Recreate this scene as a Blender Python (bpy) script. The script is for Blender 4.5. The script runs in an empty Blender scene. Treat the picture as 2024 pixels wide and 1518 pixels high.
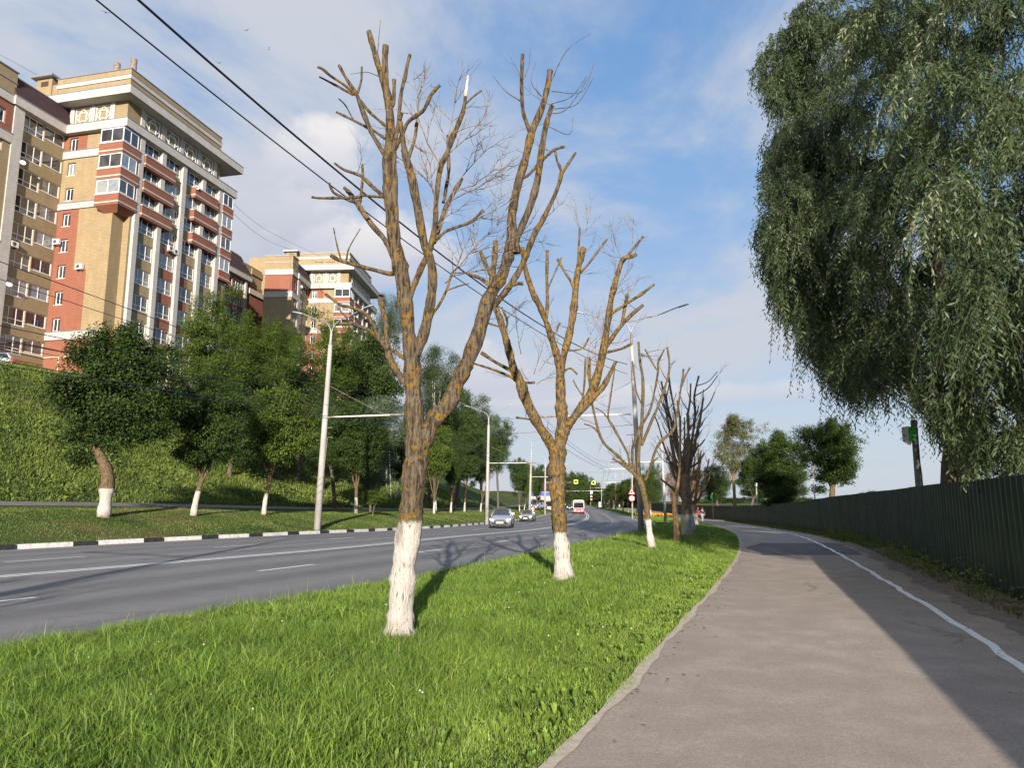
import bpy, bmesh, math, random
import numpy as np
from math import sin, cos, radians, pi, atan2, sqrt
from mathutils import Vector, Matrix
random.seed(7); rng = np.random.default_rng(7)
SC = bpy.context.scene
COL = SC.collection
# ---------------------------------------------------------------- camera, sky, sun, exposure
F_PX, CX, CY, CAM_H = 1450.0, 1012.0, 759.0, 1.6
PITCH = math.atan(231 / F_PX)
cam_d = bpy.data.cameras.new('camera'); cam = bpy.data.objects.new('camera', cam_d); COL.objects.link(cam)
cam_d.sensor_fit = 'HORIZONTAL'; cam_d.sensor_width = 36; cam_d.lens = 36 * F_PX / 2024
cam_d.clip_start = 0.05; cam_d.clip_end = 12000
cam.location = (0, 0, CAM_H); cam.rotation_euler = (pi / 2 + PITCH, 0, 0)
SC.camera = cam
SUN_EL, SUN_AZ = radians(15.6), radians(2.6)        # sun low behind the camera, shadows run away from it
world = bpy.data.worlds.new('World'); SC.world = world; world.use_nodes = True
def build_world():
    nt = world.node_tree; N = nt.nodes; Lk = nt.links; N.clear()
    out = N.new('ShaderNodeOutputWorld'); bg = N.new('ShaderNodeBackground')
    sky = N.new('ShaderNodeTexSky'); sky.sky_type = 'NISHITA'; sky.sun_disc = False
    sky.sun_elevation = SUN_EL; sky.sun_rotation = pi - SUN_AZ * 0 ; sky.air_density = 1.0; sky.dust_density = 0.6; sky.ozone_density = 3.0
    tc = N.new('ShaderNodeTexCoord'); sep = N.new('ShaderNodeSeparateXYZ'); Lk.new(tc.outputs['Generated'], sep.inputs[0])
    def M(op, a, b=None, c=None):
        n = N.new('ShaderNodeMath'); n.operation = op
        for i, v in enumerate((a, b, c)):
            if v is None: continue
            if hasattr(v, 'links'): Lk.new(v, n.inputs[i])
            else: n.inputs[i].default_value = v
        return n.outputs[0]
    def ramp(v, pts):
        r = N.new('ShaderNodeValToRGB'); r.color_ramp.interpolation = 'EASE'
        els = r.color_ramp.elements
        while len(els) < len(pts): els.new(0.5)
        for e, (p, c) in zip(els, pts):
            e.position = p; e.color = (c, c, c, 1) if not isinstance(c, tuple) else (*c, 1)
        Lk.new(v, r.inputs[0]); return r.outputs[0]
    def mix(f, a, b):
        m = N.new('ShaderNodeMix'); m.data_type = 'RGBA'
        if hasattr(f, 'links'): Lk.new(f, m.inputs[0])
        else: m.inputs[0].default_value = f
        for s, v in ((m.inputs[6], a), (m.inputs[7], b)):
            if hasattr(v, 'links'): Lk.new(v, s)
            else: s.default_value = (*v, 1)
        return m.outputs[2]
    z = M('MAXIMUM', sep.outputs[2], 0.0)
    # clouds laid out on a plane overhead so that they thin out towards the horizon
    def layer(div, scale, detail, rough, dist, off):
        zz = M('ADD', z, div)
        cb = N.new('ShaderNodeCombineXYZ'); Lk.new(M('DIVIDE', sep.outputs[0], zz), cb.inputs[0]); Lk.new(M('DIVIDE', sep.outputs[1], zz), cb.inputs[1])
        mp = N.new('ShaderNodeMapping'); mp.inputs['Location'].default_value = off; mp.inputs['Rotation'].default_value = (0, 0, 0.5); mp.inputs['Scale'].default_value = (1, 0.75, 1)
        Lk.new(cb.outputs[0], mp.inputs[0])
        no = N.new('ShaderNodeTexNoise'); no.inputs['Scale'].default_value = scale; no.inputs['Detail'].default_value = detail
        no.inputs['Roughness'].default_value = rough; no.inputs['Distortion'].default_value = dist
        Lk.new(mp.outputs[0], no.inputs['Vector']); return no.outputs[0]
    wisp = layer(0.12, 1.15, 9, 0.62, 0.35, (3.1, 1.7, 0))
    big = layer(0.12, 0.42, 3, 0.5, 0.0, (1.3, 0.2, 0))
    left = M('MULTIPLY_ADD', sep.outputs[0], -0.30, 0.02)
    w = M('ADD', M('ADD', M('MULTIPLY', wisp, 0.62), M('MULTIPLY', big, 0.38)), M('MULTIPLY', left, 0.62))
    wm = M('MULTIPLY', ramp(w, ((0.41, 0.0), (0.565, 0.95))), 1.0)
    # cumulus: billows in direction space
    def puff(cx_, cz_, rx, rz, sc_, seed):
        az = M('ARCTAN2', sep.outputs[0], sep.outputs[1]); el = M('ARCSINE', sep.outputs[2])
        cb = N.new('ShaderNodeCombineXYZ'); Lk.new(az, cb.inputs[0]); Lk.new(M('MULTIPLY', el, 1.5), cb.inputs[1]); cb.inputs[2].default_value = seed
        no = N.new('ShaderNodeTexNoise'); no.inputs['Scale'].default_value = sc_; no.inputs['Detail'].default_value = 7; no.inputs['Roughness'].default_value = 0.55
        Lk.new(cb.outputs[0], no.inputs['Vector'])
        dx = M('DIVIDE', M('SUBTRACT', az, cx_), rx); dz = M('DIVIDE', M('SUBTRACT', el, cz_), rz)
        dd = M('ADD', M('MULTIPLY', dx, dx), M('MULTIPLY', dz, dz))
        v = M('ADD', M('SUBTRACT', 1.0, dd), M('MULTIPLY', M('SUBTRACT', no.outputs[0], 0.5), 4.2))
        return ramp(v, ((0.0, 0.0), (1.25, 1.0))), dz
    pf = []
    D = lambda px, py: (atan2((px - CX) / F_PX, 0.99), math.atan((CY - py) / F_PX * cos(math.atan((px - CX) / F_PX))) + PITCH)
    for (px, py, rx, rz, s_, sd) in ((560, 430, .12, .10, 9, 1.3), (760, 480, .13, .055, 14, 4.1), (690, 520, .16, .05, 12, 6.2), (965, 735, .075, .055, 13, 2.2), (1480, 790, .34, .022, 5, 5.1), (620, 330, .10, .05, 10, 7.7), (1060, 800, .12, .012, 9, 3.3)):
        a, e = D(px, py); pf.append(puff(a, e, rx, rz, s_, sd))
    skyc = sky.outputs[0]
    clear = ramp(z, ((0.0, (2.35, 2.75, 3.25)), (0.16, (1.85, 2.5, 3.45)), (0.34, (1.15, 2.05, 3.5)), (0.75, (0.65, 1.5, 3.1))))
    col = mix(0.8, skyc, clear)
    col = mix(wm, col, (2.95, 3.1, 3.45))
    for i, (m_, dz) in enumerate(pf):
        shade = ramp(dz, ((0.0, 0.0), (0.9, 1.0)))
        lo, hi = ((2.2, 2.45, 3.3), (4.3, 4.15, 4.1)) if i not in (0,) else ((1.75, 1.95, 2.7), (4.1, 4.05, 4.1))
        col = mix(M('MULTIPLY', m_, 0.92 if i != 0 else 0.75), col, mix(M('MULTIPLY_ADD', dz, 0.6, 0.55), lo, hi))
    # pale veil near the horizon (thin stratus, uneven)
    vn = layer(0.03, 0.35, 4, 0.5, 0.2, (9.0, 2.0, 0))
    hz = M('MULTIPLY', ramp(z, ((0.02, 0.80), (0.12, 0.62))), M('MULTIPLY_ADD', vn, 0.9, 0.45))
    hz2 = M('MULTIPLY', ramp(z, ((0.10, 1.0), (0.48, 0.0))), hz)
    col = mix(M('MULTIPLY', M('MINIMUM', hz2, 0.92), 0.85), col, (2.85, 3.05, 3.4))
    Lk.new(col, bg.inputs[0]); bg.inputs[1].default_value = 0.105
    Lk.new(bg.outputs[0], out.inputs[0])
build_world()
sun_d = bpy.data.lights.new('sun', 'SUN'); sun_d.energy = 5.0; sun_d.angle = radians(0.5); sun_d.color = (1.0, 0.89, 0.77)
sun = bpy.data.objects.new('sun', sun_d); COL.objects.link(sun)
sdir = Vector((-sin(SUN_AZ) * cos(SUN_EL), cos(SUN_AZ) * cos(SUN_EL), -sin(SUN_EL)))
sun.rotation_euler = sdir.to_track_quat('-Z', 'Y').to_euler(); sun.location = (0, -40, 30)
SC.view_settings.view_transform = 'Standard'; SC.view_settings.look = 'None'; SC.view_settings.gamma = 1.0
SC.view_settings.use_curve_mapping = False; SC.view_settings.exposure = 1.0
# ---------------------------------------------------------------- photo ray helpers (used to recover real positions)
C_, S_ = cos(PITCH), sin(PITCH)
def ray(px, py):
    x = (px - CX) / F_PX; y = (CY - py) / F_PX
    return np.array([x, C_ - y * S_, S_ + y * C_])
def atY(px, py, Y):
    r = ray(px, py); r = r / r[1] * Y
    return Vector((r[0], Y, r[2] + CAM_H))
def camdepth(Y, z): return Y * C_ + (z - CAM_H) * S_
def pchip(pts):
    xs = np.array([p[0] for p in pts], float); ys = np.array([p[1] for p in pts], float)
    h = np.diff(xs); d = np.diff(ys) / h; m = np.zeros_like(ys)
    m[1:-1] = (d[:-1] * h[1:] + d[1:] * h[:-1]) / (h[1:] + h[:-1]); m[0] = d[0]; m[-1] = d[-1]
    def f(x):
        x = np.clip(x, xs[0], xs[-1]); i = np.clip(np.searchsorted(xs, x) - 1, 0, len(h) - 1)
        t = (x - xs[i]) / h[i]; t2 = t * t; t3 = t2 * t
        return (2*t3-3*t2+1)*ys[i] + (t3-2*t2+t)*h[i]*m[i] + (-2*t3+3*t2)*ys[i+1] + (t3-t2)*h[i]*m[i+1]
    return f
ZP = pchip([(-60,0),(0,0),(20,0),(37,-.12),(54,-.46),(77,-.82),(110,-1.12),(150,-1.25),(180,-1.15),(250,-.85),(300,-.1),(400,2),(600,5),(1000,8),(6000,8)])
RE = pchip([(-60,-42),(0,-9.4),(8,-5.3),(14.25,-2.4),(20,-.2),(32.5,4.1),(48.8,8.6),(73.8,14.0),(113,18.9),(137,21.1),(199,25.4),(285,29.7),(420,33),(1000,60)])
LE = pchip([(-60,-57),(0,-28.5),(24.6,-17.0),(35.6,-12.4),(40.7,-10.7),(57.5,-6.7),(81.8,-2.6),(130,4.4),(161,8.3),(199,12.4),(285,18.5),(420,22),(1000,40)])
CE = pchip([(-60,-50),(0,-18.9),(16,-10.85),(25,-6.4),(36.8,-2.5),(61.4,3.0),(97,9.1),(140,14.2),(185,18.0),(285,24.4),(420,28),(1000,50)])
PE = pchip([(-60,-26),(0,-1.6),(4.8,.24),(6.55,.93),(9.45,2.02),(12.8,3.3),(20.1,5.95),(27.6,8.4),(48.8,14.2),(81.8,21.3),(97,23.9),(125,27.0),(161,30.2),(285,38),(420,46),(1000,90)])
WE = pchip([(-60,-18),(0,2.3),(7.4,4.92),(9.8,5.75),(13.5,6.95),(18.6,8.6),(26,10.95),(35.6,13.8),(52,18.0),(81.8,24.4),(125,30.4),(161,33.6),(285,42),(420,50)])
FE = pchip([(-60,-15.5),(0,4.15),(11.9,8.03),(16.1,9.5),(25.7,13.0),(46.5,18.9),(63.5,23.0),(87.3,27.6),(130,33.4),(161,36.4),(285,46),(420,55),(1000,100)])
QE = lambda Y: FE(Y) - np.interp(Y, [0, 12, 30, 60, 150], [.75, .8, 1.1, 1.3, 1.5])
VQ = pchip([(0,.15),(.25,.17),(1.5,.5),(3,.78),(6,1.22),(7.9,1.42),(8.0,1.44),(9.6,1.64),(11.5,2.15),(20,6.8),(29,11.9),(33,12.3),(60,12.4),(4000,12.4)])
def lateral(f, Y):
    s = (f(Y + .5) - f(Y - .5)); return 1 / np.sqrt(1 + s * s)
def hillfade(Y): return np.interp(Y, [-60, 150, 230, 330], [1, 1, .45, .25])
def left_z(X, Y):
    q = np.maximum((LE(Y) - X) * lateral(LE, Y), 0); v = VQ(q)
    v = np.where(v > 1.6, 1.6 + (v - 1.6) * hillfade(Y), v)
    n = 0.10 * np.sin(X * .9 + Y * .35) * np.cos(Y * .6 - X * .2) + .22 * np.sin(X * .31 + 1) * np.sin(Y * .23)
    return v + n * np.clip((q - 11) / 8, 0, 1) * np.clip((60 - q) / 20, 0, 1)
def right_z(X, Y):
    d = X - FE(Y)
    drop = np.interp(d, [0, 6, 25, 70, 200, 900, 2500, 4500], [0, -.1, -1.5, -7, -14, -14, -6, 6])
    # the walk verge between road and footway is gently crowned
    a = np.clip((X - RE(Y)) / np.maximum(PE(Y) - RE(Y), .1), 0, 1)
    return drop + np.where((X > RE(Y)) & (X < PE(Y)), .09 * np.sin(a * pi) ** .7, 0)
def G(X, Y):
    X = np.asarray(X, float); Y = np.asarray(Y, float)
    z = ZP(Y); l = LE(Y); r = RE(Y)
    z = np.where(X < l, z + left_z(X, Y), z); return np.where(X > r, z + right_z(X, Y), z)
def hit(px, py, y0=3.0, y1=400.0):
    r = ray(px, py); Y = np.arange(y0, y1, .05); X = r[0] / r[1] * Y
    zr = CAM_H + r[2] / r[1] * Y; g = G(X, Y); k = np.argmax(zr <= g)
    return Vector((X[k], Y[k], float(g[k])))
# ---------------------------------------------------------------- object helpers
def tag(o, label=None, cat=None, group=None, kind=None):
    if label: o['label'] = label
    if cat: o['category'] = cat
    if group: o['group'] = group
    if kind: o['kind'] = kind
    return o
def empty(name, loc=(0, 0, 0), rz=0, label=None, cat=None, group=None):
    o = bpy.data.objects.new(name, None); COL.objects.link(o); o.location = loc; o.rotation_euler = (0, 0, rz); o.empty_display_size = .3
    return tag(o, label, cat, group)
def link(name, me, mats, parent=None, smooth=False):
    for m in (mats if isinstance(mats, (list, tuple)) else [mats]): me.materials.append(m)
    if smooth: me.shade_smooth()
    o = bpy.data.objects.new(name, me); COL.objects.link(o)
    if parent is not None: o.parent = parent
    return o
def copy_tree(o, parent=None):
    c = o.copy(); COL.objects.link(c); c.parent = parent
    for ch in o.children: copy_tree(ch, c)
    return c
def mesh_np(name, co, faces, vattr=None):
    """co (N,3); faces (M,k) all the same size"""
    me = bpy.data.meshes.new(name); faces = np.asarray(faces, np.int32); k = faces.shape[1]
    me.vertices.add(len(co)); me.vertices.foreach_set('co', np.asarray(co, np.float32).ravel())
    me.loops.add(faces.size); me.loops.foreach_set('vertex_index', faces.ravel())
    me.polygons.add(len(faces)); me.polygons.foreach_set('loop_start', np.arange(0, faces.size, k, dtype=np.int32))
    me.polygons.foreach_set('loop_total', np.full(len(faces), k, np.int32))
    if vattr is not None:
        a = me.attributes.new('v', 'FLOAT', 'POINT'); a.data.foreach_set('value', np.asarray(vattr, np.float32))
    me.update(calc_edges=True); return me
class MB:
    """collects faces with material slots; build() links them as one mesh"""
    def __init__(s): s.v = []; s.f = []; s.m = []; s.uv = []
    def quad(s, a, b, c, d, m=0, uv=None):
        n = len(s.v); s.v += [tuple(a), tuple(b), tuple(c), tuple(d)]; s.f.append((n, n+1, n+2, n+3)); s.m.append(m); s.uv.append(uv or ((0,0),(1,0),(1,1),(0,1)))
    def poly(s, pts, m=0):
        n = len(s.v); s.v += [tuple(p) for p in pts]; s.f.append(tuple(range(n, n + len(pts)))); s.m.append(m); s.uv.append(tuple((p[0], p[2]) for p in pts))
    def hexa(s, P, m=0):
        """P: 8 points, bottom 4 ccw then top 4"""
        def uvq(i, j, k, l):
            a, b, c, d = (Vector(P[t]) for t in (i, j, k, l)); w = (b - a).length; h = (d - a).length
            u0 = a.x * .8 + a.y * .6; return ((u0, a.z), (u0 + w, b.z if abs(a.z-d.z) > 1e-4 else a.z), (u0 + w, (c.z if abs(a.z-d.z) > 1e-4 else a.z + h)), (u0, (d.z if abs(a.z-d.z) > 1e-4 else a.z + h)))
        for q in ((0,1,5,4), (1,2,6,5), (2,3,7,6), (3,0,4,7), (4,5,6,7), (3,2,1,0)):
            s.quad(*(P[i] for i in q), m=m, uv=uvq(*q))
    def box(s, x0, x1, y0, y1, z0, z1, m=0):
        s.hexa([(x0,y0,z0),(x1,y0,z0),(x1,y1,z0),(x0,y1,z0),(x0,y0,z1),(x1,y0,z1),(x1,y1,z1),(x0,y1,z1)], m)
    def tube(s, pts, rad, n=8, m=0, cap=True):
        pts = [Vector(p) for p in pts]; rad = rad if isinstance(rad, (list, tuple, np.ndarray)) else [rad] * len(pts)
        t = (pts[1] - pts[0]).normalized(); up = Vector((0, 0, 1)) if abs(t.z) < .9 else Vector((1, 0, 0)); a = t.cross(up).normalized()
        base = len(s.v)
        for i, p in enumerate(pts):
            t = (pts[min(i+1, len(pts)-1)] - pts[max(i-1, 0)]).normalized(); a = (a - t * a.dot(t)).normalized(); b = t.cross(a)
            for k in range(n):
                w = 2 * pi * k / n; s.v.append(tuple(p + (a * cos(w) + b * sin(w)) * rad[i]))
        for i in range(len(pts) - 1):
            for k in range(n):
                q = base + i * n + k; q2 = base + i * n + (k + 1) % n
                s.f.append((q, q2, q2 + n, q + n)); s.m.append(m); s.uv.append(((k/n, i), ((k+1)/n, i), ((k+1)/n, i+1), (k/n, i+1)))
        if cap:
            for st, rev in ((base, True), (base + (len(pts)-1) * n, False)):
                idx = list(range(st, st + n)); idx = idx[::-1] if rev else idx
                s.f.append(tuple(idx)); s.m.append(m); s.uv.append(tuple((0, 0) for _ in idx))
    def build(s, name, mats, parent=None, smooth=False, uv=True):
        me = bpy.data.meshes.new(name); me.from_pydata(s.v, [], s.f)
        me.polygons.foreach_set('material_index', s.m)
        if uv:
            l = me.uv_layers.new(name='UVMap'); l.data.foreach_set('uv', [c for f in s.uv for p in f for c in p])
        me.update(); return link(name, me, mats, parent, smooth)
# ---------------------------------------------------------------- materials
MATS = {}
def rgb(*c): return (*c, 1)
def mat(name, fn, rough=.8, spec=.3, **kw):
    if name in MATS: return MATS[name]
    m = bpy.data.materials.new(name); m.use_nodes = True; nt = m.node_tree; b = nt.nodes['Principled BSDF']
    b.inputs['Roughness'].default_value = rough; b.inputs['Specular IOR Level'].default_value = spec
    for k, v in kw.items(): b.inputs[k.replace('_', ' ')].default_value = v
    if callable(fn): fn(nt, b)
    else: b.inputs['Base Color'].default_value = rgb(*fn)
    MATS[name] = m; return m
def nn(nt, t, **kw):
    n = nt.nodes.new(t)
    for k, v in kw.items():
        if k in n.inputs: n.inputs[k].default_value = v
        else: setattr(n, k, v)
    return n
def noise(nt, scale, detail=4, rough=.55, vec=None, sc=None, dist=0, coord='Object'):
    n = nn(nt, 'ShaderNodeTexNoise', Scale=scale, Detail=detail, Roughness=rough, Distortion=dist)
    tc = nt.nodes.new('ShaderNodeTexCoord') if vec is None else None
    v = vec if vec is not None else tc.outputs[coord]
    if sc:
        mp = nt.nodes.new('ShaderNodeMapping'); mp.inputs['Scale'].default_value = sc; nt.links.new(v, mp.inputs[0]); v = mp.outputs[0]
    nt.links.new(v, n.inputs['Vector']); return n.outputs['Fac']
def ramp(nt, v, pts, interp='LINEAR'):
    r = nt.nodes.new('ShaderNodeValToRGB'); r.color_ramp.interpolation = interp; e = r.color_ramp.elements
    while len(e) < len(pts): e.new(.5)
    for el, (p, c) in zip(e, pts): el.position = p; el.color = (*c, 1) if isinstance(c, tuple) else (c, c, c, 1)
    nt.links.new(v, r.inputs[0]); return r.outputs[0]
def mixc(nt, f, a, b, mode='MIX'):
    m = nt.nodes.new('ShaderNodeMix'); m.data_type = 'RGBA'; m.blend_type = mode
    for s, v in ((m.inputs[0], f), (m.inputs[6], a), (m.inputs[7], b)):
        if hasattr(v, 'links'): nt.links.new(v, s)
        elif isinstance(v, (int, float)): s.default_value = v
        else: s.default_value = (*v, 1)
    return m.outputs[2]
def mth(nt, op, a, b=0.0):
    n = nt.nodes.new('ShaderNodeMath'); n.operation = op
    for i, v in enumerate((a, b)):
        if hasattr(v, 'links'): nt.links.new(v, n.inputs[i])
        else: n.inputs[i].default_value = v
    return n.outputs[0]
def bump(nt, b, h, strength=.3, dist=.02):
    n = nt.nodes.new('ShaderNodeBump'); n.inputs['Strength'].default_value = strength; n.inputs['Distance'].default_value = dist
    nt.links.new(h, n.inputs['Height']); nt.links.new(n.outputs[0], b.inputs['Normal'])
def setc(nt, b, c): nt.links.new(c, b.inputs['Base Color'])
def brick(c1, c2, mo):
    def f(nt, b):
        uv = nt.nodes.new('ShaderNodeUVMap'); t = nn(nt, 'ShaderNodeTexBrick', Scale=1.0)
        t.inputs['Color1'].default_value = rgb(*c1); t.inputs['Color2'].default_value = rgb(*c2); t.inputs['Mortar'].default_value = rgb(*mo)
        t.inputs['Brick Width'].default_value = .52; t.inputs['Row Height'].default_value = .16; t.inputs['Mortar Size'].default_value = .022; t.inputs['Bias'].default_value = -.1
        nt.links.new(uv.outputs[0], t.inputs['Vector'])
        n = noise(nt, .35, 5, .6); n2 = noise(nt, 2.5, 3, .6, sc=(1, 1, .25))
        c = mixc(nt, ramp(nt, n, ((.3, 0.), (.75, .35))), t.outputs[0], tuple(x * .62 for x in c1))
        c = mixc(nt, ramp(nt, n2, ((.45, 0.), (.8, .3))), c, tuple(min(1, x * 1.25) for x in c2))
        setc(nt, b, c); bump(nt, b, t.outputs['Fac'], .25, -.01)
    return f
YB = mat('yellow_brick', brick((.275, .205, .110), (.325, .245, .135), (.20, .16, .10)), .85)
RB = mat('red_brick', brick((.235, .083, .050), (.275, .100, .060), (.17, .09, .06)), .85)
WB = mat('white_brick', brick((.44, .41, .37), (.52, .49, .45), (.32, .30, .28)), .85)
GREYB = mat('soffit_concrete', lambda nt, b: setc(nt, b, ramp(nt, noise(nt, .8), ((.3, (.16, .15, .14)), (.7, (.24, .22, .20))))), .9)
TIN = mat('galvanised_flashing', (.30, .31, .33), .45, .5, Metallic=.6)
ROOF = mat('brown_sheet_roof', lambda nt, b: setc(nt, b, ramp(nt, noise(nt, 1.2, 3), ((.3, (.045, .028, .033)), (.7, (.06, .036, .036))))), .85, .15)
PVC = mat('white_window_frame', (.68, .68, .67), .4)
def glassf(nt, b):
    oi = nt.nodes.new('ShaderNodeObjectInfo'); n = noise(nt, 1.1, 2, .5)
    v = mth(nt, 'ADD', mth(nt, 'MULTIPLY', oi.outputs['Random'], .75), mth(nt, 'MULTIPLY', n, .35))
    setc(nt, b, ramp(nt, v, ((.25, (.012, .014, .018)), (.55, (.035, .036, .04)), (.72, (.10, .09, .075)), (.86, (.26, .27, .27)), (.97, (.10, .16, .24)))))
GLASS = mat('window_glass', glassf, .06, .9, Coat_Weight=.6, Coat_Roughness=.03)
GLASSD = mat('dark_car_glass', (.012, .016, .022), .04, .9, Coat_Weight=.8)
def asph(c0, c1, speck, sc=1.0, lanes=False):
    def f(nt, b):
        big = noise(nt, .12, 4, .55); med = noise(nt, 1.7, 5, .6); fine = noise(nt, 70 * sc, 4, .75)
        tc = nt.nodes.new('ShaderNodeTexCoord'); vo = nn(nt, 'ShaderNodeTexVoronoi', Scale=60 * sc); nt.links.new(tc.outputs['Object'], vo.inputs['Vector'])
        c = ramp(nt, mth(nt, 'ADD', mth(nt, 'MULTIPLY', big, .5), mth(nt, 'MULTIPLY', med, .5)), ((.38, tuple(x * .86 for x in c0)), (.5, c0), (.62, c1)))
        c = mixc(nt, ramp(nt, fine, ((.35, .6), (.62, 0.))), c, tuple(x * .5 for x in c0))
        c = mixc(nt, ramp(nt, vo.outputs['Distance'], ((.0, .75), (.22, 0.))), c, speck)
        if lanes:
            at = nt.nodes.new('ShaderNodeAttribute'); at.attribute_name = 'v'; sp = nt.nodes.new('ShaderNodeSeparateXYZ'); nt.links.new(tc.outputs['Object'], sp.inputs[0])
            cbx = nt.nodes.new('ShaderNodeCombineXYZ'); nt.links.new(mth(nt, 'MULTIPLY', at.outputs['Fac'], 26.0), cbx.inputs[0]); nt.links.new(mth(nt, 'MULTIPLY', sp.outputs[1], .05), cbx.inputs[1])
            st_ = noise(nt, 1.0, 5, .65, cbx.outputs[0]); tr = mth(nt, 'SINE', mth(nt, 'MULTIPLY', at.outputs['Fac'], 50.3))
            c = mixc(nt, ramp(nt, st_, ((.38, .42), (.6, 0.))), c, tuple(x * .55 for x in c0)); c = mixc(nt, mth(nt, 'MULTIPLY', mth(nt, 'ADD', tr, 1.0), .13), c, tuple(x * 1.5 for x in c1))
            eg = ramp(nt, at.outputs['Fac'], ((.0, .6), (.035, .0), (.965, 0.), (1.0, .6))); c = mixc(nt, eg, c, (.26, .22, .18))
        crk = nn(nt, 'ShaderNodeTexVoronoi', Scale=.33, feature='DISTANCE_TO_EDGE'); wv = noise(nt, 1.5, 5, .6)
        va = nt.nodes.new('ShaderNodeVectorMath'); va.operation = 'ADD'; nt.links.new(tc.outputs['Object'], va.inputs[0])
        cb = nt.nodes.new('ShaderNodeCombineXYZ'); nt.links.new(wv, cb.inputs[0]); nt.links.new(wv, cb.inputs[1]); nt.links.new(cb.outputs[0], va.inputs[1]); nt.links.new(va.outputs[0], crk.inputs['Vector'])
        cm = mth(nt, 'MULTIPLY', ramp(nt, crk.outputs[0], ((.0, 1.), (.012, 0.))), ramp(nt, noise(nt, .25, 2), ((.5, 0.), (.62, .5))))
        c = mixc(nt, cm, c, tuple(x * .35 for x in c0))
        setc(nt, b, c); bump(nt, b, fine, .35, .004)
    return f
ROADM = mat('road_asphalt', asph((.155, .153, .155), (.205, .200, .198), (.34, .33, .32), .6, True), .78, .35)
PATHM = mat('footway_asphalt', asph((.325, .275, .232), (.41, .350, .300), (.72, .66, .58), .8), .9, .2)
PAINT = mat('road_paint_white', lambda nt, b: setc(nt, b, ramp(nt, noise(nt, 9, 5, .7), ((.33, (.36, .35, .34)), (.44, (.78, .77, .75))))), .6)
KWH = mat('kerb_white', lambda nt, b: setc(nt, b, ramp(nt, noise(nt, 6, 4, .6), ((.3, (.40, .38, .36)), (.5, (.62, .60, .57))))), .7)
KBL = mat('kerb_black', lambda nt, b: setc(nt, b, ramp(nt, noise(nt, 6, 4, .6), ((.35, (.016, .017, .02)), (.7, (.04, .04, .042))))), .6)
KGR = mat('kerb_grey', (.30, .29, .28), .8)
def groundf(nt, b):
    n = noise(nt, .35, 6, .62); n2 = noise(nt, 6, 5, .7); n3 = noise(nt, .09, 4, .6)
    c = ramp(nt, n, ((.3, (.035, .062, .014)), (.55, (.060, .098, .022)), (.72, (.095, .115, .032))))
    c = mixc(nt, ramp(nt, n2, ((.35, .6), (.65, 0.))), c, (.028, .042, .012))
    c = mixc(nt, ramp(nt, n3, ((.54, 0.), (.62, .85))), c, (.15, .095, .055))
    setc(nt, b, c); bump(nt, b, n2, .8, .08)
GRND = mat('ground_turf', groundf, .95, .1)
DIRT = mat('sandy_edge', lambda nt, b: setc(nt, b, ramp(nt, noise(nt, 12, 6, .7), ((.3, (.34, .29, .23)), (.7, (.50, .44, .35))))), .95, .1)
def bladef(lo, hi, dry, tr=.35):
    def f(nt, b):
        at = nt.nodes.new('ShaderNodeAttribute'); at.attribute_name = 'v'
        c = ramp(nt, at.outputs['Fac'], ((.0, lo), (.80, hi), (.93, hi), (1.0, dry)))
        n = noise(nt, .8, 3, .6); c = mixc(nt, ramp(nt, n, ((.4, 0.), (.7, .35))), c, tuple(x * .7 for x in lo))
        setc(nt, b, c)
        t = nt.nodes.new('ShaderNodeBsdfTranslucent'); nt.links.new(c, t.inputs[0]); ms = nt.nodes.new('ShaderNodeMixShader'); ms.inputs[0].default_value = tr
        out = nt.nodes['Material Output']; nt.links.new(b.outputs[0], ms.inputs[1]); nt.links.new(t.outputs[0], ms.inputs[2]); nt.links.new(ms.outputs[0], out.inputs[0])
    return f
GRASS = mat('grass_blades', bladef((.042, .095, .014), (.250, .375, .055), (.42, .37, .18)), .55, .35)
MGRASS = mat('verge_grass_blades', bladef((.045, .085, .018), (.165, .215, .048), (.38, .33, .17)), .7, .2)
HGRASS = mat('hillside_grass_blades', bladef((.048, .085, .018), (.230, .285, .060), (.34, .30, .14)), .7, .2)
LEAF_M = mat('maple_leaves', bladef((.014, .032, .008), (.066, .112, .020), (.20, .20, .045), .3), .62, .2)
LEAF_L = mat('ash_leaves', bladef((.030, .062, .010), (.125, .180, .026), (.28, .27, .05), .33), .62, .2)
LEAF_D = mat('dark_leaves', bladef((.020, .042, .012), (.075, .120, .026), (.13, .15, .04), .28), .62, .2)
LEAF_B = mat('birch_leaves', bladef((.025, .045, .016), (.072, .105, .035), (.13, .15, .05), .25), .5, .3)
LEAF_S = mat('silver_willow_leaves', bladef((.06, .095, .055), (.17, .225, .135), (.30, .32, .20), .2), .55, .3)
LEAF_W = mat('willow_leaves', bladef((.012, .030, .009), (.098, .148, .058), (.36, .38, .24), .28), .48, .35)
LEAF_P = mat('poplar_leaves', bladef((.060, .070, .026), (.150, .160, .060), (.24, .22, .10), .25), .5, .3)
LEAF_R = mat('rusty_dry_leaves', bladef((.10, .055, .018), (.22, .125, .040), (.32, .20, .07), .2), .7, .2)
FLOWER = mat('orange_flowers', lambda nt, b: setc(nt, b, ramp(nt, noise(nt, 5, 3), ((.35, (.55, .16, .01)), (.65, (.75, .38, .02))))), .7)
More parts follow.
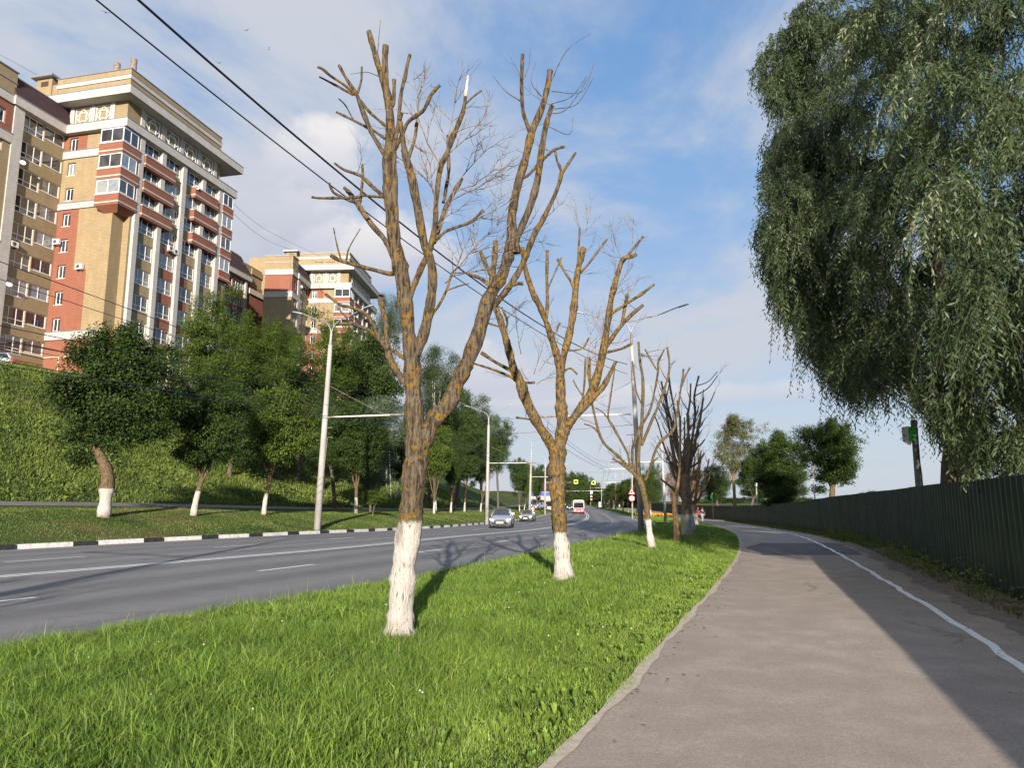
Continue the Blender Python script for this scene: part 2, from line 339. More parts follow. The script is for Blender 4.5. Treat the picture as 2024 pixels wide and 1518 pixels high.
def barkf(cA, cB, lich, lo, white_h, wob=.05):
    def f(nt, b):
        tc = nt.nodes.new('ShaderNodeTexCoord'); o = tc.outputs['Object']
        st = noise(nt, 34, 6, .65, o, (1, 1, .16)); med = noise(nt, 7, 4, .6, o, (1, 1, .5)); big = noise(nt, 1.1, 3, .5, o)
        c = ramp(nt, st, ((.38, tuple(x * .30 for x in cA)), (.49, cA), (.62, cB)))
        vo = nn(nt, 'ShaderNodeTexVoronoi', Scale=13.0, Randomness=1.0); 
        wv = nt.nodes.new('ShaderNodeVectorMath'); wv.operation = 'ADD'; nf = nn(nt, 'ShaderNodeTexNoise', Scale=9.0, Detail=4.0); nt.links.new(o, nf.inputs['Vector'])
        vm = nt.nodes.new('ShaderNodeVectorMath'); vm.operation = 'SCALE'; nt.links.new(nf.outputs['Color'], vm.inputs[0]); vm.inputs['Scale'].default_value = .16
        nt.links.new(o, wv.inputs[0]); nt.links.new(vm.outputs[0], wv.inputs[1]); nt.links.new(wv.outputs[0], vo.inputs['Vector'])
        ring = ramp(nt, vo.outputs['Distance'], ((.0, .75), (.26, 1.), (.42, .9), (.47, 0.)))
        ok = ramp(nt, noise(nt, 4.2, 5, .62, o), ((lo, 0.), (lo + .07, 1.)))
        fn_ = ramp(nt, noise(nt, 60, 3, .6, o), ((.35, .2), (.6, 1.)))
        lm = mth(nt, 'MULTIPLY', mth(nt, 'MULTIPLY', ring, ok), fn_)
        c = mixc(nt, lm, c, mixc(nt, med, tuple(x * .6 for x in lich), lich))
        sz = nt.nodes.new('ShaderNodeSeparateXYZ'); nt.links.new(o, sz.inputs[0]); z = sz.outputs[2]
        if white_h:
            ms = mth(nt, 'MULTIPLY', ramp(nt, noise(nt, 5, 4, .6, o), ((.60, 0.), (.66, .75))), ramp(nt, z, ((.0, 0.), (.4, 1.))))
            c = mixc(nt, mth(nt, 'MULTIPLY', ms, .7), c, (.035, .040, .012))
            zz = mth(nt, 'ADD', z, mth(nt, 'MULTIPLY', mth(nt, 'SUBTRACT', st, .5), wob * 4))
            wm = ramp(nt, mth(nt, 'ADD', mth(nt, 'MULTIPLY', mth(nt, 'SUBTRACT', white_h, zz), 6.0), .5), ((.3, 0.), (.6, 1.)))
            gaps = ramp(nt, st, ((.34, .0), (.42, 1.)))
            gap2 = ramp(nt, noise(nt, 3.2, 5, .65, o, (1, 1, .35)), ((.30, .25), (.40, 1.)))
            wc = mixc(nt, med, (.36, .33, .29), (.54, .51, .465)); wc = mixc(nt, mth(nt, 'MULTIPLY', ramp(nt, z, ((.02, 1.), (.30, 0.))), ramp(nt, noise(nt, 9, 4, .6, o), ((.35, 0.), (.6, .9)))), wc, (.16, .13, .085))
            c = mixc(nt, mth(nt, 'MULTIPLY', mth(nt, 'MULTIPLY', wm, gaps), gap2), c, wc)
        setc(nt, b, c); bump(nt, b, mth(nt, 'ADD', st, mth(nt, 'MULTIPLY', med, .5)), 1.0, .045)
    return f
ORANGE = (.27, .155, .018)
BARK1 = mat('lichened_bark', barkf((.088, .068, .046), (.150, .118, .082), ORANGE, .445, 1.28), .9, .15)
BARK2 = mat('orange_lichened_bark', barkf((.105, .078, .045), (.165, .125, .078), (.33, .185, .015), .40, .92), .9, .15)
BARK3 = mat('ochre_bark', barkf((.100, .076, .042), (.150, .116, .068), (.22, .135, .020), .44, .95), .9, .15)
BARKD = mat('dark_dead_bark', barkf((.200, .150, .105), (.290, .225, .160), (.24, .17, .06), .56, 1.0), .9, .15)
BARKG = mat('plain_grey_bark', barkf((.10, .08, .06), (.17, .14, .11), (.2, .13, .04), .62, 0), .9, .15)
BARKM = mat('maple_bark', barkf((.12, .085, .05), (.17, .13, .08), (.24, .15, .04), .50, 1.25), .9, .15)
BARKT = mat('tan_bark', barkf((.19, .135, .08), (.27, .20, .125), (.28, .18, .06), .52, 1.1), .9, .15)
BIRCH = mat('birch_bark', lambda nt, b: setc(nt, b, ramp(nt, noise(nt, 5, 5, .7, sc=(.5, .5, 2.5)), ((.38, (.06, .055, .05)), (.46, (.62, .60, .56))))), .8)
CUT = mat('fresh_cut_wood', (.50, .34, .17), .8)
TEAL = mat('green_sealant', (.03, .12, .10), .6)
PALEW = mat('bare_pale_wood', (.62, .54, .45), .8)
STRIP = mat('stripped_wood', lambda nt, b: setc(nt, b, ramp(nt, noise(nt, 10, 4, .6, sc=(1, 1, .1)), ((.35, (.16, .09, .05)), (.6, (.48, .30, .17))))), .9)
CONC = mat('pole_concrete', lambda nt, b: setc(nt, b, ramp(nt, noise(nt, 3, 5, .6, sc=(1, 1, .3)), ((.3, (.26, .25, .24)), (.7, (.40, .385, .365))))), .8)
STEEL = mat('grey_steel', (.28, .29, .30), .45, .5, Metallic=.5)
RUST = mat('rusty_steel', lambda nt, b: setc(nt, b, ramp(nt, noise(nt, 7, 4), ((.35, (.14, .07, .05)), (.65, (.27, .24, .22))))), .7)
CABLE = mat('black_cable', (.012, .012, .02), .5)
def fencef(nt, b):
    tc = nt.nodes.new('ShaderNodeTexCoord'); sz = nt.nodes.new('ShaderNodeSeparateXYZ'); nt.links.new(tc.outputs['Object'], sz.inputs[0]); oi = nt.nodes.new('ShaderNodeObjectInfo')
    c = ramp(nt, mth(nt, 'ADD', mth(nt, 'MULTIPLY', noise(nt, .8, 4), .6), mth(nt, 'MULTIPLY', oi.outputs['Random'], .4)), ((.25, (.003, .018, .015)), (.75, (.007, .030, .025))))
    m = mth(nt, 'MULTIPLY', ramp(nt, sz.outputs[2], ((.05, 1.), (.55, 0.))), ramp(nt, noise(nt, 3.5, 5, .65, sc=(1, 1, .35)), ((.45, 0.), (.72, .55)))); c = mixc(nt, m, c, (.035, .036, .028))
    setc(nt, b, c); nt.links.new(ramp(nt, noise(nt, 2.0, 3), ((.3, .30), (.7, .45))), b.inputs['Roughness'])
FENCEM = mat('green_profiled_sheet', fencef, .34, .28)
def plain(name, c, r=.6, **k): return mat(name, c, r, .4, **k)
# ---------------------------------------------------------------- setting: ground, road, paths, kerbs, markings
def yrows(a, b, step): return np.arange(a, b + 1e-6, step)
YR = np.concatenate([yrows(-60, 0, 4), yrows(1, 60, 1.0), yrows(62, 160, 2), yrows(165, 420, 6), [440, 480, 540, 620, 760, 950, 1300, 1800, 2600, 3600, 5000]])
def sheet(name, cols, rows, zf, m, kind='structure', extra=False):
    """cols: list of functions Y->X ; a grid of quads over the rows"""
    Y = np.asarray(rows, float); X = np.stack([c(Y) for c in cols], 1); YY = np.repeat(Y[:, None], len(cols), 1)
    Z = zf(X, YY); n, k = X.shape; co = np.stack([X.ravel(), YY.ravel(), Z.ravel()], 1)
    idx = np.arange(n * k).reshape(n, k); f = np.stack([idx[:-1, :-1], idx[:-1, 1:], idx[1:, 1:], idx[1:, :-1]], -1).reshape(-1, 4)
    me = mesh_np(name, co, f, np.tile(np.linspace(0, 1, k), n) if extra else None); o = link(name, me, m, None, True); tag(o, kind=kind); return o
offL = lambda q: (lambda Y: LE(Y) - q / lateral(LE, Y))
mixf = lambda f, g, t: (lambda Y: f(Y) * (1 - t) + g(Y) * t)
plus = lambda f, d: (lambda Y: f(Y) + d)
cols = [offL(q) for q in (5200, 2500, 1200, 600, 300, 180, 120, 90, 70, 55, 46, 40, 36, 33, 31, 29, 27, 25, 23, 21, 19, 17, 15, 13, 11.5, 10.5, 9.6, 9, 8, 7, 6, 5, 4, 3, 2.2, 1.5, .9, .4, .16)]
cols += [plus(LE, .0)] + [plus(RE, .16)] + [mixf(plus(RE, .16), PE, t) for t in (.12, .3, .5, .7, .88, 1)]
cols += [mixf(PE, QE, .5), QE, FE, plus(FE, 3), plus(FE, 8), plus(FE, 16), plus(FE, 30), plus(FE, 60), plus(FE, 110), plus(FE, 200), plus(FE, 450), plus(FE, 900), plus(FE, 1700), plus(FE, 2900), plus(FE, 5200)]
def gz(X, Y):
    g = G(X, Y)
    under = (X >= LE(Y) - .01) & (X <= RE(Y) + .2); g = np.where(under, ZP(Y) - .12, g)
    pa = (X > PE(Y) - .01) & (X < QE(Y) + .01); return np.where(pa, ZP(Y) - .03, g)
sheet('ground', cols, YR, gz, GRND)
RR = YR[YR <= 470]
sheet('road', [mixf(LE, RE, t) for t in (0, .25, .5, .75, 1)], RR, lambda X, Y: ZP(Y), ROADM, 'structure', True)
sheet('footpath', [mixf(PE, QE, t) for t in (0, .5, 1)], RR, lambda X, Y: ZP(Y) + .004, PATHM)
# ragged sandy strip along the grass side of the footpath and the dirty strip by the fence
wob = lambda Y, a, s: a * (np.sin(Y * 1.9 + s) * .5 + np.sin(Y * 4.7 + s * 2) * .3 + np.sin(Y * 11.3 + s) * .2)
RF = np.arange(3, 60, .12)
sheet('sandy_verge_edge', [lambda Y: PE(Y) - .04 + wob(Y, .03, 3), lambda Y: PE(Y) + .055 + wob(Y, .05, 1) + .004 * np.maximum(10 - Y, 0)], RF, lambda X, Y: ZP(Y) + .0125 + 0 * X, DIRT)
sheet('dirt_strip', [lambda Y: QE(Y) - .25 + wob(Y, .16, 2), lambda Y: QE(Y) + .25], RF, lambda X, Y: ZP(Y) + .009, mat('grey_dirt', lambda nt, b: setc(nt, b, ramp(nt, noise(nt, 5, 6, .7), ((.35, (.13, .11, .09)), (.65, (.24, .21, .175))))), .95, .1))
sheet('dirt_bank', [lambda Y: QE(Y) + .25, lambda Y: FE(Y) + .05], np.arange(3, 26, .3), lambda X, Y: ZP(Y) + np.where(X > FE(Y), .03, .009), mat('dirt_litter', lambda nt, b: setc(nt, b, ramp(nt, noise(nt, 2.2, 6, .7), ((.35, (.07, .06, .035)), (.5, (.16, .125, .085)), (.65, (.26, .21, .16))))), .95, .1))
sheet('far_footway', [offL(9.6), offL(8.0)], RR, lambda X, Y: G(X, Y) + .02, KGR if False else mat('far_footway_asphalt', asph((.16, .15, .14), (.21, .20, .185), (.35, .33, .3), .6), .9))
# side road mouth on the left far away
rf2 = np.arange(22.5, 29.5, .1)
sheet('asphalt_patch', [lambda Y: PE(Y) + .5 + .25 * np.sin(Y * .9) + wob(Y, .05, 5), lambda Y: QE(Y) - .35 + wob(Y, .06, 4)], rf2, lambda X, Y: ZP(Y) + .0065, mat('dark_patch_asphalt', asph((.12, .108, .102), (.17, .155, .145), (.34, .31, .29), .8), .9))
# markings
def strip(mb, f, Y0, Y1, w, dz=.005, step=1.0):
    n = max(2, int((Y1 - Y0) / step) + 1); ys = np.linspace(Y0, Y1, n); x = f(ys); l = w / 2 / lateral(f, ys); z = ZP(ys) + dz
    for i in range(n - 1):
        mb.quad((x[i]-l[i], ys[i], z[i]), (x[i]+l[i], ys[i], z[i]), (x[i+1]+l[i+1], ys[i+1], z[i+1]), (x[i+1]-l[i+1], ys[i+1], z[i+1]))
mb = MB()
strip(mb, plus(CE, -.16), -40, 330, .13); strip(mb, plus(CE, .17), -40, 330, .13)
nl = mixf(CE, RE, .49); fl = mixf(LE, CE, .56)
for k in range(-5, 45):
    y = 17.25 + 6.45 * k; strip(mb, nl, y, y + 1.8, .11); strip(mb, fl, y + 2.6, y + 4.6, .11)
strip(mb, plus(RE, -.45), 62, 250, .12)
tag(mb.build('lane_marking', PAINT), kind='structure')
mb = MB(); ys = np.arange(2, 330, .5)
xx = WE(ys) + .022 * np.sin(ys * 2.3) + .02 * np.sin(ys * 5.9 + 1)
for i in range(len(ys) - 1):
    mb.quad((xx[i]-.055, ys[i], ZP(ys[i])+.009), (xx[i]+.055, ys[i], ZP(ys[i])+.009), (xx[i+1]+.055, ys[i+1], ZP(ys[i+1])+.009), (xx[i+1]-.055, ys[i+1], ZP(ys[i+1])+.009))
tag(mb.build('footpath_line', PAINT), kind='structure')
# kerbs: 1 m stones, painted white white black
def arcpts(f, Y0, Y1):
    ys = np.arange(Y0, Y1, .1); x = f(ys); s = np.concatenate([[0], np.cumsum(np.hypot(np.diff(x), np.diff(ys)))])
    t = np.arange(0, s[-1], 1.0); return np.interp(t, s, x), np.interp(t, s, ys)
def kerb(name, f, Y0, Y1, side, pattern, mats, h=.16, w=.15):
    mb = MB(); x, y = arcpts(f, Y0, Y1)
    for i in range(len(x) - 1):
        dx, dy = x[i+1]-x[i], y[i+1]-y[i]; nx, ny = (-dy, dx) if side < 0 else (dy, -dx); g = .008
        a = (x[i]+dx*g, y[i]+dy*g); b = (x[i+1]-dx*g, y[i+1]-dy*g); za, zb = ZP(a[1]), ZP(b[1]); j = random.uniform(-.006, .006)
        P = []
        for zo, ins in ((-.1, 0), (h + j, .018)):
            c0 = [(a[0]+nx*ins, a[1]+ny*ins, za+zo), (b[0]+nx*ins, b[1]+ny*ins, zb+zo), (b[0]+nx*w, b[1]+ny*w, zb+zo), (a[0]+nx*w, a[1]+ny*w, za+zo)]
            P += c0 if side > 0 else [c0[1], c0[0], c0[3], c0[2]]
        mb.hexa([P[0],P[1],P[2],P[3],P[4],P[5],P[6],P[7]], pattern[i % len(pattern)])
    tag(mb.build(name, mats), kind='structure')
kerb('kerb', LE, -10, 320, -1, (0, 0, 1), [KWH, KBL])
kerb('kerb', RE, 72, 320, 1, (0, 1), [KWH, KBL])
kerb('kerb', RE, -20, 72, 1, (0,), [KGR], h=.06)
# ---------------------------------------------------------------- green profiled fence, one thing with its sheets as parts
def build_fence():
    root = empty('metal_fence', (8, 12, 0), label='long dark green corrugated sheet fence along the right side of the footpath', cat='fence')
    inv = Vector((8, 12, 0)); x, y = [], []
    ys = np.arange(-6, 300, .1); fx = FE(ys); s = np.concatenate([[0], np.cumsum(np.hypot(np.diff(fx), np.diff(ys)))])
    # sheets get longer with distance (each far sheet stands for several overlapping ones)
    t0 = 0; k = 0
    while t0 < s[-1] - 2:
        L = 2.4 if t0 < 60 else (4.8 if t0 < 120 else 19.2); pitch = .10 if t0 < 16 else .28
        n = int(L / pitch) * 4; co = []; hgt = 1.96 + random.uniform(-.012, .012) + (.10 if 72 < t0 < 78 else 0)
        t = t0 + np.arange(n + 1) / n * L; X = np.interp(t, s, fx); Y = np.interp(t, s, ys)
        tx = np.gradient(X); ty = np.gradient(Y); l = np.hypot(tx, ty); nx, ny = -ty / l, tx / l
        ph = (np.arange(n + 1) % 4); d = np.where((ph == 0) | (ph == 3), 0., .034) + (.002 if k % 2 else 0) 
        sag = .012 * np.sin(t * .9)
        zb = ZP(Y) + .02; step = np.floor(t0 / 2.4) * 0
        co = np.concatenate([np.stack([X + nx * (d + sag * .3), Y + ny * (d + sag * .3), zb], 1), np.stack([X + nx * (d - .5*sag), Y + ny * (d - .5*sag), zb + hgt], 1)])
        i = np.arange(n); f = np.stack([i, i + n + 1, i + n + 2, i + 1], 1)
        me = mesh_np('fence_sheet', co - np.array(inv), f); o = link('fence_sheet', me, FENCEM, root); t0 += L; k += 1
build_fence()
# ---------------------------------------------------------------- grass
def blades(name, X, Y, Z, H, W, lean, m, v, label=None, cat=None):
    n = len(X); th = rng.uniform(0, 2*pi, n); fx, fy = np.cos(th), np.sin(th); lx = rng.normal(0, 1, n) * lean * H; ly = rng.normal(0, 1, n) * lean * H
    base = np.stack([X, Y, Z - .01], 1); side = np.stack([fx * W / 2, fy * W / 2, np.zeros(n)], 1)
    mid = base + np.stack([lx * .35, ly * .35, H * .55], 1); tip = base + np.stack([lx, ly, H * (1 - .25 * np.minimum(1, np.hypot(lx, ly) / H))], 1)
    co = np.stack([base - side, base + side, mid - side * .8, mid + side * .8, tip], 1).reshape(-1, 3)
    b = np.arange(n)[:, None] * 5; tr = np.concatenate([b + np.array([0, 1, 3]), b + np.array([0, 3, 2]), b + np.array([2, 3, 4])])
    me = mesh_np(name, co, tr, np.repeat(v, 5)); o = link(name, me, m, None, True)
    return tag(o, label, cat, kind='stuff')
def sample(n, y0, y1, fa, fb, pw=1.0):
    Y = y0 + (y1 - y0) * rng.random(n) ** pw; t = rng.random(n); a, b = fa(Y), fb(Y); return a + (b - a) * t, Y, t
def seen(X, Y, m=.72): return np.abs(X / np.maximum(Y, .1)) < m
def cat(*a): return [np.concatenate(x) for x in zip(*a)]
def near_grass():
    P = []
    for y0, y1, n, w, hm in ((3.6, 9, 190000, .0065, 1.0), (9, 15, 110000, .009, 1.0), (15, 30, 130000, .014, 1.0), (30, 70, 90000, .026, .95), (70, 240, 50000, .06, .9)):
        X, Y, t = sample(n, y0, y1, plus(RE, .05), lambda Y: PE(Y) + .01 + wob(Y, .07, 1)); k = seen(X, Y) ; X, Y, t = X[k], Y[k], t[k]
        clump = np.sin(X * 3.1 + Y * 1.3) * np.sin(Y * 2.7 - X * 1.1) * .5 + np.sin(X * 7.7 + 2) * np.sin(Y * 6.3) * .3
        edge = np.clip((1 - t) * (PE(Y) - RE(Y)) / 1.6, 0.22, 1)
        H = rng.uniform(.06, .21, len(X)) * (1 + .5 * clump) * edge * hm; tall = rng.random(len(X)) < .012; H[tall] *= 1.7
        W = w * rng.uniform(.5, 1.25, len(X)) * np.where(rng.random(len(X)) < .10, 1.9, 1) * np.where(edge < .6, .8, 1); v = np.clip(rng.normal(.42, .30, len(X)) + .20 * clump, 0, .9)
        ed = np.clip((t - .72) / .28, 0, 1) * (y0 < 30); v = np.clip(v + .22 * ed, 0, .9); dry = rng.random(len(X)) < .022 + .16 * ed ** 2 + .10 * (clump > .55); v[dry] = rng.uniform(.9, 1, dry.sum()); P.append((X, Y, H, W, v))
    X, Y, H, W, v = cat(*P); blades('grass', X, Y, G(X, Y), H, W, .50, GRASS, v, 'lush green grass on the verge between the road and the footpath', 'grass')
near_grass()
def weeds():
    # broad leafed weeds (plantain, clover, dandelion) in rosettes
    co = []; f = []; vv = []; n = 620
    X, Y, t = sample(n, 4, 18, lambda Y: RE(Y) + .2, lambda Y: PE(Y) - .1, 1.3); t2 = rng.random(n); X = np.where(t2 < .65, PE(Y) - .1 - rng.random(n) ** 1.5 * 2.2, X)
    k = seen(X, Y) & (X > RE(Y) + .1); X, Y = X[k], Y[k]; Z = G(X, Y)
    for x, y, z in zip(X, Y, Z):
        L = random.uniform(.018, .055); h = random.uniform(.02, .07) ; v = random.uniform(.25, .8)
        for a in range(random.randint(4, 8)):
            w = random.uniform(0, 2*pi); dx, dy = cos(w), sin(w); r0 = .01; b = len(co)
            pts = [(r0, 0, h*.4), (L*.5, L*.26, h + L*.55), (L*.95, 0, h + L*.9), (L*.5, -L*.26, h + L*.55)]
            co += [(x + dx*p - dy*q, y + dy*p + dx*q, z + r) for p, q, r in pts]; f.append((b, b+1, b+2, b+3)); vv += [v] * 4
    me = mesh_np('broadleaf_weeds', np.array(co), f, vv); tag(link('broadleaf_weeds', me, GRASS, None, True), 'broad leafed weeds growing low in the verge beside the footpath', 'weeds', kind='stuff')
    co = []; f = []; vv = []
    def leafq(x, y, z, s, v):
        b = len(co); w = random.uniform(0, 2*pi); a, c = cos(w)*s, sin(w)*s
        co.extend([(x-a, y-c, z), (x+c*.7, y-a*.7, z+s*.4), (x+a, y+c, z+s*.2), (x-c*.7, y+a*.7, z+.1*s)]); f.append((b, b+1, b+2, b+3)); vv.extend([v]*4)
    for _ in range(46):
        y = random.uniform(4.6, 14); x = random.uniform(max(RE(y)+.5, -.7*y), PE(y)-.1); leafq(x, y, float(G(x, y)) + .08, .03, .5)
    me = mesh_np('fallen_leaves', np.array(co), f, vv); tag(link('fallen_leaves', me, plain('dry_brown_leaf', (.20, .075, .03)), None), 'a few dry reddish brown leaves lying in the grass', 'fallen leaves', kind='stuff')
weeds()
def stalks():
    P = []; n = 330
    Y = rng.uniform(5, 45, n); X = RE(Y) + rng.random(n) ** 2 * 1.6 + .05; k = seen(X, Y); X, Y = X[k], Y[k]
    H = rng.uniform(.22, .48, len(X)); blades('dry_grass_stalks', X, Y, G(X, Y), H, .004 + Y * .00022, .22, HGRASS, rng.uniform(.8, 1, len(X)), 'thin dry seed stalks rising at the road edge of the verge', 'grass stalks')
    mb = MB()
    for _ in range(70):
        y = random.uniform(4.6, 28); x = random.uniform(max(RE(y)+.3, -.7*y), PE(y)-.2); z = float(G(x, y)) + random.uniform(.07, .13); r = .008 + y * .0003
        bm_ = [(x + r*cos(a), y + r*sin(a), z) for a in (0, 2.1, 4.2)]; mb.poly(bm_); 
        for i in range(3): mb.poly([bm_[i], bm_[(i+1) % 3], (x, y, z + r*1.3)])
    tag(mb.build('clover_flowers', plain('white_clover', (.7, .66, .6))), 'tiny white clover flowers dotted over the verge', 'flowers', kind='stuff')
stalks()
def litter():
    n = 420; Y = rng.uniform(4.5, 26, n); side = rng.random(n); X = np.where(side < .35, PE(Y) + .1 + rng.exponential(.12, n), np.where(side < .9, QE(Y) + .3 - rng.exponential(.35, n), PE(Y) + rng.random(n) * (QE(Y) - PE(Y))))
    k = seen(X, Y); X, Y = X[k], Y[k]; n = len(X); a = rng.uniform(0, 2*pi, n); L = rng.uniform(.008, .028, n); z = ZP(Y) + .012; dx, dy = np.cos(a) * L, np.sin(a) * L
    co = np.stack([np.stack([X-dx, Y-dy, z], 1), np.stack([X+dy*.5, Y-dx*.5, z + L*.25], 1), np.stack([X+dx, Y+dy, z + L*.1], 1), np.stack([X-dy*.5, Y+dx*.5, z + L*.25], 1)], 1).reshape(-1, 3); b = np.arange(n)[:, None] * 4
    tag(link('path_litter', mesh_np('path_litter', co, b + np.arange(4), np.repeat(rng.random(n), 4)), mat('litter_bits', bladef((.10, .06, .03), (.22, .19, .08), (.40, .34, .22), 0), .9, .1), None), 'bits of dry leaf and grit scattered along the footpath edges', 'litter', kind='stuff')
    m = 90; cy = rng.uniform(8.5, 40, m); cx = FE(cy) - rng.uniform(.08, .4, m); per = 26; C = np.stack([np.repeat(cx, per), np.repeat(cy, per), np.repeat(ZP(cy), per)], 1); h = np.repeat(rng.uniform(.12, .55, m), per)
    C += np.stack([rng.normal(0, .08, m*per), rng.normal(0, .12, m*per), rng.random(m*per) * h + .02], 1); C[:, 0] = np.minimum(C[:, 0], FE(C[:, 1]) - .03); N = rng.normal(0, .6, (m*per, 3)) + np.array([-.4, -.4, .5]); N /= np.linalg.norm(N, axis=1, keepdims=True)
    t = rng.normal(0, 1, N.shape); t -= (t * N).sum(1, keepdims=True) * N; t /= np.linalg.norm(t, axis=1, keepdims=True); sd = np.cross(N, t); L = rng.uniform(.02, .05, m*per)[:, None]
    co = np.stack([C - t*L, C + sd*L*.4, C + t*L, C - sd*L*.4], 1).reshape(-1, 3); b = np.arange(m*per)[:, None] * 4
    tag(link('fence_weeds', mesh_np('fence_weeds', co, b + np.arange(4), np.repeat(np.clip(rng.normal(.45, .25, m*per), 0, 1), 4)), HGRASS, None), 'straggly weeds growing at the foot of the green fence', 'weeds', kind='stuff')
litter()
def far_grass():
    P = []
    # strip by the fence, roadside verge on the left, hillside
    for y0, y1, n, fa, fb, h, w in ((6, 30, 5000, lambda Y: QE(Y) + .12, FE, (.04, .13), .012), (30, 110, 12000, lambda Y: QE(Y) - .1, FE, (.08, .2), .03),
            (20, 60, 90000, offL(7.7), offL(.18), (.03, .085), .022), (60, 170, 50000, offL(7.6), offL(.2), (.04, .10), .045)):
        X, Y, t = sample(n, y0, y1, fa, fb); k = seen(X, Y); X, Y = X[k], Y[k]
        cl = np.sin(X * .8 + Y * .3) * np.sin(Y * .7 - X * .4); P.append((X, Y, rng.uniform(*h, len(X)), w * rng.uniform(.6, 1.4, len(X)), np.clip(rng.normal(.5, .22, len(X)) + .25 * cl, 0, 1)))
    X, Y, H, W, v = cat(*P); pt = np.sin(X * 1.3 + Y * .9) * np.sin(Y * 1.1 - X * .6) + .5 * np.sin(X * 3.7) * np.sin(Y * 3.1); k = (pt < .62) | (rng.random(len(X)) < .3); X, Y, H, W, v = X[k], Y[k], H[k], W[k], v[k]; blades('mown_grass', X, Y, G(X, Y), H, W, .35, MGRASS, v, 'short patchy grass on the left verge behind the striped kerb', 'grass')
    P = []
    for y0, y1, n, q0, q1, w in ((20, 62, 120000, 9.7, 33, .05), (62, 130, 60000, 9.7, 36, .10), (22, 60, 26000, 30, 38, .07)):
        X, Y, t = sample(n, y0, y1, offL(q1), offL(q0)); k = seen(X, Y); X, Y = X[k], Y[k]
        cl = np.sin(X * .55 + Y * .22) * np.sin(Y * .45 - X * .3) + .6 * np.sin(X * 1.7) * np.sin(Y * 1.3)
        bare = (np.sin(X * .31 + 1.7) * np.sin(Y * .27 + X * .13) > .72); keep = ~(bare & (rng.random(len(X)) < .75)); X, Y, cl = X[keep], Y[keep], cl[keep]
        P.append((X, Y, rng.uniform(.12, .38, len(X)) * (1 + .5 * cl.clip(-.8, 1)), w * rng.uniform(.6, 1.5, len(X)), np.clip(rng.normal(.42, .2, len(X)) + .2 * cl, 0, .97)))
    herb = []
    X, Y, t = sample(60000, 21, 110, offL(33), offL(9.9)); k = seen(X, Y) & (np.sin(X * .6 + 2) * np.sin(Y * .5 + X * .2) + .7 * np.sin(X * 1.9) * np.sin(Y * 1.4) > .15); X, Y = X[k], Y[k]
    n_ = len(X); Zc = G(X, Y) + rng.uniform(.05, .75, n_) ** 1.4; Nn = rng.normal(0, .6, (n_, 3)) + np.array([.3, -.6, .6]); Nn /= np.linalg.norm(Nn, axis=1, keepdims=True)
    tt = rng.normal(0, 1, (n_, 3)); tt -= (tt * Nn).sum(1, keepdims=True) * Nn; tt /= np.linalg.norm(tt, axis=1, keepdims=True); ss = np.cross(Nn, tt); Cc = np.stack([X, Y, Zc], 1); L_ = rng.uniform(.05, .15, n_)[:, None]
    co = np.stack([Cc - tt*L_, Cc + ss*L_*.5, Cc + tt*L_, Cc - ss*L_*.5], 1).reshape(-1, 3); b = np.arange(n_)[:, None] * 4
    tag(link('bank_herbs', mesh_np('bank_herbs', co, b + np.arange(4), np.repeat(np.clip(rng.normal(.4, .2, n_), 0, .8), 4)), HGRASS, None, True), 'taller broadleaf herbs and nettles in patches over the bank', 'weeds', kind='stuff')
    X, Y, H, W, v = cat(*P); blades('hillside_grass', X, Y, G(X, Y), H, W, .5, HGRASS, v, 'rough grass and herbs covering the steep bank below the flats', 'grass')
far_grass()
from mathutils import noise as mnoise
# ---------------------------------------------------------------- trees
def catmull(P, n):
    P = [np.array(p, float) for p in P]
    if len(P) < 3: return [P[0] + (P[-1] - P[0]) * t for t in np.linspace(0, 1, n + 1)]
    out = []; Q = [2*P[0]-P[1]] + P + [2*P[-1]-P[-2]]
    for i in range(1, len(Q) - 2):
        for j in range(n):
            t = j / n; a, b, c, d = Q[i-1], Q[i], Q[i+1], Q[i+2]
            out.append(.5 * (2*b + (c-a)*t + (2*a-5*b+4*c-d)*t*t + (3*b-a-3*c+d)*t**3))
    out.append(P[-1]); return out
def limb_mesh(mb, pts4, n=10, sub=5, bumpy=.07, seed=0, cutmat=None, m=0):
    """pts4: (x,y,z,r) ; knobbly tapered tube with a slightly flared cut end"""
    r_ = random.Random(seed); S = catmull(pts4, sub); ph = [r_.uniform(0, 6.28) for _ in range(6)]; base = len(mb.v)
    P = [Vector(s[:3]) for s in S]; R = [float(s[3]) for s in S]; a = None; k = len(P)
    for i in range(k):
        t = (P[min(i+1, k-1)] - P[max(i-1, 0)]).normalized()
        if a is None: up = Vector((0, 1, 0)) if abs(t.y) < .9 else Vector((1, 0, 0)); a = t.cross(up)
        a = (a - t * a.dot(t)).normalized(); b = t.cross(a)
        kn = 1 + bumpy * (sin(i * .9 + ph[0]) + .6 * sin(i * 2.1 + ph[1])) + (.12 if r_.random() < .10 else 0)
        for j in range(n):
            w = 2 * pi * j / n; q_ = (a * cos(w) + b * sin(w)) * R[i]; pn = P[i] + q_; rr = (1 + .10 * mnoise.noise(pn * 7) + .07 * mnoise.noise(pn * 19)) * R[i] * kn * (1 + bumpy * .8 * sin(2 * w + ph[2] + i * .25) + bumpy * .6 * sin(3 * w + ph[3] - i * .4) + bumpy * .5 * sin(5 * w + ph[4]))
            mb.v.append(tuple(P[i] + (a * cos(w) + b * sin(w)) * rr))
    for i in range(k - 1):
        for j in range(n):
            q = base + i * n + j; q2 = base + i * n + (j + 1) % n; mb.f.append((q, q2, q2 + n, q + n)); mb.m.append(m); mb.uv.append(((0, 0),) * 4)
    e = base + (k - 1) * n; mb.f.append(tuple(range(e, e + n))); mb.m.append(m if cutmat is None else cutmat); mb.uv.append(((0, 0),) * n)
    return P, R
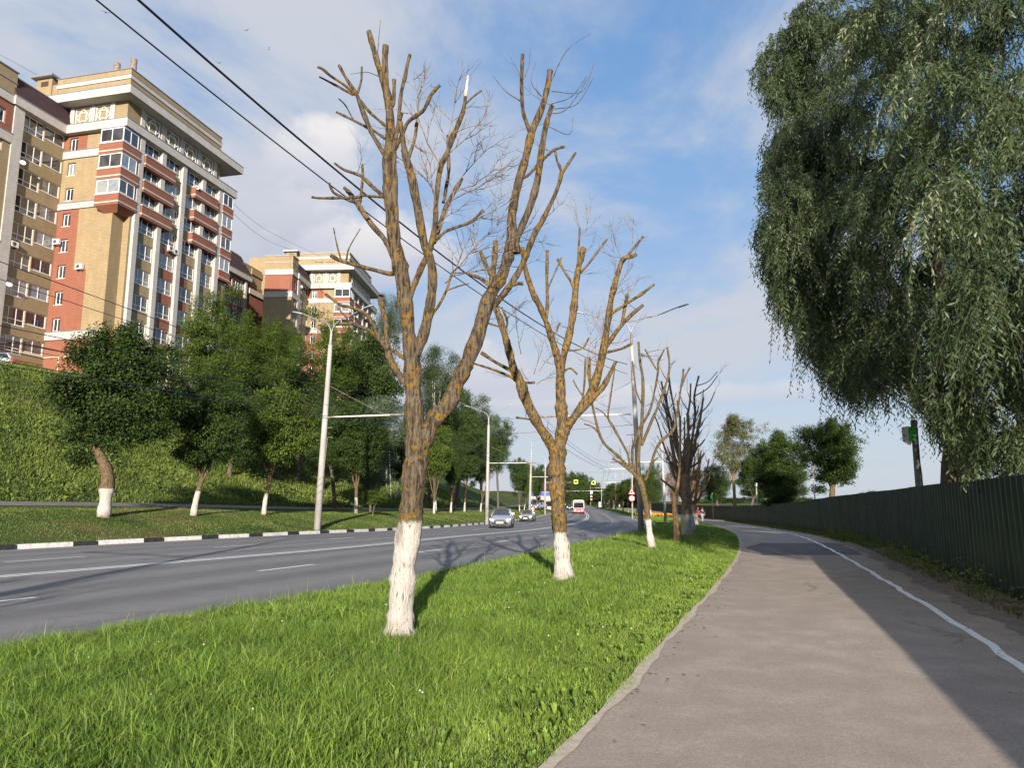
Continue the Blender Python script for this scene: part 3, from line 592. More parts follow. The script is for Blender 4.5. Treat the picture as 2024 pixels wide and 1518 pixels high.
def twig(mb, p, d, L, r, depth, rn, up=.25, n=4):
    pts = [Vector(p)]; dd = Vector(d).normalized(); k = 5
    for i in range(k):
        dd = (dd + Vector((rn.gauss(0, .16), rn.gauss(0, .16), rn.gauss(0, .12) + up * .4))).normalized(); pts.append(pts[-1] + dd * L / k)
    mb.tube(pts, [r * (1 - .75 * i / k) for i in range(k + 1)], n, 0, False)
    if depth > 0:
        for i in range(1, k):
            for _ in range(rn.choice((1, 1, 2))):
                t = (pts[i+1] - pts[i]).normalized(); s = Vector((rn.gauss(0, 1), rn.gauss(0, 1), rn.gauss(0, .7))).normalized()
                twig(mb, pts[i], t * .8 + s * .7, L * rn.uniform(.35, .6), r * .62, depth - 1, rn, up, 3)
def pollard_px(base_px, Y, specs, mats, label, cat_, group, seed, twigs=(), nside=14, dspread=.45, bumpy=.07, rootflare=1.22):
    """a pruned tree: specs = list of (kind, cut, [(px,py,width_px)...]) read from the photo, turned into real limbs at the tree's distance"""
    rn = random.Random(seed); B = hit(*base_px) if Y is None else Vector((atY(*base_px, Y).x, Y, 0)); B.z = float(G(B.x, B.y)) - .02
    root = empty('pollarded_tree', B, 0, label, cat_, group); known = []; tw = MB()
    for i, (kind, cut, pts) in enumerate(specs):
        x0, y0 = pts[0][:2]
        if known: dY, _ = min(((k[2], (k[0]-x0)**2 + (k[1]-y0)**2) for k in known), key=lambda t: t[1])
        else: dY = 0
        g = rn.uniform(-dspread, dspread) if kind != 'trunk' else rn.uniform(-.03, .03); L = 0; Q = []; pp = None
        for (px, py, w) in pts:
            if pp: L += math.hypot(px-pp[0], py-pp[1]) * camdepth(B.y, 4) / F_PX
            pp = (px, py); yy = B.y + dY + g * L; p = atY(px, py, yy); known.append((px, py, dY + g * L))
            Q.append((p.x - B.x, p.y - B.y, p.z - B.z, w * .46 * camdepth(yy, p.z) / F_PX))
        # intermediate depth samples so later limbs attach on the surface of this one
        kk = known[-len(pts):]
        for a_, b_ in zip(kk[:-1], kk[1:]):
            for t in (.2, .4, .6, .8): known.append(tuple(a_[j] * (1-t) + b_[j] * t for j in range(3)))
        if kind == 'trunk' and i == 0: q0 = Q[0]; Q[0] = (q0[0], q0[1], -.06, q0[3] * rootflare)
        mb = MB(); P, R = limb_mesh(mb, Q, nside if kind != 'branch' else 8, 6 if kind != 'branch' else 4, bumpy if kind != 'branch' else bumpy * 1.1, seed * 50 + i, 1 if cut else 0)
        mb.build(kind, [mats[0] if len(pts[0]) < 4 else mats[0], {None: mats[0], 'cut': CUT, 'teal': TEAL, 'pale': PALEW}[cut]], root, True, uv=False)
        if kind != 'trunk' and twigs:
            pr, Lt, r0, dp = twigs
            for j in range(2, len(P)):
                if rn.random() < pr * (1.6 if j > len(P) * .55 else .6):
                    s = Vector((rn.gauss(0, 1), rn.gauss(0, .8), rn.gauss(.35, .6))).normalized(); twig(tw, P[j], s, Lt * rn.uniform(.3, 1.1), r0 * rn.uniform(.7, 1.2), dp, rn, .35)
    if tw.v: tag(tw.build('twigs', [BARKG], root, False, uv=False), kind='stuff')
    return root, B, known
Ln = lambda *a: list(a)
T1 = [
 ('trunk', None, [(789,1275,58),(791,1215,54),(798,1130,49),(806,1060,50),(813,1000,51),(819,940,50),(823,890,48),(820,840,41),(817,780,37),(814,710,36)]),
 ('limb', 'teal', [(822,900,44),(840,862,38),(863,823,35),(887,796,37),(905,754,33),(925,713,31),(946,657,29),(967,588,28),(991,547,26),(1006,500,23),(1012,460,20),(1012,424,18),(1024,365,18),(1039,312,17),(1051,261,15),(1071,214,13),(1082,172,12),(1087,139,12)]),
 ('limb', 'cut', [(814,715,34),(806,645,32),(797,560,31),(784,500,28),(775,440,25),(767,380,22),(765,326,21),(771,267,19),(769,208,16),(763,165,14),(761,120,13),(762,89,13)]),
 ('limb', 'cut', [(822,700,24),(836,665,23),(848,615,22),(855,560,19),(852,520,18),(838,480,19),(826,410,19),(812,345,17),(801,305,14),(796,273,11),(791,240,9)]),
 ('limb', 'pale', [(800,606,13),(812,580,13),(830,535,13),(850,492,12),(860,440,11),(862,400,11),(870,335,11),(883,304,11),(897,267,10),(914,223,9),(920,192,8)]),
 ('limb', 'teal', [(768,215,13),(758,165,12),(748,128,12),(737,92,11),(729,61,11)]),
 ('limb', None, [(788,520,14),(785,480,15),(781,420,14),(779,350,13),(779,297,11),(785,258,9),(794,222,8)]),
 ('limb', 'cut', [(1018,500,22),(1022,470,15),(1045,415,15),(1062,356,14),(1071,291,13),(1080,243,11),(1091,208,10)]),
 ('limb', 'cut', [(1049,262,10),(1040,240,9),(1033,215,8),(1031,163,7),(1033,106,7)]),
 ('limb', 'cut', [(976,604,15),(992,585,13),(1008,564,13),(1026,535,13),(1040,505,12),(1050,478,12),(1060,455,12),(1072,436,11),(1092,395,9),(1104,365,8),(1111,338,8)]),
 ('limb', 'teal', [(805,765,13),(790,742,14),(780,727,14),(766,692,13),(763,644,12),(755,605,11),(752,585,11)]),
 ('limb', 'teal', [(783,524,13),(765,480,12),(736,445,12),(713,412,10),(695,386,9),(681,371,8)]),
 ('branch', 'teal', [(764,312,11),(748,285,9),(733,258,9),(713,208,9),(704,184,8),(686,157,7),(670,128,7)]),
 ('branch', 'cut', [(783,520,12),(776,541,10),(738,533,9),(704,524,9),(676,516,8),(654,505,8)]),
 ('branch', 'teal', [(706,185,6),(711,170,5),(714,157,5),(715,132,5)]),
 ('branch', 'pale', [(703,187,7),(683,169,6),(653,149,6),(638,136,6),(627,131,5)]),
 ('branch', None, [(698,187,6),(671,172,5),(631,151,4)]),
 ('branch', None, [(766,252,6),(745,234,6),(730,220,6),(713,199,6)]),
 ('branch', 'cut', [(765,276,7),(745,262,6),(727,252,6),(698,237,5),(665,221,4)]),
 ('branch', None, [(699,237,3),(683,208,2.5),(669,194,2)]),
 ('branch', 'cut', [(762,390,9),(740,372,8),(727,359,8),(713,347,7),(680,335,6),(661,322,5)]),
 ('branch', 'teal', [(697,398,7),(689,396,6),(672,387,6),(659,380,6),(650,361,5)]),
 ('branch', 'teal', [(708,408,8),(713,390,7),(717,350,6),(716,325,6)]),
 ('branch', None, [(762,389,8),(740,388,6),(718,386,6),(701,390,6),(665,391,6),(630,391,5),(616,389,6)]),
 ('branch', 'teal', [(776,300,12),(790,276,9),(800,252,9),(810,237,9),(834,220,9),(845,203,8),(852,187,8),(861,176,7),(870,168,7)]),
 ('branch', 'cut', [(782,266,9),(788,235,8),(793,184,8),(800,155,8),(805,128,7),(810,108,8)]),
 ('branch', 'cut', [(776,210,8),(778,196,8),(779,157,9)]),
 ('branch', None, [(919,206,4),(936,190,4),(952,178,4)]),
 ('branch', 'teal', [(858,480,10),(868,450,10),(876,424,10),(885,402,9),(897,380,9),(913,353,8)]),
 ('branch', 'cut', [(862,474,8),(880,458,7),(896,451,7),(929,439,7),(943,428,6),(955,415,7)]),
 ('branch', 'cut', [(876,400,7),(879,386,7),(886,345,7),(887,326,7),(885,267,6)]),
 ('branch', 'cut', [(803,312,9),(808,308,8),(819,276,7),(824,241,7)]),
 ('branch', None, [(842,650,7),(855,622,6),(870,599,6),(884,570,5),(893,540,4),(908,526,3)]),
 ('branch', None, [(883,574,4),(905,566,4),(927,560,3)]),
 ('branch', 'cut', [(768,694,9),(749,664,8),(728,626,8),(711,614,7),(690,606,7),(672,602,6),(643,581,6)]),
 ('branch', 'cut', [(768,697,8),(759,685,7),(745,668,7),(731,654,7),(711,645,6),(693,640,6),(667,640,6)]),
 ('branch', None, [(693,640,4),(680,622,4),(667,609,3)]),
 ('branch', 'pale', [(803,712,8),(790,702,8),(771,689,7)]),
 ('branch', None, [(674,513,4),(666,484,3),(659,450,3)]), ('branch', None, [(684,516,4),(690,490,3),(712,452,2)]),
 ('branch', 'cut', [(1030,352,8),(1045,345,7),(1068,320,7),(1085,304,6),(1098,294,6),(1117,289,6)]),
 ('branch', 'cut', [(1111,340,7),(1106,328,6),(1101,317,5),(1098,300,5)]),
 ('branch', 'cut', [(1111,340,7),(1117,332,6),(1125,320,6),(1138,301,5)]),
 ('branch', 'cut', [(1008,566,9),(1022,560,9),(1034,560,9)]),
]
T1B, B1, KN = pollard_px((788,1268), None, T1, [BARK1], 'nearest and tallest pruned tree, thick forked trunk with ringed yellow lichen and whitewashed foot', 'tree', 'pruned roadside trees on the near verge', 11, (.02, .5, .004, 1))
# bare pale splinter, thin live shoots of the nearest tree
def extra_twigs(root, B, known, starts, seed, L, r, depth):
    rn = random.Random(seed); mb = MB()
    for (px, py, ang) in starts:
        dY = min(((k[2], (k[0]-px)**2 + (k[1]-py)**2) for k in known), key=lambda t: t[1])[0]
        p = atY(px, py, B.y + dY) - B; a = radians(ang); twig(mb, p, Vector((cos(a), rn.uniform(-.5, .5), sin(a))), L * rn.uniform(.7, 1.2), r, depth, rn, .18)
    tag(mb.build('twigs', [BARKD], root, False, uv=False), kind='stuff')
extra_twigs(T1B, B1, KN, [(868,345,70),(872,330,110),(880,310,35),(885,400,40),(890,385,20),(905,360,55),(862,400,100),(855,470,60),(896,450,25),(930,500,30),(880,560,50),(820,250,80),(860,380,130),(905,530,60),(900,540,-10),(960,510,20)], 5, 1.0, .0085, 2)
mb = MB(); rn = random.Random(3)
for (x, y, *rest) in ((1085,170,(1120,100),(1168,65)),(1090,180,(1150,180),(1176,120)),(1095,215,(1140,205),(1172,155)),(1080,225,(1120,215),(1165,150)),(1033,160,(1045,130),(1048,95)),(1030,200,(1000,180),(975,150)),(1085,250,(1125,265),(1133,230)),(1090,205,(1130,190),(1160,150)),(1070,190,(1050,160),(1060,120)),(745,125,(748,85),(752,38)),(748,150,(725,142),(692,146))):
    pts = [atY(px, py, B1.y + .5 + i * .12) - B1 for i, (px, py) in enumerate([(x, y)] + rest)]; S = catmull([(*p, 0) for p in pts], 6); mb.tube([Vector(s[:3]) for s in S], list(np.linspace(.007, .003, len(S))), 4, 0, False)
tag(mb.build('shoots', [BARKG], T1B, False, uv=False), kind='stuff')
p0 = atY(920,190,B1.y+.2) - B1; mbp = MB(); mbp.tube([p0, atY(922,172,B1.y+.2) - B1, atY(925,149,B1.y+.2) - B1], [.022, .02, .01], 7); mbp.build('splinter', [PALEW], T1B, True, uv=False)
T2 = [
 ('trunk', None, [(1116,1156,42),(1112,1110,37),(1107,1060,33),(1104,1010,33),(1101,965,33),(1099,930,38),(1103,900,36),(1108,868,27),(1111,830,24),(1108,790,22),(1107,740,17)]),
 ('limb', None, [(1098,895,26),(1082,868,22),(1063,837,22),(1039,789,22),(1026,751,20),(1015,727,18),(1001,675,16),(988,630,14),(978,602,13),(972,567,13),(977,519,13),(980,475,13)]),
 ('limb', 'cut', [(1108,750,16),(1111,715,16),(1126,657,15),(1134,606,14),(1140,550,13),(1147,515,12),(1153,490,13)]),
 ('limb', 'cut', [(1116,856,20),(1124,838,20),(1146,810,19),(1171,768,17),(1188,713,16),(1198,657,15),(1206,600,13),(1214,565,12),(1222,536,10),(1231,512,9),(1245,508,8),(1259,502,8)]),
 ('limb', 'cut', [(1108,745,14),(1100,700,14),(1091,671,14),(1077,630,13),(1065,600,12),(1053,578,12),(1039,533,10),(1032,488,9)]),
 ('branch', 'cut', [(1080,628,8),(1082,600,8),(1081,554,7),(1082,495,6)]),
 ('branch', None, [(1083,570,4),(1098,536,3),(1110,509,3)]),
 ('branch', 'cut', [(1136,580,8),(1132,562,7),(1118,540,6),(1102,512,6)]),
 ('branch', 'cut', [(1147,538,6),(1160,525,5),(1178,502,5),(1200,472,5)]),
 ('branch', None, [(1140,540,5),(1143,500,4),(1146,450,4)]),
 ('branch', None, [(1112,736,4),(1127,728,4),(1141,740,4)]), ('branch', None, [(1118,694,4),(1150,689,4),(1164,668,4)]),
 ('branch', 'cut', [(972,572,9),(964,562,8),(949,550,7),(925,541,7)]), ('branch', 'cut', [(972,545,9),(966,536,8),(957,515,8),(949,495,8)]),
 ('branch', 'teal', [(1018,742,9),(1008,732,8),(980,716,7),(951,697,7)]), ('branch', None, [(1020,752,7),(1008,744,6),(973,730,5),(934,718,5)]),
 ('branch', None, [(985,645,5),(961,637,4),(945,625,4)]), ('branch', 'teal', [(994,660,4),(1003,637,4),(992,607,5)]),
 ('branch', None, [(1030,754,6),(1045,757,5),(1057,756,5)]), ('branch', None, [(1058,833,4),(1046,829,4),(1020,825,4)]),
 ('branch', 'cut', [(1224,530,5),(1243,502,5),(1271,467,5)]), ('branch', 'cut', [(1202,625,8),(1212,617,7),(1240,599,6),(1268,581,6),(1293,562,5)]),
 ('branch', 'cut', [(1192,694,9),(1205,675,9),(1222,650,8),(1247,623,8),(1271,603,8)]), ('branch', 'cut', [(1229,642,7),(1232,625,7),(1240,581,6)]),
 ('branch', None, [(1194,697,7),(1210,694,6),(1230,689,5),(1248,680,6)]), ('branch', 'teal', [(1126,838,13),(1140,822,12),(1167,792,12),(1190,768,11),(1203,745,10),(1217,714,8)]),
 ('branch', None, [(1156,788,4),(1140,765,3),(1133,751,3)]), ('branch', None, [(1150,800,5),(1155,760,4),(1157,708,4)]), ('branch', 'cut', [(1168,770,5),(1163,735,4),(1166,705,4)]),
 ('branch', None, [(1100,655,4),(1103,645,4),(1108,638,3)]),
]
T2B, B2, KN2 = pollard_px((1115,1152), None, T2, [BARK2], 'second pruned tree, densely orange lichened limbs fanning from a knobbly whitewashed trunk', 'tree', 'pruned roadside trees on the near verge', 22, (.05, .75, .006, 1), 12, .35, .09)
extra_twigs(T2B, B2, KN2, [(1055,740,80),(1065,735,65),(1010,690,95),(965,560,110),(1215,540,80),(1230,520,95),(1205,600,60),(1190,700,70),(1180,740,95),(1150,470,100),(1145,480,60),(1085,520,110),(1250,480,75),(1235,600,50),(1200,690,110),(1160,735,85),(1030,700,100),(1060,760,30)], 8, .9, .007, 2)
T3 = [
 ('trunk', None, [(1290,1092,20),(1285,1060,14),(1281,1030,13),(1277,1000,13),(1270,965,15),(1263,945,13)]),
 ('limb', 'cut', [(1265,950,9),(1261,927,8),(1263,885,8),(1267,861,8),(1270,813,7),(1271,754,6),(1265,714,5),(1262,676,5)]),
 ('limb', 'cut', [(1262,948,9),(1244,925,7),(1221,901,6),(1192,873,6),(1178,832,5),(1168,778,4),(1166,707,4)]),
 ('limb', None, [(1246,928,5),(1241,899,5),(1232,880,5),(1211,842,5),(1202,825,4),(1206,790,4),(1215,728,3)]),
 ('limb', 'cut', [(1268,880,6),(1287,835,6),(1301,802,5),(1320,747,5),(1323,718,4),(1319,687,4)]),
 ('limb', 'cut', [(1274,950,8),(1280,940,6),(1294,896,6),(1306,873,6),(1330,851,6),(1337,825,5),(1344,778,4),(1350,742,4),(1351,729,4)]),
 ('branch', None, [(1201,826,3),(1190,814,3),(1177,806,3)]), ('branch', None, [(1187,860,4),(1171,844,3),(1155,838,3)]), ('branch', None, [(1250,935,6),(1230,918,5),(1211,906,5)]),
 ('branch', 'teal', [(1252,935,6),(1249,896,5),(1256,868,5),(1268,837,5)]), ('branch', 'cut', [(1269,842,5),(1285,809,5),(1294,771,4),(1301,733,4),(1301,716,4),(1313,691,3)]),
 ('branch', 'cut', [(1346,766,4),(1354,745,4),(1364,726,3)]), ('branch', None, [(1269,800,4),(1260,780,3),(1256,761,3),(1250,714,3)]), ('branch', None, [(1270,705,3),(1268,698,3)]),
 ('branch', None, [(1301,735,3),(1288,715,3),(1275,690,3)]), ('branch', None, [(1279,938,4),(1290,915,4),(1300,905,3)]),
]
pollard_px((1288,1088), None, T3, [BARK3], 'third pruned tree, slender bent trunk with wide ochre limbs beside the double lamp pole', 'tree', 'pruned roadside trees on the near verge', 33, (.12, .8, .009, 1), 10, .3, .08)
def pollard_gen(name, base, H, fork, r0, spread, nl, m, seed, label, group, twg=(.25, .8, .011, 1), lean=0, up=.75, stubs=0):
    """a pruned tree grown from numbers: short trunk, nl main limbs, shortened side limbs"""
    rn = random.Random(seed); B = Vector((base[0], base[1], float(G(base[0], base[1])) - .03)); root = empty(name, B, 0, label, 'tree', group); tw = MB()
    mb = MB(); tp = Vector((lean, 0, fork)); limb_mesh(mb, [(0,0,-.05,r0*1.2),(lean*.1,0,fork*.25,r0),(lean*.4,0,fork*.6,r0*.9),(lean,0,fork,r0*.95)], 10, 5, .07, seed); mb.build('trunk', [m, m], root, True, uv=False)
    for i in range(nl):
        a = 2*pi*i/nl + rn.uniform(-.4, .4); out = rn.uniform(.35, 1.0) * spread; h = (H - fork) * rn.uniform(.72, 1.0); r = r0 * rn.uniform(*((.38, .55) if m is not BARKD else (.32, .46))); P = []
        for t in (0, .12, .35, .6, .8, 1): 
            o = out * t ** up; P.append((tp.x + cos(a)*o + rn.gauss(0, .05)*h*.3*t, tp.y + sin(a)*o + rn.gauss(0, .05)*h*.3*t, tp.z - .15 + h * t, r * (1 - .55*t)))
        mb = MB(); PP, RR_ = limb_mesh(mb, P, 7, 4, .08, seed*31+i, 1); mb.build('limb', [m, CUT if rn.random() < .6 else m], root, True, uv=False)
        for j in range(4, len(PP) - 1, 2):
            if rn.random() < .75:
                s = Vector((cos(a + rn.gauss(0, 1.1)), sin(a + rn.gauss(0, 1.1)), rn.uniform(.3, 1.6))).normalized(); l = rn.uniform(.35, 1.3) * (H / 7); r = RR_[j] * .55; p = PP[j]
                q1 = p + s * l * .5; q2 = q1 + (s + Vector((0, 0, .6))).normalized() * l * .5; mb = MB(); limb_mesh(mb, [(*p, r), (*q1, r*.8), (*q2, r*.65)], 6, 3, .08, seed*77+i*9+j, 0); mb.build('branch', [m], root, True, uv=False)
                if twg and rn.random() < .7: twig(tw, q2, s + Vector((0,0,.5)), twg[1], twg[2], twg[3], rn, .3, 3)
            if twg and rn.random() < twg[0]: twig(tw, PP[j], Vector((rn.gauss(0,1), rn.gauss(0,1), .5)), twg[1]*.8, twg[2]*.8, twg[3], rn, .3, 3)
    for i in range(stubs):
        a = rn.uniform(0, 2*pi); z = fork * rn.uniform(.55, 1.05); s = Vector((cos(a), sin(a), .55)); l = rn.uniform(.5, 1.3); mb = MB(); p = Vector((tp.x, tp.y, z))
        limb_mesh(mb, [(*p, .07), (*(p + s*l*.5), .06), (*(p + s*l + Vector((0,0,.15))), .045)], 6, 3, .08, seed+i, 0); mb.build('branch', [m], root, True, uv=False)
    if tw.v: tag(tw.build('twigs', [BARKG], root, False, uv=False), kind='stuff')
    return root
gP = 'pruned roadside trees on the near verge'
def at(px, py): h = hit(px, py); return (h.x, h.y)
# broken half stripped snag
b = hit(1338, 1075); root = empty('dead_snag', (b.x, b.y, b.z - .03), 0, 'split dead tree snag with stripped brown wood and a hollow at its broken shoulder', 'tree', gP)
mb = MB(); limb_mesh(mb, [(0,0,-.05,.17),(0,0,.4,.125),(-.02,0,1.0,.105),(-.03,0,1.5,.10),(-.02,0,1.85,.115)], 10, 6, .09, 4, 0); mb.build('trunk', [STRIP], root, True, uv=False)
mb = MB(); limb_mesh(mb, [(.02,0,1.5,.07),(.08,0,2.0,.06),(.19,0,2.6,.05),(.22,0,3.4,.045),(.28,0,4.4,.04),(.2,0,5.3,.03)], 8, 5, .08, 9, 0); mb.build('limb', [STRIP], root, True, uv=False)
pollard_gen('pollarded_tree', at(1357,1062), 7.5, 2.8, .21, 1.8, 6, BARKD, 41, 'dark dead pruned tree with dense stubby branches, its foot shaded grey', gP, (.3, .6, .008, 1), .06, .8, 6)
pollard_gen('pollarded_tree', (10.0,41.5), 7.8, 2.4, .19, 1.7, 7, BARKD, 42, 'dark dead pruned tree standing close behind the split snag, leaning left', gP, (.3, .6, .010, 1), -.5, .8, 2)
pollard_gen('pollarded_tree', at(1375,1040), 7.2, 1.9, .26, 2.0, 6, BARKT, 43, 'tan barked pruned tree with a bright whitewashed foot beside the two walkers', gP, (.5, .9, .014, 1), -.2, .55)
pollard_gen('pollarded_tree', (13.6,58.5), 7.0, 2.0, .17, 1.6, 5, BARKT, 44, 'slim tan pruned tree glimpsed between the dark trunks', gP, (.5, .9, .014, 1), 0, .7)
# ---- leafy trees
def leaf_mesh(C, N, size, aspect, v, fold=.18, down=None):
    """C (n,3) centres, N (n,3) normals -> folded kite leaves (two triangles)"""
    n = len(C); t = rng.normal(0, 1, (n, 3)) if down is None else down + rng.normal(0, .35, (n, 3)); t -= (t * N).sum(1, keepdims=True) * N; t /= np.linalg.norm(t, axis=1, keepdims=True) + 1e-9; s = np.cross(N, t)
    L = size[:, None] if hasattr(size, '__len__') else size; W = L * aspect
    a = C - t * L * .5; b = C + t * L * .5; c1 = C + s * W * .5 + N * L * fold - t * L * .05; c2 = C - s * W * .5 + N * L * fold - t * L * .05
    co = np.stack([a, c1, b, c2], 1).reshape(-1, 3); k = np.arange(n)[:, None] * 4
    return co, np.concatenate([k + np.array([0, 1, 2]), k + np.array([0, 2, 3])]), np.repeat(v, 4)
def crown_mesh(name, n, R, seed, size=.16, aspect=.85, lumps=26, spikes=0, m=LEAF_M, inner=.25, droop=False, ragged=.26, per=16, gap=.5, bottom=-.85):
    """leaf crown centred on the origin, semi-axes R; built of many leafy lumps so light and dark clumps and gaps appear"""
    r = np.random.default_rng(seed); R = np.array(R, float)
    d = r.normal(0, 1, (lumps, 3)); d /= np.linalg.norm(d, axis=1, keepdims=True); d[:, 2] = np.maximum(d[:, 2], bottom)
    d0 = d.copy(); lob = 1 + ragged * (np.sin(d[:, :1] * 3.1 + seed) + np.sin(d[:, 1:2] * 4.3 + seed * 2) + .8 * np.sin(d[:, 2:] * 5 + seed))
    lc = d * R * r.uniform(.35, .88, (lumps, 1)) * lob; lr = R.mean() * r.uniform(.14, .36, lumps); lc[:, :2] *= (1 - .35 * np.clip(-lc[:, 2:] / R[2], 0, 1)); sq = r.uniform(.7, 1.5, (lumps, 3)) * np.array([1, 1, .62])
    nc = n // per; li = r.integers(0, lumps, nc); u = r.normal(0, 1, (nc, 3)); u /= np.linalg.norm(u, axis=1, keepdims=True)
    cc = lc[li] + u * lr[li][:, None] * r.uniform(.45, 1.12, (nc, 1)) * sq[li]; 
    ni = int(nc * inner); q = r.normal(0, 1, (ni, 3)); q /= np.linalg.norm(q, axis=1, keepdims=True); cc[:ni] = q * R * (r.random((ni, 1)) ** .33) * .85
    if spikes:
        sp = []
        for _ in range(spikes):
            a = r.uniform(0, 2*pi); rr = r.uniform(0, .85); x0 = np.array([cos(a)*rr*R[0], sin(a)*rr*R[1], R[2] * sqrt(1 - rr*rr) * .66]); hgt = r.uniform(.2, .55) * R[2]
            for t in np.arange(0, 1, .03): sp.append(x0 + np.array([x0[0]*.06*t, x0[1]*.06*t, hgt * t]) + r.normal(0, .065 * (1.25 - t), 3) * R[0])
        cc = np.concatenate([cc, np.array(sp)])
    nc = len(cc); C = np.repeat(cc, per, 0); outw = C / R; outw /= np.linalg.norm(outw, axis=1, keepdims=True) + 1e-6
    cs = size * 1.55 * (1 + 0 * r.random()); C = C + r.normal(0, 1, C.shape) * cs * np.array([1, 1, .6])
    if droop: C[:, 2] -= np.abs(r.normal(0, 1, len(C))) * size * 3
    N = outw * .55 + r.normal(0, .55, C.shape) + np.array([0, 0, .55]); N /= np.linalg.norm(N, axis=1, keepdims=True)
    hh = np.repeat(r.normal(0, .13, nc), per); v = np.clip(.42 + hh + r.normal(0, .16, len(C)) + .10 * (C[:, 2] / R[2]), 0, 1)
    co, f, va = leaf_mesh(C, N, size * r.uniform(.65, 1.25, len(C)), aspect, v, .15, np.tile([0, 0, -1.0], (len(C), 1)) if droop else None)
    me = mesh_np(name, co, f, va); me.materials.append(m); me.shade_smooth(); return me
def limbs_into(root, r0, fork, top, spread, nl, m, seed, lean=(0, 0), path=None):
    rn = random.Random(seed); mb = MB()
    P = path or [(0,0,-.1,r0*1.15),(lean[0]*.15,lean[1]*.15,fork*.3,r0),(lean[0]*.5,lean[1]*.5,fork*.65,r0*.88),(lean[0],lean[1],fork,r0*.85)]
    limb_mesh(mb, P, 9, 5, .05, seed); tp = Vector(P[-1][:3])
    for i in range(nl):
        a = 2*pi*i/nl + rn.uniform(-.5, .5); o = rn.uniform(.3, .9) * spread; h = (top - tp.z) * rn.uniform(.6, .95)
        limb_mesh(mb, [(*(tp - Vector((0,0,.1))), r0*.6), (tp.x+cos(a)*o*.4, tp.y+sin(a)*o*.4, tp.z+h*.3, r0*.42), (tp.x+cos(a)*o, tp.y+sin(a)*o, tp.z+h, r0*.12)], 6, 4, .06, seed*9+i)
    mb.build('trunk', [m], root, True, uv=False)
def leafy(name, base, crown_c, me, scale, label, cat_, group, r0, fork, m, seed, nl=5, lean=None, path=None, rot=None):
    """base (x,y) on the ground, crown_c world centre of the crown"""
    B = Vector((base[0], base[1], float(G(base[0], base[1])) - .03)); root = empty(name, B, 0, label, cat_, group); c = Vector(crown_c) - B
    cr = bpy.data.objects.new('crown', me); COL.objects.link(cr); cr.parent = root; cr.location = c; cr.scale = scale; cr.rotation_euler = (0, 0, rot if rot is not None else seed * 1.7)
    limbs_into(root, r0, fork, c.z + scale[2] * .5, max(scale[0] * .6, .3), nl, m, seed, lean or (c.x * .6, c.y * .6), path); return root
def from_px(base_px, box, Yoff=0, Yb=None):
    """base pixel and crown box in the photo -> ground point, crown centre, semi axes (x,z)"""
    B = hit(*base_px) if Yb is None else Vector((atY(*base_px, Yb).x, Yb, 0)); Y = B.y + Yoff; x0, y0, x1, y1 = box
    a = atY((x0+x1)/2, y0, Y); b_ = atY((x0+x1)/2, y1, Y); d = camdepth(Y, (a.z+b_.z)/2)
    return (B.x, B.y), ((a + b_) / 2 - Vector((0, 0, .03 * (a.z - b_.z)))), ((x1-x0)/2*d/F_PX * .93, (a.z-b_.z)/2 * .90)
UN = {}
def crown(kind, var=0):
    k = (kind, var)
    if k not in UN:
        s = {'maple': dict(n=44000, R=(1,1,1), size=.040, aspect=.9, lumps=34, spikes=22, m=LEAF_M), 'maple_pale': dict(n=30000, R=(1,1,1), size=.050, aspect=.9, lumps=30, spikes=18, m=LEAF_L),  # second maple crown differs by paler, yellower leaves
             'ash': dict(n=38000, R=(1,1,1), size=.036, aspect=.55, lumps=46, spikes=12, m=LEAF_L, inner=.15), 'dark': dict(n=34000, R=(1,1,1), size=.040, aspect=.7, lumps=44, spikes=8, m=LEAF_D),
             'birch': dict(n=30000, R=(1,1,1), size=.034, aspect=.6, lumps=44, m=LEAF_B, droop=True, inner=.15), 'silver': dict(n=30000, R=(1,1,1), size=.056, aspect=.25, lumps=30, m=LEAF_S),
             'poplar': dict(n=15000, R=(1,1,1), size=.042, aspect=.7, lumps=40, m=LEAF_P, inner=.1, spikes=16), 'rusty': dict(n=9000, R=(1,1,1), size=.055, aspect=.5, lumps=24, m=LEAF_R),
             'bush': dict(n=5000, R=(1,1,1), size=.10, aspect=.6, lumps=16, m=LEAF_L)}[kind]
        UN[k] = crown_mesh(kind + '_crown', seed=100 + var * 17 + len(UN), **s)
    return UN[k]
def tree_px(name, kind, base_px, box, label, group, r0, fork, m, seed, Yb=None, Yoff=0, dscale=1.0, path=None, var=0, nl=5, cat_='tree'):
    g, c, (rx, rz) = from_px(base_px, box, Yoff, Yb); f = fork
    return leafy(name, g, c, crown(kind, var), (rx, rx * dscale, rz), label, cat_, group, r0, f, m, seed, nl, path=path)
gM = 'maples in a row behind the striped kerb'
b0 = hit(205, 1022); P0 = [(205,1025,23),(209,985,22),(213,945,24),(205,915,20),(190,880,17),(180,845,14)]
pth = [(atY(x,y,b0.y).x-b0.x, 0, atY(x,y,b0.y).z-b0.z, w/2*b0.y/F_PX) for x,y,w in P0]; pth[0] = (0,0,-.1,.27)
tree_px('maple_tree','maple',(205,1022),(108,640,352,925),'big dark maple with a crooked whitewashed trunk, first at the left of its row',gM,.24,2.2,BARKM,1,path=pth,nl=6)
tree_px('maple_tree','maple',(382,1020),(335,735,495,945),'maple with a thin leaning trunk, between the crooked maple and the yellowish maple',gM,.15,1.9,BARKM,2,var=1)
tree_px('maple_tree','maple_pale',(521,1018),(478,752,612,948),'maple with yellowish green foliage on a straight thin white foot, left of the lamp pole',gM,.14,2.2,BARKM,3)
tree_px('maple_tree','maple',(703,1015),(645,790,770,960),'round dark maple just right of the nearest left lamp pole',gM,.15,1.9,BARKM,4,var=1)
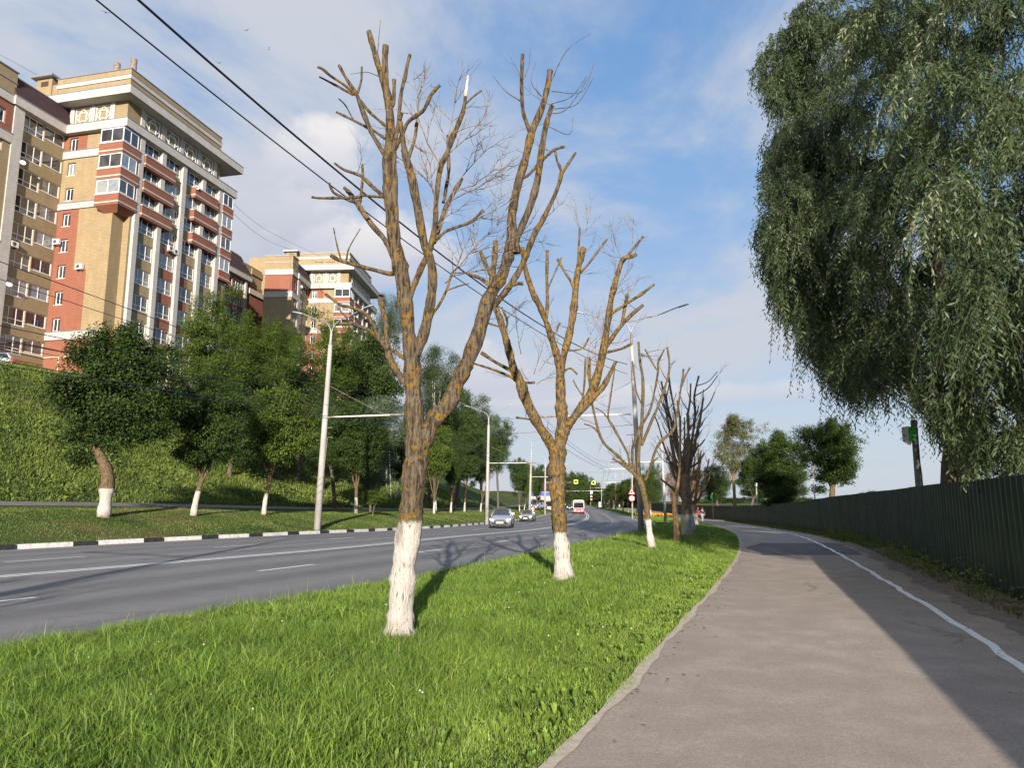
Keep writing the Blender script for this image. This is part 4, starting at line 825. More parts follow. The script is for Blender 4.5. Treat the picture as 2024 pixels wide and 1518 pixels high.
for i, (bx, by, x0, y0, x1, y1, lb, kd) in enumerate(((858,1016,815,832,905,965,'lighter green maple directly right of the big forked trunk','maple_pale'),(891,1014,868,862,922,968,'narrow maple second right of the big forked trunk','maple'),(918,1012,893,838,950,965,'dark maple on a straight white foot, third right of the big forked trunk','maple'),
      (950,1012,922,845,988,966,'full dark maple overlapping the second lamp pole','maple'),(1027,1012,1003,905,1048,982,'small forked maple above the beige car','maple'),(1036,1010,1022,915,1060,985,'slim maple right behind the small forked maple','maple_pale'),(1060,1008,1045,925,1078,990,'farthest small maple before the fourth lamp pole','maple'))):
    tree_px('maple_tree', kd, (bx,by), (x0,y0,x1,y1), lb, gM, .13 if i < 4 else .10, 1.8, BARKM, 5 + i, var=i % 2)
gH = 'trees growing on the bank'
def bank(q, Y): return (float(offL(q)(np.array([Y], float))[0]), Y)
def bank_tree(name, kind, px, Y, box, lb, r0, m, seed, var=0, ds=1.0, nl=5, cat_='tree'):
    """on the bank at distance Y under photo column px"""
    x = atY(px, 900, Y).x; z = float(G(x, Y)); c0 = atY((box[0]+box[2])/2, box[1], Y); c1 = atY((box[0]+box[2])/2, box[3], Y); d = camdepth(Y, (c0.z+c1.z)/2); rx = (box[2]-box[0])/2*d/F_PX * 1.04; c = (c0+c1)/2; rz = (c0.z-c1.z)/2 * .98
    return leafy(name, (x, Y), c, crown(kind, var), (rx, rx*ds, rz), lb, cat_, gH, r0, max(.8, (c.z-z)*.55), m, seed, nl)
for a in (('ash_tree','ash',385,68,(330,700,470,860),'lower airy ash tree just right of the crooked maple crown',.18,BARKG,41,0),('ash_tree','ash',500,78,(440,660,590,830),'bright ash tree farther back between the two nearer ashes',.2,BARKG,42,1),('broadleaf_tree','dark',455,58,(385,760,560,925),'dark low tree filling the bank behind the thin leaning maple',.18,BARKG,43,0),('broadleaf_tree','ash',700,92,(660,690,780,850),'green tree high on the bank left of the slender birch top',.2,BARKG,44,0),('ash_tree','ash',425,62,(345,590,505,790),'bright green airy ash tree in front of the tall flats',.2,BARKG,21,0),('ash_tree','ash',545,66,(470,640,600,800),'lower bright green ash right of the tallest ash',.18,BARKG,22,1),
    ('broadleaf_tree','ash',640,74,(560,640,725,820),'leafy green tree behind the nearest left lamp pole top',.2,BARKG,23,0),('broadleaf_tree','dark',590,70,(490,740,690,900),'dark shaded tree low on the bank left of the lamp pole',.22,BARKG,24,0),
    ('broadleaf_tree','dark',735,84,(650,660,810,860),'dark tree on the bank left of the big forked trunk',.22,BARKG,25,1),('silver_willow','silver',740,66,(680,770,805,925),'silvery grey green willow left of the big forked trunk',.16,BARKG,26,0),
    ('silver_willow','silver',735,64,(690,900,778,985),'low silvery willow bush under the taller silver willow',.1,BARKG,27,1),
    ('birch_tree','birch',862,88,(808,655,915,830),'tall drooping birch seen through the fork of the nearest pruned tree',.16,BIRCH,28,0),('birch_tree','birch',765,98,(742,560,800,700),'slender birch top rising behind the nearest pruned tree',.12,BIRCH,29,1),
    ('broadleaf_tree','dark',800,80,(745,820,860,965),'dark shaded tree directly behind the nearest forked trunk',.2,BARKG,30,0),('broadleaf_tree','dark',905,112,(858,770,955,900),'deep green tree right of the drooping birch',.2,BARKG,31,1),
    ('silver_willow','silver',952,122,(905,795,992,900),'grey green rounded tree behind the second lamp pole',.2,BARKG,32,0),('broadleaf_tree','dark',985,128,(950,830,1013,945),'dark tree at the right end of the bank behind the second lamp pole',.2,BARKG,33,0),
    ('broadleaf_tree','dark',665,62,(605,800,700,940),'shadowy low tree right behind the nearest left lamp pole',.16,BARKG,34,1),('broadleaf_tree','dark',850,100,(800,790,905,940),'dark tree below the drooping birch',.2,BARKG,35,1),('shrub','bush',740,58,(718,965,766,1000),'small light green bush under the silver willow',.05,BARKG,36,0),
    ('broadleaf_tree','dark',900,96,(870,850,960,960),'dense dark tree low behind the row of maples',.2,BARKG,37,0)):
    bank_tree(a[0], a[1], a[2], a[3], a[4], a[5], a[6], a[7], a[8], a[9])
# two leaning birch stems at the foot of the bank
for (x0, y0, x1, y1, w, lb) in ((773,985,770,905,9,'thin white birch stem on the bank left of the forked trunk'),(780,985,797,925,12,'leaning pale birch stem touching the forked trunk')):
    h = hit(x0, y0); p1 = atY(x1, y1, h.y); rt = empty('birch_sapling', h, 0, lb, 'tree'); mb = MB(); d = p1 - h; limb_mesh(mb, [(0,0,-.1,.10*w/10),(*(d*.5),.085*w/10),(*d,.07*w/10),(d.x*1.3,0,d.z*2.2,.04)], 8, 5, .05, w); mb.build('trunk', [BIRCH], rt, True, uv=False)
gF = 'trees beyond the green fence'
def fenceY(px):
    Y = np.arange(4, 400, .1); k = np.argmax(CX + F_PX * FE(Y) / (Y * C_) < px); return float(Y[k])
def fence_tree(name, kind, px, Y, box, lb, r0, m, seed, var=0, nl=6, grp=gF, cat_='tree'):
    Y = max(Y, fenceY(px) + 6); x = atY(px, 985, Y).x; c0 = atY((box[0]+box[2])/2, box[1], Y); c1 = atY((box[0]+box[2])/2, box[3], Y); d = camdepth(Y, (c0.z+c1.z)/2); rx = (box[2]-box[0])/2*d/F_PX; c = (c0+c1)/2; z = float(G(x, Y))
    return leafy(name, (x, Y), c, crown(kind, var), (rx, rx, (c0.z-c1.z)/2), lb, cat_, grp, r0, max(.8, (c.z-z)*.6), m, seed, nl)
for a in (('poplar_tree','poplar',1452,85,(1398,828,1496,955),'tall loose poplar with bare pale stems beyond the fence',.24,BARKT,51,0),('broadleaf_tree','maple',1540,62,(1490,862,1595,995),'dark green rounded tree left of the pair of orange trunks',.22,BARKM,52,1),
    ('broadleaf_tree','maple',1640,56,(1585,838,1706,975),'spreading dark tree on orange lichened trunks beyond the fence',.24,BARKM,53,0),('broadleaf_tree','maple',1478,78,(1462,905,1530,1000),'dark tree at the foot of the loose poplar',.2,BARKG,54,0),
    ('broadleaf_tree','dark',1418,112,(1378,920,1450,1000),'dark green tree behind the two walkers',.25,BARKG,55,1),('broadleaf_tree','ash',1415,100,(1392,935,1442,990),'sunlit low green tree behind the small green box post',.18,BARKG,56,0),
    ('thuja_tree','rusty',1332,118,(1314,888,1352,1020),'rusty brown dying conifer column behind the fence',.2,BARKG,57,0),('thuja_tree','rusty',1372,105,(1350,895,1395,1010),'rusty brown dry tree behind the tan pruned tree',.2,BARKG,61,0),('broadleaf_tree','dark',1292,140,(1270,922,1318,1010),'green tree left of the rusty conifer',.25,BARKG,58,0),
    ('shrub','bush',1717,40,(1702,968,1736,990),'tip of a light green shrub showing over the fence',.05,BARKG,59,0),('broadleaf_tree','maple',1560,70,(1500,925,1600,1010),'low dark tree right behind the fence lantern',.2,BARKG,60,1)):
    fence_tree(*a[:10] if len(a) > 9 else a)
# rows of trees along the far part of the road
gR = 'roadside trees far along the footpath'; k = 0
for i, (Y, side) in enumerate([(125,0),(134,0),(143,0),(152,0),(162,0),(173,0),(186,0),(200,0),(216,0),(235,0)]):
    x = float(RE(np.array([float(Y)]))[0]) + 3.2; kind = ('dark', 'rusty', 'maple')[i % 3]; rr = 2.1 + .3 * (i % 3)
    names = ['nearest', 'second', 'third', 'fourth', 'fifth', 'sixth', 'seventh', 'eighth', 'ninth', 'last']
    leafy('roadside_tree', (x, Y), (x, Y, float(G(x, Y)) + 4.6), crown(kind, 0), (rr, rr, 2.6), f'{names[i]} of the small whitefooted trees in the distant row beside the footpath', 'tree', gR, .14, 2.2, BARKM, 80 + i, 4)
def wood(name, pts, label, m='dark', seed=0, sc=1.0):
    """a far belt of trees that reads as one mass"""
    me = crown(m, 0); n = len(me.vertices); co = np.empty(n * 3, np.float32); me.vertices.foreach_get('co', co); co = co.reshape(-1, 3); sel = np.random.default_rng(seed)
    nl = n // 4; C = []; V = []; va = np.empty(n, np.float32); me.attributes['v'].data.foreach_get('value', va)
    for (x, y, z, rx, rz) in pts:
        k = sel.choice(nl, nl // 4, replace=False); idx = (k[:, None] * 4 + np.arange(4)).ravel(); q = co[idx].reshape(-1, 4, 3); cc = q.mean(1, keepdims=True); q = cc + (q - cc) * 2.0
        C.append(q.reshape(-1, 3) * np.array([rx, rx, rz]) + np.array([x, y, z])); V.append(va[idx])
    C = np.concatenate(C); V = np.concatenate(V); b = np.arange(len(C) // 4)[:, None] * 4; f = np.concatenate([b + np.array([0,1,2]), b + np.array([0,2,3])])
    o = link(name, mesh_np(name, C, f, V), LEAF_D if m == 'dark' else LEAF_M, None, True); tag(o, label, 'wood', kind='stuff'); return o
pts = []; rn = random.Random(4)
for px, yt, Y in [(1068,925,250),(1085,935,260),(1100,955,320),(1115,948,300),(1128,940,310),(1143,952,320),(1155,955,330),(1168,968,330),(1180,972,340),(1192,975,340),(1205,974,330),(1218,968,320),(1232,962,300),(1245,955,280),(1258,950,260),(1110,970,300),(1135,970,300),(1160,975,300),(1185,980,310),(1210,978,300),(1230,970,260)]:
    t = atY(px, yt, Y); z0 = float(G(t.x, Y)) - 2; pts.append((t.x, Y, (t.z + z0) / 2, 6 + rn.random() * 2, (t.z - z0) / 2))
wood('far_wood', pts, 'dark belt of trees closing the far end of the road', 'dark', 3)
for px, yt, Y, lb in ((1130, 940, 240, 'left of two dark conical trees rising above the far road'), (1151, 944, 240, 'right of two dark conical trees rising above the far road')):
    t = atY(px, yt, Y); zz = float(G(t.x, Y)); leafy('conifer_tree', (t.x, Y), (t.x, Y, (t.z + zz) / 2 + 1), crown('dark', 1), (3.0, 3.0, (t.z - zz) / 2), lb, 'tree', 'pair of far conical trees', .3, 2, BARKG, int(px))
pts = []
for i in range(70):
    Y = rn.uniform(1500, 2300); px = rn.uniform(1380, 2000); yt = rn.uniform(984, 990); t = atY(px, yt, Y); pts.append((t.x, Y, t.z - 12, rn.uniform(30, 60), 12))
wood('distant_woodland', pts, 'low wooded horizon far beyond the fence', 'dark', 5)
# ---- the big willow overhanging the fence
def willow(name, base, trunkpts, shoots, label, seed, dens=1.0, cz=None):
    B = Vector((*base, float(G(*base)) - .05)); root = empty(name, B, 0, label, 'tree', 'large willows beyond the fence')
    r = np.random.default_rng(seed); mb = MB(); limb_mesh(mb, [(0,0,-.1,.42),(0,0,1.5,.36),(.1,0,3.5,.33),(.15,.1,5.5,.30)], 12, 6, .06, 3)
    for i in range(6):
        a = 2*pi*i/6; limb_mesh(mb, [(.12,.08,5.2,.2),(cos(a)*1.0,sin(a)*1.0,6.6,.13),(cos(a)*1.9,sin(a)*1.9,8.2,.05)], 7, 5, .06, i)
    mb.build('trunk', [BARKG], root, True, uv=False)
    C, N, T, V, S = [], [], [], [], []; tw = MB()
    for (x, y, z, dx, dy, dz, L, n, sz, vv) in shoots:
        t = np.linspace(0, 1, n); g = L * .55; w1, w2 = r.normal(0, .09, 2)
        P = np.stack([x + dx * L * t + w1 * L * t * t, y + dy * L * t + w2 * L * t * t, z + dz * L * t - g * t * t * 1.5], 1); tan = np.gradient(P, axis=0); tan /= np.linalg.norm(tan, axis=1, keepdims=True)
        if sz > .06: tw.tube([Vector(p) - B for p in P[::max(1, n // 4)]], .0022, 3, 0, False)
        sd = np.cross(tan, r.normal(0, 1, 3)); sd /= np.linalg.norm(sd, axis=1, keepdims=True) + 1e-9; sgn = np.where(np.arange(n) % 2, 1, -1)[:, None]
        rot = r.normal(0, .5, (n, 3)); d = tan * .75 + sd * sgn * .7 + rot * .35 + np.array([0, 0, -.25]); d /= np.linalg.norm(d, axis=1, keepdims=True)
        nr = np.cross(d, r.normal(0, 1, (n, 3))) ; nr /= np.linalg.norm(nr, axis=1, keepdims=True) + 1e-9
        C.append(P + d * sz * .5); N.append(nr); T.append(d); S.append(sz * r.uniform(.7, 1.25, n)); V.append(np.clip(vv + r.normal(0, .15, n), 0, 1))
    C, N, T, S, V = map(np.concatenate, (C, N, T, S, V)); sd = np.cross(N, T); L = S[:, None]; W = L * .235
    a = C - T * L * .5; b_ = C + T * L * .5; c1 = C + sd * W * .5 + N * L * .03; c2 = C - sd * W * .5 + N * L * .03
    co = np.stack([a, c1, b_, c2], 1).reshape(-1, 3) - np.array(B); k = np.arange(len(C))[:, None] * 4; f = np.concatenate([k + np.array([0,1,2]), k + np.array([0,2,3])])
    me = mesh_np('crown', co, f, np.repeat(V, 4)); link('crown', me, LEAF_W, root, True)
    if tw.v: tag(tw.build('twigs', [mat('yellow_twigs', (.07, .065, .03), .8)], root, False, uv=False), kind='stuff')
    return root
def willow_shoots(seed):
    """silhouette taken from the photo, leaves spread in real depth 6.5 to 19 m away"""
    r = np.random.default_rng(seed); out = []
    edge = [(0,1545),(60,1530),(110,1500),(150,1485),(200,1510),(240,1530),(290,1510),(330,1505),(380,1500),(420,1525),(470,1490),(520,1500),(560,1520),(600,1525),(650,1565),(700,1590),(740,1620),(780,1640),(815,1720),(840,1790),(880,1830),(930,1850),(965,1880)]
    ey = np.array([e[0] for e in edge]); ex = np.array([e[1] for e in edge]); lo = [(1500,600),(1560,680),(1600,740),(1640,790),(1700,800),(1760,790),(1800,800),(1840,850),(1870,900),(1900,945),(2050,955),(2400,975)]
    lx = np.array([e[0] for e in lo]); ly = np.array([e[1] for e in lo])
    def inside(qx, qy): return qx > np.interp(qy, ey, ex) - 14 + r.exponential(26) and qy < np.interp(qx, lx, ly) + 10 - r.exponential(18)
    def pr(P): d = P[1]*C_ + (P[2]-CAM_H)*S_; return CX + F_PX*P[0]/d, CY - F_PX*(-P[1]*S_ + (P[2]-CAM_H)*C_)/d
    nb = 0
    for b in range(1900):
        py = r.uniform(-420, 930); far_ = b % 5 < 2; px = r.uniform(1500, 2500) if b % 4 else np.interp(py, ey, ex) + abs(r.normal(0, 60)) + 20
        if px < np.interp(py, ey, ex) + 10 or py > np.interp(px, lx, ly) - 25: continue
        near = (16.8 if py > 360 else (21 if py > 250 else 24.5)) if px < 1680 else (14.0 if px < 1850 else 10.5)
        if far_: Y = r.uniform(20.5, 24) + (3.5 if py < 300 and px < 1720 else 0)
        else: Y = near + (max(20.5, near + 2.5) - near) * r.random() ** 1.3
        if py > 640 and px > 1760 and not far_: Y = r.uniform(13.5, 17)
        c = np.array(atY(px, py, Y))
        if c[2] > 16.2 + .45 * max(0, Y - 17): continue
        vb = float(np.clip(r.normal(.46, .2), .08, .85)); a = r.normal(pi + .9, .9); Lb = r.uniform(.9, 2.3) * (1 if not far_ else 1.4); rise = r.uniform(-.1, .45)
        c = c - np.array([cos(a), sin(a), 0]) * Lb * .5 + np.array([0, 0, .25 * Lb]); nk = int(Lb / .13); nb += 1
        for k in range(nk):
            t = (k + r.random()) / nk; P = c + np.array([cos(a)*Lb*t, sin(a)*Lb*t, Lb*(rise*t - .85*t*t)]); sl = rise - 1.7*t
            for q in range(3):
                aa = a + r.normal(0, .75); L = r.uniform(.28, .72) * (.75 + .5*t); o = r.normal(0, .07, 3); dz = np.clip(sl*.6 + r.normal(0, .25), -1.1, .5)
                tip = P + np.array([cos(aa)*.6*L, sin(aa)*.6*L, dz*L - .8*L*.5])
                qx, qy = pr(tip)
                if not inside(qx, qy) or tip[1] < 7: continue
                sz = .125 if not far_ else .19
                out.append((P[0]+o[0], P[1]+o[1], P[2]+o[2], cos(aa)*.6, sin(aa)*.6, dz, L, int(L / (.040 if not far_ else .055)) + 3, sz, vb + .12*(t-.5) - (.25 if far_ else 0)))  # farther leaves coloured darker, imitating the shade inside the crown
    # long free strands hanging from the lower left rim
    for k in range(240):
        px = r.uniform(1520, 1860); yl = np.interp(px, lx, ly); L = r.uniform(.5, 1.5); py = yl - r.uniform(20, 120) - 20 * L; c = atY(px, py, r.uniform(15.5, 18))
        out.append((c.x, c.y, c.z, r.normal(0, .12), r.normal(0, .12), -.25, L, int(L / .05) + 4, .12, float(np.clip(r.normal(.5, .15), .1, .8))))
    return out
WY = fenceY(1893) + 1.6
wb = atY(1893, 950, WY)
willow('willow_tree', (wb.x, WY), None, willow_shoots(6), 'huge willow with drooping grey green leaves overhanging the fence at the right', 6)
# ---------------------------------------------------------------- apartment blocks
BM = [YB, RB, WB, GREYB, TIN, ROOF]
Y_, R_, W_, G_, T_, B_ = range(6)
class Face:
    """vertical plane: origin O (x,y), direction a, outward normal n to the right of a"""
    def __init__(s, O, a, root): s.O = O; s.a = a; s.n = (a[1], -a[0]); s.root = root
    def p(s, t, z, d=0): return (s.O[0] + s.a[0]*t + s.n[0]*d, s.O[1] + s.a[1]*t + s.n[1]*d, z)
    def quad(s, mb, t0, t1, z0, z1, d, m): mb.quad(s.p(t0,z0,d), s.p(t1,z0,d), s.p(t1,z1,d), s.p(t0,z1,d), m, ((t0,z0),(t1,z0),(t1,z1),(t0,z1)))
    def box(s, mb, t0, t1, z0, z1, d0, d1, m):
        """box from depth d0 (inner) to d1 (outer) ; d1 > d0"""
        P = [s.p(t0,z0,d1), s.p(t1,z0,d1), s.p(t1,z0,d0), s.p(t0,z0,d0), s.p(t0,z1,d1), s.p(t1,z1,d1), s.p(t1,z1,d0), s.p(t0,z1,d0)]
        for q, u in (((0,1,5,4),(t0,t1,z0,z1)), ((1,2,6,5),(d1,d0,z0,z1)), ((2,3,7,6),(t0,t1,z0,z1)), ((3,0,4,7),(d0,d1,z0,z1)), ((4,5,6,7),(t0,t1,d0,d1)), ((3,2,1,0),(t0,t1,d0,d1))):
            mb.quad(*(P[i] for i in q), m, ((u[0],u[2]),(u[1],u[2]),(u[1],u[3]),(u[0],u[3])))
    def wall(s, mb, t0, t1, z0, z1, holes, colour, ts=(), zs=(), rev=.22):
        """wall with real openings; holes (t0,t1,z0,z1); colour(t,z)->slot"""
        T = sorted({t0, t1, *[h[0] for h in holes], *[h[1] for h in holes], *ts}); Z = sorted({z0, z1, *[h[2] for h in holes], *[h[3] for h in holes], *zs})
        T = [t for t in T if t0 <= t <= t1]; Z = [z for z in Z if z0 <= z <= z1]
        for i in range(len(T)-1):
            run = None
            for j in range(len(Z)-1):
                tc, zc = (T[i]+T[i+1])/2, (Z[j]+Z[j+1])/2; inside = any(h[0] < tc < h[1] and h[2] < zc < h[3] for h in holes)
                if inside: continue
                s.quad(mb, T[i], T[i+1], Z[j], Z[j+1], 0, colour(tc, zc))
        for (a, b, c, d) in holes:
            m = colour((a+b)/2, c - .01) if colour else 0
            q = lambda A, B, C, D: mb.quad(A, B, C, D, m)
            q(s.p(a,c,0), s.p(b,c,0), s.p(b,c,-rev), s.p(a,c,-rev)); q(s.p(a,d,-rev), s.p(b,d,-rev), s.p(b,d,0), s.p(a,d,0)); q(s.p(a,c,-rev), s.p(a,d,-rev), s.p(a,d,0), s.p(a,c,0)); q(s.p(b,c,0), s.p(b,d,0), s.p(b,d,-rev), s.p(b,c,-rev))
    def window(s, t0, t1, z0, z1, n=3, transom=True, skip=0, d=-.10, fr=.095, lowsplit=.30, name='window'):
        f = MB(); zt = z0 + (z1-z0) * lowsplit
        s.box(f, t0, t1, z1-fr, z1, d-.06, d, 0); s.box(f, t0, t1, z0, z0+fr, d-.06, d, 0); s.box(f, t0-.03, t1+.03, z0-.05, z0, d-.06, .03, 0)
        for i in range(n+1):
            x = t0 + (t1-t0-fr) * i / n; e = fr if i in (0, n) else fr*.8; s.box(f, x, x+e, z0+fr, z1-fr, d-.061, d-.002, 0)
        if transom: s.box(f, t0+fr, t1-fr, zt, zt+fr*.8, d-.059, d-.004, 0)
        elif n <= 2: s.box(f, t0+fr+.02, t0+(t1-t0)/n-.01, z0+fr+.04, z0+fr+.07, d-.05, d+.004, 0)
        o = f.build(name, PVC, s.root); g = MB(); s.quad(g, t0+.02, t1-.02, z0+.02, z1-.02, d-.04, 0); g.build('pane', GLASS, o); return o
    def ac(s, t, z, w=.82, h=.58):
        mb = MB(); s.box(mb, t, t+w, z, z+h, .12, .42, 0); c = s.p(t+w*.4, z+h*.5, .425); a = Vector((*s.a, 0)); up = Vector((0,0,1))
        mb.poly([tuple(Vector(c) + a*cos(k*pi/6)*.22 + up*sin(k*pi/6)*.22) for k in range(12)], 1); s.box(mb, t+.1, t+.16, z-.12, z, 0, .40, 2); s.box(mb, t+w-.16, t+w-.1, z-.12, z, 0, .40, 2)
        mb.build('air_conditioner', [plain('ac_white', (.62,.61,.58)), plain('ac_grille', (.06,.06,.06)), STEEL], s.root)
    def dish(s, t, z):
        mb = MB(); c = Vector(s.p(t, z, .55)); n = (Vector((*s.n, .35)) + Vector((*s.a, 0)) * -.6).normalized(); a = n.cross(Vector((0,0,1))).normalized(); b = a.cross(n)
        rings = [[tuple(c + (a*cos(k*pi/6) + b*sin(k*pi/6))*r + n*r*r*.25) for k in range(12)] for r in (.04, .17, .29)]
        for q in range(2):
            for k in range(12): mb.quad(rings[q][k], rings[q][(k+1)%12], rings[q+1][(k+1)%12], rings[q+1][k])
        mb.tube([s.p(t, z-.2, 0), s.p(t, z-.15, .3), tuple(c)], .02, 5); mb.build('satellite_dish', plain('dish_white', (.6,.6,.6)), s.root)
    def ornament(s, t0, w, z0, h, d):
        mb = MB(); e = .09; k = .06
        for q in ((t0, t0+w, z0, z0+e), (t0, t0+w, z0+h-e, z0+h), (t0, t0+e, z0+e, z0+h-e), (t0+w-e, t0+w, z0+e, z0+h-e)): s.box(mb, *q, d, d+k, 0)
        a0, a1, b0, b1 = t0+w*.25, t0+w*.75, z0+h*.25, z0+h*.75
        for q in ((a0, a1, b0, b0+e), (a0, a1, b1-e, b1), (a0, a0+e, b0+e, b1-e), (a1-e, a1, b0+e, b1-e)): s.box(mb, *q, d, d+k+.01, 0)
        def bar(ta, za, tb, zb):
            A = Vector(s.p(ta, za, d+.035)); B = Vector(s.p(tb, zb, d+.035)); mb.tube([A, B], .045, 4, 0)
        cx, cz = t0+w/2, z0+h/2
        for (x0, y0, x1, y1) in ((cx, z0+h-e, a0+.05, b1-.05), (cx, z0+h-e, a1-.05, b1-.05), (cx, z0+e, a0+.05, b0+.05), (cx, z0+e, a1-.05, b0+.05), (t0+e, cz, a0+.05, b1-.05), (t0+e, cz, a0+.05, b0+.05), (t0+w-e, cz, a1-.05, b1-.05), (t0+w-e, cz, a1-.05, b0+.05)): bar(x0, y0, x1, y1)
        mb.build('wall_ornament', PVC, s.root, uv=False)
FL = 2.95
def section(O, hd, root, seed, far=False):
    """one stepped section of the block: side tower, glazed wing under a mansard, tall front part.  local u runs along the street, v into the hill"""
    rn = random.Random(seed); u = (sin(hd), cos(hd)); w = (-cos(hd), sin(hd)); inv = (O[0], O[1])
    XY = lambda a, b: (u[0]*a + w[0]*b, u[1]*a + w[1]*b)          # relative to the root empty
    fac = lambda v, u0=0: Face(XY(u0, v), u, root)                # face looking at the street
    gab = lambda uu, v1: Face(XY(uu, v1), (-w[0], -w[1]), root)   # face looking back towards the camera, t measured from v1 downwards
    zb = 11.0; ZT = [33.0 + FL * k for k in range(3, -7, -1)]     # tops of the window rows
    wall = MB(); corn = MB()
    M = fac(0); VG = .8; VW = 7.9; U0 = -1.6
    # --- tall front part, street face
    holes = []; pil = [(.3, .98), (3.85, 4.5), (7.5, 8.2), (11.2, 11.85), (14.6, 15.35)]; colsx = [(1.0, 3.83), (4.55, 7.48), (8.25, 11.18), (11.9, 14.58)]
    wins = []
    for r, zt in enumerate(ZT):
        for c, (a, b) in enumerate(colsx):
            h = 1.75; wins.append((a, b, zt-h, zt, c, r))
    def mcol(t, z):
        r = int((ZT[0] + 1.2 - z) // FL)
        if z > 41.9: return Y_
        if 4.5 < t < 7.5 and r >= 4: return Y_ if t < 5.4 else R_
        if 8.2 < t < 11.2 and r >= 5: return R_ if t < 10.1 else Y_
        return Y_
    M.wall(wall, .0, 17.2, zb, 41.9, [x[:4] for x in wins], mcol, ts=(.3, 4.5, 5.4, 7.5, 8.2, 10.1, 11.2, 14.6), zs=[z for z in ZT])
    for (a, b, z0, z1, c, r) in wins:
        if far and (r > 6): continue
        M.window(a, b, z0, z1, 3, True)
    for a, b in pil:
        mb = MB(); M.box(mb, a, b, zb, 41.9, -.02, .38, W_); mb.build('pilaster', BM, root)
    # red balcony parapets on the upper floors
    for (a, b, rows, dd) in ((1.05, 6.0, range(0, 3), .55), (9.7, 14.3, range(0, 3), .55)):
        for r in rows:
            z = ZT[r] - 1.75; mb = MB(); M.box(mb, a, b, z-1.45, z-.12, -.01, dd, R_); M.box(mb, a-.03, b+.03, z-.12, z+.02, -.01, dd+.06, W_); M.box(mb, a-.02, b+.02, z-1.15, z-.98, -.01, dd+.04, W_); mb.build('balcony', BM, root)
            M.window(a+.05, b-.05, z+.04, ZT[r], 5, False, d=dd-.12, name='balcony_glazing') if False else None
    # attic floor, cornices and parapet
    AT = fac(.2)
    AT.wall(wall, -1.4, 15.2, 42.85, 45.4, [], lambda t, z: Y_); 
    GA = gab(-1.4, VW); lenG = VW - .2
    GA.wall(wall, 0, lenG, 42.85, 45.4, [], lambda t, z: Y_)
    for a in (.6, 3.9, 7.2, 10.5, 13.8): AT.box(wall, a, a+.6, 42.85, 45.4, 0, .14, W_)
    for a in (1.35, 4.65, 7.95, 11.25): AT.ornament(a, 2.3, 43.0, 2.25, .01)
    for a in (.25, 3.0, 5.6): GA.box(wall, a, a+.5, 42.85, 45.4, 0, .14, W_)
    for a in (.9, 3.6): GA.ornament(a, 1.95, 43.0, 2.2, .01)
    def slab(mb, ua, ub, va, vb, z0, z1, m):
        P = [XY(ua, vb), XY(ua, va), XY(ub, va), XY(ub, vb)]; mb.hexa([(x, y, z0) for x, y in P] + [(x, y, z1) for x, y in P], m)
    def slabo(name, *a, m=W_, cap=True):
        mb = MB(); slab(mb, *a, m); ua, ub, va, vb, z0, z1 = a
        if cap: slab(mb, ua-.05, ub+.05, va-.05, vb+.05, z1, z1+.07, T_)
        mb2 = mb.build(name, BM, root); return mb2
    slabo('cornice', U0-.62, 18.0, -.62, 10, 41.9, 42.85)
    slabo('cornice', U0-1.2, 18.2, -1.2, 10, 45.4, 46.35)
    P = MB(); slab(P, -1.4, 15.0, .15, 10, 46.35, 48.0, Y_); slab(P, -1.5, 15.1, .05, 10.05, 48.0, 48.45, W_); slab(P, -1.53, 15.13, .02, 10.1, 48.45, 48.51, T_); slab(P, -1.42, 15.02, .13, 10, 48.51, 49.2, Y_); slab(P, -1.5, 15.1, .05, 10.1, 49.2, 49.27, T_); P.build('parapet', BM, root)
    P = MB(); slab(P, -1.45, 15.0, 9.9, 20, 41, 48.6, Y_); P.build('rear_wall', BM, root)
    # dark underside panels of the projecting cornices, long slots in the parapet
    for k in range(3):
        t = .9 + k * 2.2; mb = MB(); F = gab(-1.4, VW); F.box(mb, t, t+1.8, 47.35, 47.45, -.02, .03, G_); mb.build('parapet_slot', [plain('slot_dark', (.05,.035,.02))]*6, root)
    # gable with the small stair windows
    Gf = gab(U0, VW); lg = VW - VG; gw = []
    for k in range(8):
        zt = 41.6 - FL * k; off = .06 * k * 0; gw.append((.65, 1.7, zt-1.5, zt))
    def gcol(t, z):
        if 39.9 < z and t < 2.95: return R_
        if 26.2 < z < 33.3 and t < 2.75: return R_
        if 18.5 < z <= 26.2 and t < 4.4: return R_
        if z <= 18.5: return R_
        return Y_
    Gf.wall(wall, 0, lg, zb, 41.9, gw, gcol, ts=(2.95, 2.75, 4.4), zs=(39.9, 33.3, 26.2, 18.5), rev=.35)
    for k, g in enumerate(gw):
        if far and k > 5: continue
        Gf.window(*g, 2, False, d=-.2)
    for (a, b, z0, z1) in ((0, 4.9, 39.1, 39.95), (0, 4.9, 33.15, 33.85), (0, lg, 18.5, 19.35)):
        mb = MB(); Gf.box(mb, a, b, z0, z1, -.01, .16, W_); Gf.box(mb, a, b+.02, z1, z1+.06, -.01, .22, T_); mb.build('string_course', BM, root)
    fac(VG).wall(wall, U0, .0, zb, 41.9, [], lambda t, z: Y_)
    mb_ = gab(0, VG); mb_.wall(wall, 0, VG, zb, 41.9, [], lambda t, z: Y_)
